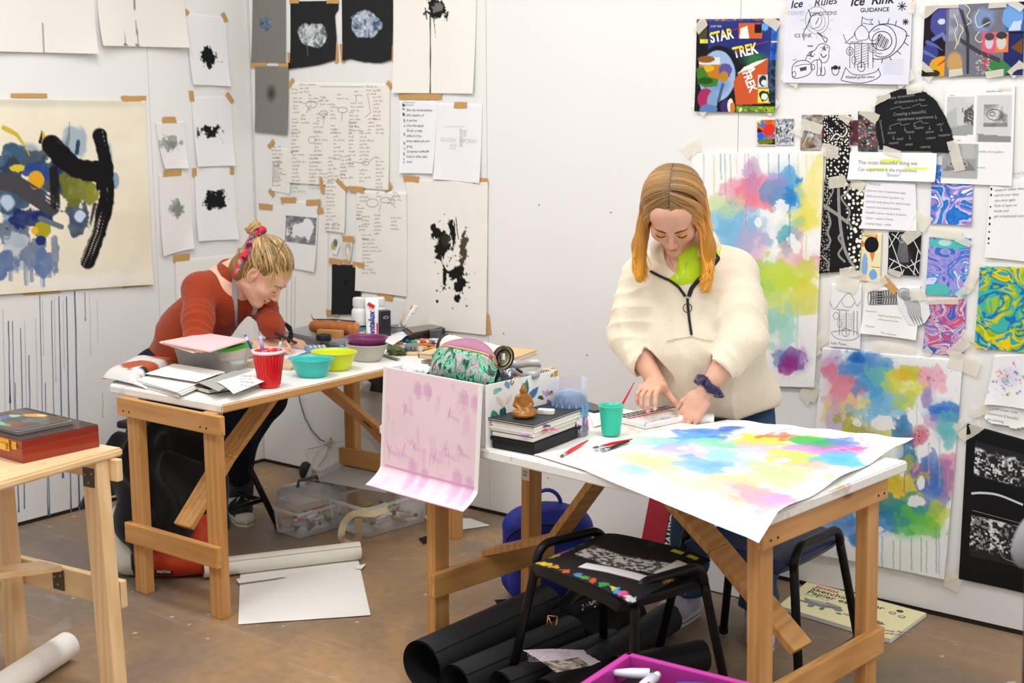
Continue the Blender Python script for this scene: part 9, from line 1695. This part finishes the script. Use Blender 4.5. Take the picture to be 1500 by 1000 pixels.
def pst(s):
 s.img[:]=hx('#17181d'); s.mottle(.5,14)
 W_=lambda u0,v0,u1,v1:(s.U>u0)&(s.U<u1)&(s.V>v0)&(s.V<v1); g=W_(.06,.12,.94,.86); s.img[g]=hx('#1b1613'); n=fbm(s.X*34,s.Y*34,o=4); n2=fbm(s.X*90,s.Y*90,o=3)
 band=np.exp(-(((s.V-.42-.1*np.sin(s.U*4))/.17)**2))*((s.U>.14)&(s.U<.92)); s._put(np.clip((band-.35-.3*(1-n))*6,0,1)*g*(.35+.65*(n2>.5)),'#c9c6c2'); s._put(np.clip((np.exp(-(((s.V-.72+.25*(s.U-.5))/.07)**2))-.4)*4,0,1)*((s.U>.35)&(s.U<.9))*g,'#d6d2d4'); s._put(np.clip((np.exp(-(((s.U-.88)/.06)**2))-.4)*4,0,1)*((s.V>.2)&(s.V<.5))*g,'#e3dfdf')
 for i,(u,c_) in enumerate([(.05,'#e8b42a'),(.12,'#d8c02a'),(.2,'#e0a02a'),(.32,'#d8602a'),(.45,'#5a8ac0'),(.52,'#5a9a3a'),(.6,'#d85a2a'),(.7,'#3a9a4a'),(.8,'#e8d83a'),(.84,'#3a8ad8'),(.9,'#e84a7a'),(.96,'#d8d8d8')]): s._put(np.clip((1-np.hypot((s.U-u)/.045,(s.V-.935)/.04)+1.6*(n2-.5))*4,0,1)*.85,c_)
 for u,v,c_ in [(.03,.5,'#3a6a5a'),(.03,.62,'#c04a9a'),(.035,.72,'#c8b83a'),(.03,.35,'#2a5a6a'),(.97,.3,'#b84a2a'),(.97,.5,'#d88a2a'),(.5,.07,'#3a3a4a')]: s._put(np.clip((1-np.hypot((s.U-u)/.035,(s.V-v)/.07)+1.6*(n2-.5))*3,0,1)*.7,c_)
 s._put(((s.U>.70)&(s.U<.8)&(s.V>.05)&(s.V<.10)).astype(float),'#d8e03a'); s._put(((s.U>.84)&(s.U<.93)&(s.V>.05)&(s.V<.10)).astype(float),'#c8d03a')
sheet3('poster','dark poster with a wave photo and colourful border, lying on the black stool','poster',sq,cell=.0028,z=.0,wrk=.002,seed=11,pc=(905,830),lift=lambda u,v:-.012*(2*u-1)**4+.004,proj=lambda x,y:Zp(x,y,.447),art=pst)
e,T=tube_stool('dark blue stool with a scuffed seat, pushed under the long table',(3.010,-.765),-.05,.34,.35,.43,mat('#2a3d68',.45,var=.35,scale=22),BT)
B1=Zp(800,884); bp=ent('backpack','royal blue backpack standing on the floor behind the front stool','bag',tuple(B1)); S=Sculpt(B1+np.array([-.28,-.2,-.01]),B1+np.array([.32,.28,.42]),.005); bu=np.array([.84,.54,0]); bv_=np.array([-.54,.84,0]); Rb=np.stack([bu,bv_,UZ],1)
bc_=B1+bv_*.06; S.rbox(bc_+UZ*.155,(.150,.075,.150),.06,.02,R=Rb); S.rbox(bc_-bv_*.085+UZ*.10,(.12,.04,.085),.04,.02,R=Rb); S.ell(bc_+UZ*.27,(.13,.07,.06),.03,R=Rb)
S.disp(lambda p:.006*(fbm(p[:,0]*14,p[:,1]*14,p[:,2]*14,o=3)-.5)*2+.003*np.sin(p[:,2]*70+5*fbm(p[:,0]*8,p[:,1]*8,p[:,2]*8,o=2))); S.plane(B1,(0,0,-1),.01); V,F_=S.mesh(); mesh_np('body',V,F_,mat('#22309a',.6,var=.1,bump=.08,scale=40),None,bp)
mb=MB(); c_=bc_+UZ*.325; mb.tube([c_+bu*(.045*math.cos(g))+UZ*(.05*math.sin(g)) for g in np.linspace(-.25,PI+.25,14)],.0085,8,flat=.6); mb.build('grab_handle',mat('#2a38a8',.6),bp)
mb=MB(); mb.tube([bc_-bv_*.078+bu*(.13*math.cos(g))+UZ*(.21+.07*math.sin(g)) for g in np.linspace(.1,PI-.1,16)],.004,6); zz=mb.build('zip',mat('#161c55',.5),bp); mb=MB();
for dx in (.03,.034): mb.ball(bc_-bv_*.128+bu*dx+UZ*(.12+(dx-.03)*9),.006,8)
mb.build('zip_pull',mat('#d8b27a',.3,.8),zz)
S=Sculpt(np.array([2.2,-1.1,0.]),np.array([2.85,-.45,.26]),.005); J=[Zp(840,905,.06),Zp(880,885,.10),Zp(900,850,.12),Zp(905,900,.08),Zp(940,925,.03)]; S.path([J[0],J[1],J[3]],[.07,.085,.07],.06); S.path([J[1],J[2]],[.07,.055],.05); S.path([J[3],J[4]],[.07,.03],.05); S.path([Zp(860,930,.04),Zp(905,935,.03)],[.05,.05],.05)
S.disp(lambda p:.012*(.5-np.abs(np.sin(26*(p[:,0]-p[:,1])+6*fbm(p[:,0]*6,p[:,1]*6,p[:,2]*6,o=2))))*1.0+.006*(fbm(p[:,0]*16,p[:,1]*16,p[:,2]*16,o=3)-.5)); S.plane((0,0,.002),(0,0,-1),.01); V,F_=S.mesh(); jk=ent('jacket','black jacket heaped on the floor between the blue backpack and the black rolls','clothing',tuple(J[1]*[1,1,0])); mesh_np('cloth',V,F_,mat('#121213',.9,bump=.2,scale=40,sheen=.2),None,jk)
bvj=BVHTree.FromPolygons([tuple(v) for v in V],[tuple(f) for f in F_])
bl=ent('belt','black belt with embroidered flowers and a gold buckle, lying over the black jacket','belt',tuple(Zp(840,898,.1))); pts=[(808,902),(822,897),(838,894),(852,888),(866,882),(878,878)]; bpy.context.view_layer.update(); dgr=bpy.context.evaluated_depsgraph_get()
def cast(px,py,names,off):
 d=Vector(ray(px,py)).normalized(); o=Vector(CAM)
 for _ in range(12):
  hit,loc_,nn_,ix,ob,mt=bpy.context.scene.ray_cast(dgr,o,d)
  if not hit: break
  rt_=ob
  while rt_.parent: rt_=rt_.parent
  if rt_.name.split('.')[0] in names: return np.array(loc_)-np.array(d)*off
  o=loc_+d*.002
 return Zp(px,py,.1)
P=[cast(x,y,('jacket','paper_roll'),.008) for x,y in pts]; P=[p for p in P if p is not None]
if len(P)>2: mb=MB(); mb.ribbon(P,.034,tuple(-FW),0,.002); o=mb.build('strap',mat('#26262a',.5),bl); md=o.modifiers.new('thick','SOLIDIFY'); md.thickness=.004
q=cast(809,912,('jacket','paper_roll'),.014)
mb=MB(); mb.tube([q+CR*x+CU*y for x,y in [(-.012,.022),(.014,.019),(.011,-.020),(-.002,-.026),(-.016,-.016)]],.0035,8,closed=True); mb.tube([q+CR*-.012+CU*.02,q+CR*.004-CU*.022],.0028,6); mb.build('buckle',mat('#d9a877',.25,.9,.03),bl)
mb=MB()
for i in range(22):
 x=853+rs.random()*22; y=889-(x-853)*.42+rs.gauss(0,2.2); h=cast(x,y,('belt','jacket','paper_roll'),.011)
 if h is not None: mb.ball(h,.0034,8,rs.choice([0,1,2,2]))
if mb.f: mb.build('embroidery',[PL('#c04a6a',.6),PL('#4a9a7a',.6),PL('#d8d6d2',.6)],bl)
e=ent('black_tag','small rounded black tag on the floor beyond the jacket','tag',tuple(Zp(940,916))); mb=MB(); mb.lathe([(.0001,0),(.026,0),(.028,.004),(.026,.007),(.0001,.007)],Zp(940,916,.001),24,sx=1.3); mb.build('tag',PL('#2a2a2d',.5),e)
def leaning(name,label,cat,pbl,pbr,h,lean,th,m,parent=None,top=None):
 a=np.array(pbl,float);b=np.array(pbr,float); a[2]=b[2]=.002; d=(b-a)/np.linalg.norm(b-a); bk=np.array([-d[1],d[0],0]); up=UZ*math.cos(lean)+bk*math.sin(lean); nn=np.cross(d,up); L=np.linalg.norm(b-a); e=ent(name,label,cat,tuple((a+b)/2)); R_=Matrix((d,-nn,up)).transposed(); return e,a,d,up,nn,L,R_
e,a,d,up,nn,L,R_=leaning('stretched_canvas','white stretched canvas leaning on the wall behind the dark blue stool','panel',Zp(1000,857),Zp(1117,886),.55,.30,.018,WP); mb=MB(); mb.box(a+d*L/2+up*.27+nn*-.012+UZ*.004,(L,.016,.54),R_,b=.002); mb.build('panel',mat('#eceae7',.7,var=.01),e)
a_=Zp(930,846); b_=Zp(992,861)
e,a,d,up,nn,L,R_=leaning('canvas_pad','red and black canvas pad leaning against the white panel','pad',a_,b_,.36,.34,.012,None); L=.165; mb=MB(); hh=.36; mb.box(a+d*(L*.28)+up*hh/2,(L*.56,.012,hh),R_,b=.001); bd_=mb.build('cover',mat('#b02434',.5,var=.08,scale=30),e)
mb=MB(); mb.box(a+d*(L*.69)+up*hh/2,(L*.26,.0122,hh),R_,b=.001); sp=mb.build('black_band',mat('#26272b',.5),e); mb=MB(); mb.box(a+d*(L*.91)+up*hh/2,(L*.18,.0121,hh),R_,b=.001); mb.build('olive_edge',mat('#8a8440',.5,var=.1),e)
gv,gf=glyphs('Canvas',.052,0,1,'LEFT',.01); mb=MB(); o_=a+d*(L*.69-.017)+up*(hh*.70)-nn*-.0066; mb.add([tuple(o_+d*(y)-up*(x)+nn*.0006) for x,y in gv],gf); mb.build('lettering',mat('#eceae6',.6),sp)
mb=MB(); mb.box(a+d*(L*.2)+up*.11+nn*.0066,(.006,.0008,.012),R_); mb.box(a+d*(L*.28)+up*.11+nn*.0066,(.006,.0008,.012),R_); mb.build('small_print',mat('#e8d0d0',.6),bd_)
K_=[Zp(1183,857,.0),Zp(1357,904,.0),Zp(1304,943,.0),Zp(1140,893,.0)]; e=ent('sketch_pad','large cream sketch pad with an animal drawing, on the floor by the wall','pad',tuple(sum(K_)/4))
slabq('pages',None,None,K_,.0015,.012,mat('#efece4',.8,var=.02),parent=e,bev=.0008); k2=[p+UZ*.0142 for p in K_]
s=Sheet(k2,(0,0,1),cell=.0022,off=.0004,wrk=.0003,base='#efe3b4',proj=lambda x,y:Zp(x,y,.0142)); s.pc=(1245,895); s.scale(); exn=s.ex/np.linalg.norm(s.ex)
def T3(u,v,txt,h,c,bold=0):  # text in the pad's own axes
 gv,gf=glyphs(txt,h,0,1,'LEFT',bold); o=len(s.inkv); s.inkv+=[np.array([(u*s.w+x)/s.kx,(v*s.h-y)/s.ky]) for x,y in gv]; s.inkc+=[hx(c)]*len(gv); s.inkf+=[tuple(i+o for i in f) for f in gf]
g=(s.U>.10)&(s.U<.30)&(s.V>.06)&(s.V<.13); s.img[g]=hx('#d5372c'); T3(.115,.122,'DERWENT',.022,'#f3ead0',.01); T3(.085,.26,'Sketching Paper',.042,'#3a3832',.008); T3(.085,.38,'Papier esquisse',.042,'#3a3832',.008); T3(.085,.44,'derwentart.co.uk',.013,'#8a8266')
def gb(u,v,ru,rv,c,sd,a=1): s._put(np.clip((1-np.hypot((s.U-u)/ru,(s.V-v)/rv)+.7*(fbm(s.X*40+sd,s.Y*40,o=3)-.5))/.12,0,1)*a,c)
for (u,v,ru,rv,c,sd) in [(.24,.60,.13,.085,'#8d8c88',1),(.36,.56,.09,.07,'#7d7c78',2),(.14,.66,.06,.03,'#8a8884',3),(.22,.72,.03,.06,'#86857f',4),(.32,.72,.025,.06,'#74736f',5),(.44,.62,.04,.05,'#8b8a84',6),(.70,.66,.14,.08,'#8f8e88',7),(.56,.68,.08,.03,'#a09e94',8),(.47,.72,.03,.03,'#84837d',9),(.26,.56,.10,.03,'#b2b0a8',10),(.38,.53,.05,.025,'#a9a79f',11)]: gb(u,v,ru,rv,c,sd)
s.rect(0,0,0,0,'#000');
for u,v in ((.83,.16),(.80,.27),(.885,.30)):
 pts=[(u+.028*math.cos(t),v+.04*math.sin(t)) for t in np.linspace(0,2*PI,18)]; o=len(s.inkv); s.inkv+=[np.array([p[0]*s.w/s.kx,p[1]*s.h/s.ky]) for p in pts]; s.inkc+=[hx('#4a4843')]*len(pts); s.inkf.append(tuple(range(o,o+len(pts)-1)))
 o=len(s.inkv); s.inkv+=[np.array([(u+.020*math.cos(t))*s.w/s.kx,(v+.029*math.sin(t))*s.h/s.ky]) for t in np.linspace(0,2*PI,18)]; s.inkc+=[hx('#e2d7ac' if v>.2 else '#55534d')]*18; s.inkf.append(tuple(range(o,o+17)))
T3(.77,.66,'A3',.02,'#d5372c',.02);
gv,gf=glyphs('Sketching Paper\nPapier esquisse',.024); o=len(s.inkv); s.inkv+=[np.array([(.80*s.w+(x*.75+ -y*.0))/s.kx,(.90*s.h-(y+x*.35))/s.ky]) for x,y in gv]; s.inkc+=[hx('#5a564a')]*len(gv); s.inkf+=[tuple(i+o for i in f) for f in gf]
g=(s.U>.72)&(s.U<.77)&(s.V>.82)&(s.V<.9); s.img[g]=hx('#d5372c'); s.build('cover',None,None,parent=e)
mb=MB(); A_,B_=K_[0]+UZ*.008,K_[1]+UZ*.008; dd=(B_-A_)/np.linalg.norm(B_-A_); pp_=np.array([-dd[1],dd[0],0])
for i in range(46): c_=A_+(B_-A_)*(i+.5)/46; mb.tube([c_+pp_*(.007*math.cos(g)-.001)+UZ*(.008*math.sin(g)) for g in np.linspace(0,2*PI,9)],.0011,5)
mb.build('spiral',mat('#3a3836',.35,.7),e)
G0=Zp(232,852); bg=ent('shoulder_bag','red and white shoulder bag with a black strap, under the black coat','bag',tuple(G0)); S=Sculpt(G0+np.array([-.35,-.22,-.005]),G0+np.array([.35,.38,.40]),.005); gu=np.array([.80,.60,0]); gv_=np.array([-.60,.80,0]); Rg=np.stack([gu,gv_,UZ],1); gc=G0+gv_*.10
S.rbox(gc+UZ*.14,(.185,.085,.125),.06,.02,R=Rg); S.ell(gc+UZ*.06,(.20,.10,.07),.04,R=Rg); S.disp(lambda p:.008*(fbm(p[:,0]*11,p[:,1]*11,p[:,2]*11,o=3)-.5)*2); S.plane(G0,(0,0,-1),.008); V,F_=S.mesh(); u=(V-gc)@gu; col=np.where((u<-.095)[:,None],hx('#d9d5c6')[None],hx('#c8401c')[None]); col=np.where(((u>-.095)&(u<-.05))[:,None],hx('#141416')[None],col); mesh_np('body',V,F_,vmat(.4,.4,.05,30,coat=.2),col,bg)
bvb=BVHTree.FromPolygons([tuple(v) for v in V],[tuple(f) for f in F_]); h=onf(240,837,.003,bvb)
if h is not None:
 dn=gu; Rl=Matrix((gu,gv_,UZ)).transposed(); mb=MB(); mb.box(h,(.062,.003,.022),Rl,b=.0008); lb_=mb.build('label',mat('#19191b',.5),bg); gv2,gf2=glyphs('FREITAG',.013,0,1,'CENTER',.03); mb=MB(); mb.add([tuple(h+gu*x+UZ*(y-.004)-gv_*.0022) for x,y in gv2],gf2); mb.build('lettering',mat('#e6e4e0',.6),lb_)
S=Sculpt(np.array([.25,-1.75,.02]),np.array([1.25,-.65,.62]),.006)
def cpt(px,py,k): d=ray(px,py); return CAM+d*((np.dot(G0-CAM,FW)+k)/1.0)
CP_=[(cpt(245,655,.05),.085),(cpt(300,660,.10),.085),(cpt(192,672,.02),.078),(cpt(250,715,.0),.10),(cpt(300,715,.06),.07),(cpt(195,760,-.03),.05),(cpt(205,795,-.06),.035),(cpt(260,760,.0),.07),(cpt(322,765,.10),.04)]
for i,j in ((0,1),(0,3),(1,4),(0,2),(2,3),(3,4),(2,5),(5,6),(3,7),(4,8),(3,5),(7,4)): S.cone(CP_[i][0],CP_[j][0],CP_[i][1],CP_[j][1],.05)
S.path([cpt(180,700,.0),cpt(150,722,.02),cpt(112,742,.03)],[.045,.030,.010],.03)
S.disp(lambda p:.026*(.5-np.abs(np.sin(20*(p[:,0]*.8+p[:,1]*.3)+7*fbm(p[:,0]*5,p[:,1]*5,p[:,2]*4,o=2))))+.006*(fbm(p[:,0]*16,p[:,1]*16,p[:,2]*16,o=3)-.5)); V,F_=S.mesh(); ct=ent('coat','black coat heaped over the bag under the cluttered table','clothing',tuple(G0+np.array([-.05,.1,.0]))); mesh_np('cloth',V,F_,mat('#101013',.92,bump=.2,scale=40,sheen=.15),None,ct)
CLR=clearmat('#ffffff',.10,.16)
def cbox(label,c,rz,lx,ly,h,lidm=True,cat='box',name='storage_box',lean=None):
 e=ent(name,label,cat,tuple(c),rz); mb=MB(); tub(mb,[(lx*.9,ly*.9,.02,.002),(lx*.92,ly*.92,.025,.008),(lx,ly,.028,h)]); mb.build('tub',CLR,e,local=True); mb=MB(); tub(mb,[(lx*1.03,ly*1.03,.03,h-.006),(lx*1.03,ly*1.03,.03,h+.004),(lx*.98,ly*.98,.028,h+.006)],bottom=False); mb.build('rim',clearmat('#f4f4f2',.1,.35),e,local=True); return e
C1=(Zp(412,790)+Zp(495,778)+Zp(470,755)*1.0)/3; C1=Zp(453,775); th1=yaw(Zp(495,778)-Zp(430,797)); e=cbox('clear art toolbox with trays and a dark handle, full of paint tubes','dummy' and C1,th1,.24,.17,.10,name='toolbox')
mb=MB(); tub(mb,[(.225,.155,.025,.108),(.215,.148,.025,.165),(.19,.12,.025,.182),(.02,.02,.008,.183)],bottom=False); ld=mb.build('lid',CLR,e,local=True); mb=MB(); mb.box((0,0,.135),(.20,.13,.003),b=.001); mb.box((0,0,.15),(.004,.13,.03)); mb.box((0,.03,.15),(.20,.003,.03)); mb.build('tray',CLR,e,local=True)
mb=MB(); mb.tube([(-.05,0,.180),(-.045,0,.205),(.045,0,.205),(.05,0,.180)],.007,8); mb.build('handle',mat('#4a4a4c',.4),ld,local=True); mb=MB(); mb.box((.04,.03,.1845),(.05,.03,.002)); mb.build('paper_label',mat('#b99a72',.7),ld,local=True)
def tubes_in(c,rz,lx,ly,h,n,where,pal):
 R_=rot(0,0,rz); r2=random.Random(len(where)+n)
 for i in range(n):
  x=r2.uniform(-lx*.32,lx*.32);y=r2.uniform(-ly*.30,ly*.30); z=.016+r2.uniform(0,h*.55); cn,cc_=pal[i%len(pal)]; p=np.array(R_@Vector((x,y,z)))+np.array(c); en=ent('paint_tube',f'{cn} paint tube inside the {where}','paint tube',tuple(p),r2.uniform(0,6.28),f'paint tubes in the {where}'); mb=MB(); mb.tube([(-.035,0,0),(0,0,0),(.025,0,0)],[.007,.010,.011],10,flat=.8); mb.build('tube_body',PL(cc_,.4),en,local=True); mb=MB(); mb.tube([(.025,0,0),(.040,0,0)],[.007,.0075],10); mb.build('cap',PL('#e9e7e2' if i%3 else '#2a2a2c',.5),en,local=True)
tubes_in(C1,th1,.24,.17,.09,16,'clear toolbox',[('white','#e6e4e0'),('red','#c8303a'),('dark grey','#3a3a42'),('yellow','#d8b83a'),('black','#1f1f22'),('silver','#a8a8ac')])
C2=Zp(555,768); th2=yaw(Zp(608,783)-Zp(560,797)); e=cbox('clear plastic box of white capped paint tubes beside the toolbox, its lid tilted open',C2,th2,.34,.24,.12); mb=MB(); R_=rot(.75,0,0); pts=rrect(.33,.23,.03); vs=[R_@Vector((x,y+.115,0))+Vector((0,.10,.128)) for x,y in pts]+[R_@Vector((x,y+.115,.006))+Vector((0,.10,.128)) for x,y in pts]; n=len(pts); vs=[R_@Vector((x,y-.115,0))+Vector((0,.125,.13)) if False else v for (x,y),v in zip(pts*2,vs)]; mb.add(vs,[tuple(range(n)),tuple(range(n,2*n))]+[(i,(i+1)%n,n+(i+1)%n,n+i) for i in range(n)]); mb.build('lid',CLR,e,local=True)
tubes_in(C2,th2,.34,.24,.11,26,'clear box beside the toolbox',[('white','#e8e6e0'),('cream','#e6dcc0'),('yellow','#d8c03a'),('pale green','#9ab88a'),('white capped','#dedcd6'),('olive','#7a7a4a')])
e=ent('canvas_strap','beige canvas strap looping out of the clear box','strap',tuple(Zp(520,790))); P=[Zp(x,y,z) for x,y,z in [(568,745,.15),(545,752,.15),(520,752,.14),(505,765,.10),(500,785,.05),(508,795,.012),(520,795,.012),(526,780,.06),(525,757,.13)]]; Q_=[]
for i in range(len(P)-1):
 p0,p1,p2,p3=P[max(i-1,0)],P[i],P[i+1],P[min(i+2,len(P)-1)]
 for j in range(6): t=j/6; Q_.append(.5*(2*p1+(p2-p0)*t+(2*p0-5*p1+4*p2-p3)*t*t+(3*p1-p0-3*p2+p3)*t**3))
mb=MB(); mb.ribbon(Q_,.026,(.62,-.6,.5),0); o=mb.build('strap',mat('#c8b594',.85,bump=.1,scale=80),e); md=o.modifiers.new('thick','SOLIDIFY'); md.thickness=.003
gq=[Zp(502,672,.215),Zp(572,688,.215),Zp(566,722,.185),Zp(450,702,.19)]; sheet3('grey_card','stiff pale grey card resting on top of the clear box','card',gq,base='#b9b6b2',cell=.02,z=.0,wrk=.001,seed=12)
e=ent('water_bottle','clear plastic bottle with a beige cap lying behind the grey card','bottle',tuple(Zp(465,695))); a=Zp(456,706,.05); b_=Zp(471,672,.14); d=(b_-a)/np.linalg.norm(b_-a); mb=MB(); mb.tube([a,a+d*.13,a+d*.15,a+d*.17],[.032,.032,.016,.013],18); mb.build('body',CLR,e); mb=MB(); mb.tube([a+d*.168,a+d*.20],.016,16); mb.build('cap',PL('#cdb8a4',.5),e); mb=MB(); mb.ball(Zp(457,692,.05)+np.array([-.04,0,.0]),(.03,.03,.045),16); mb.build('dark_label',mat('#2b2b30',.6),e)
e=ent('power_strip','power strip with white plugs on the wall below the cluttered table','socket',tuple(Bp(546,562))); c_=Bp(552,560); mb=MB(); mb.box(c_+np.array([.0,-.012,0]),(.10,.022,.075),b=.006); mb.build('socket_plate',PL('#2a2a2c',.5),e)
for (x,y) in ((543,563),(536,572)): mb=MB(); p=Bp(x,y); mb.box(p+np.array([0,-.035,0]),(.045,.045,.045),rot(0,.3,0),b=.012); mb.tube([p+np.array([0,-.055,0]),p+np.array([-.01,-.07,-.04]),p+np.array([-.015,-.05,-.10])],.005,8); mb.build('plug',PL('#eceae6',.4),e)
e=ent('cable','thin dark cable hanging in a loop down the back wall below the table','cable',tuple(Bp(470,640))); P=[Bp(x,y)+np.array([0,-.012,0]) for x,y in [(440,575),(443,590),(450,612),(460,630),(472,643),(484,648),(488,640),(484,655),(480,668),(470,682)]]; mb=MB(); mb.tube(P,.0028,6); mb.build('cord',mat('#4a4742',.6),e)
p=CAM+ray(1516,788)*1.9; e=ent('chair','pale grey rounded chair back just entering the view beside the black photo print','chair',(p[0],p[1],0)); S=Sculpt(p-.16,p+.16,.005); S.fr(np.stack([CR,FW,CU],1),np.zeros(3)); S.ell(S.R.T@p,(.026,.026,.046),.01,R=rot(0,.5,0)); S.fr(np.eye(3),np.zeros(3)); V,F_=S.mesh(); mesh_np('backrest',V,F_,mat('#8f8f93',.6,var=.05),None,e); mb=MB(); mb.tube([p-CU*.02,(p[0]+.02,p[1]-.01,.45),(p[0]+.02,p[1]-.01,0)],.012,10); mb.build('leg',BT,e); mb=MB(); mb.box((p[0]+.14,p[1]-.14,.45),(.3,.3,.03),rot(0,0,-.6),b=.012); mb.build('seat',mat('#8f8f93',.6),e)
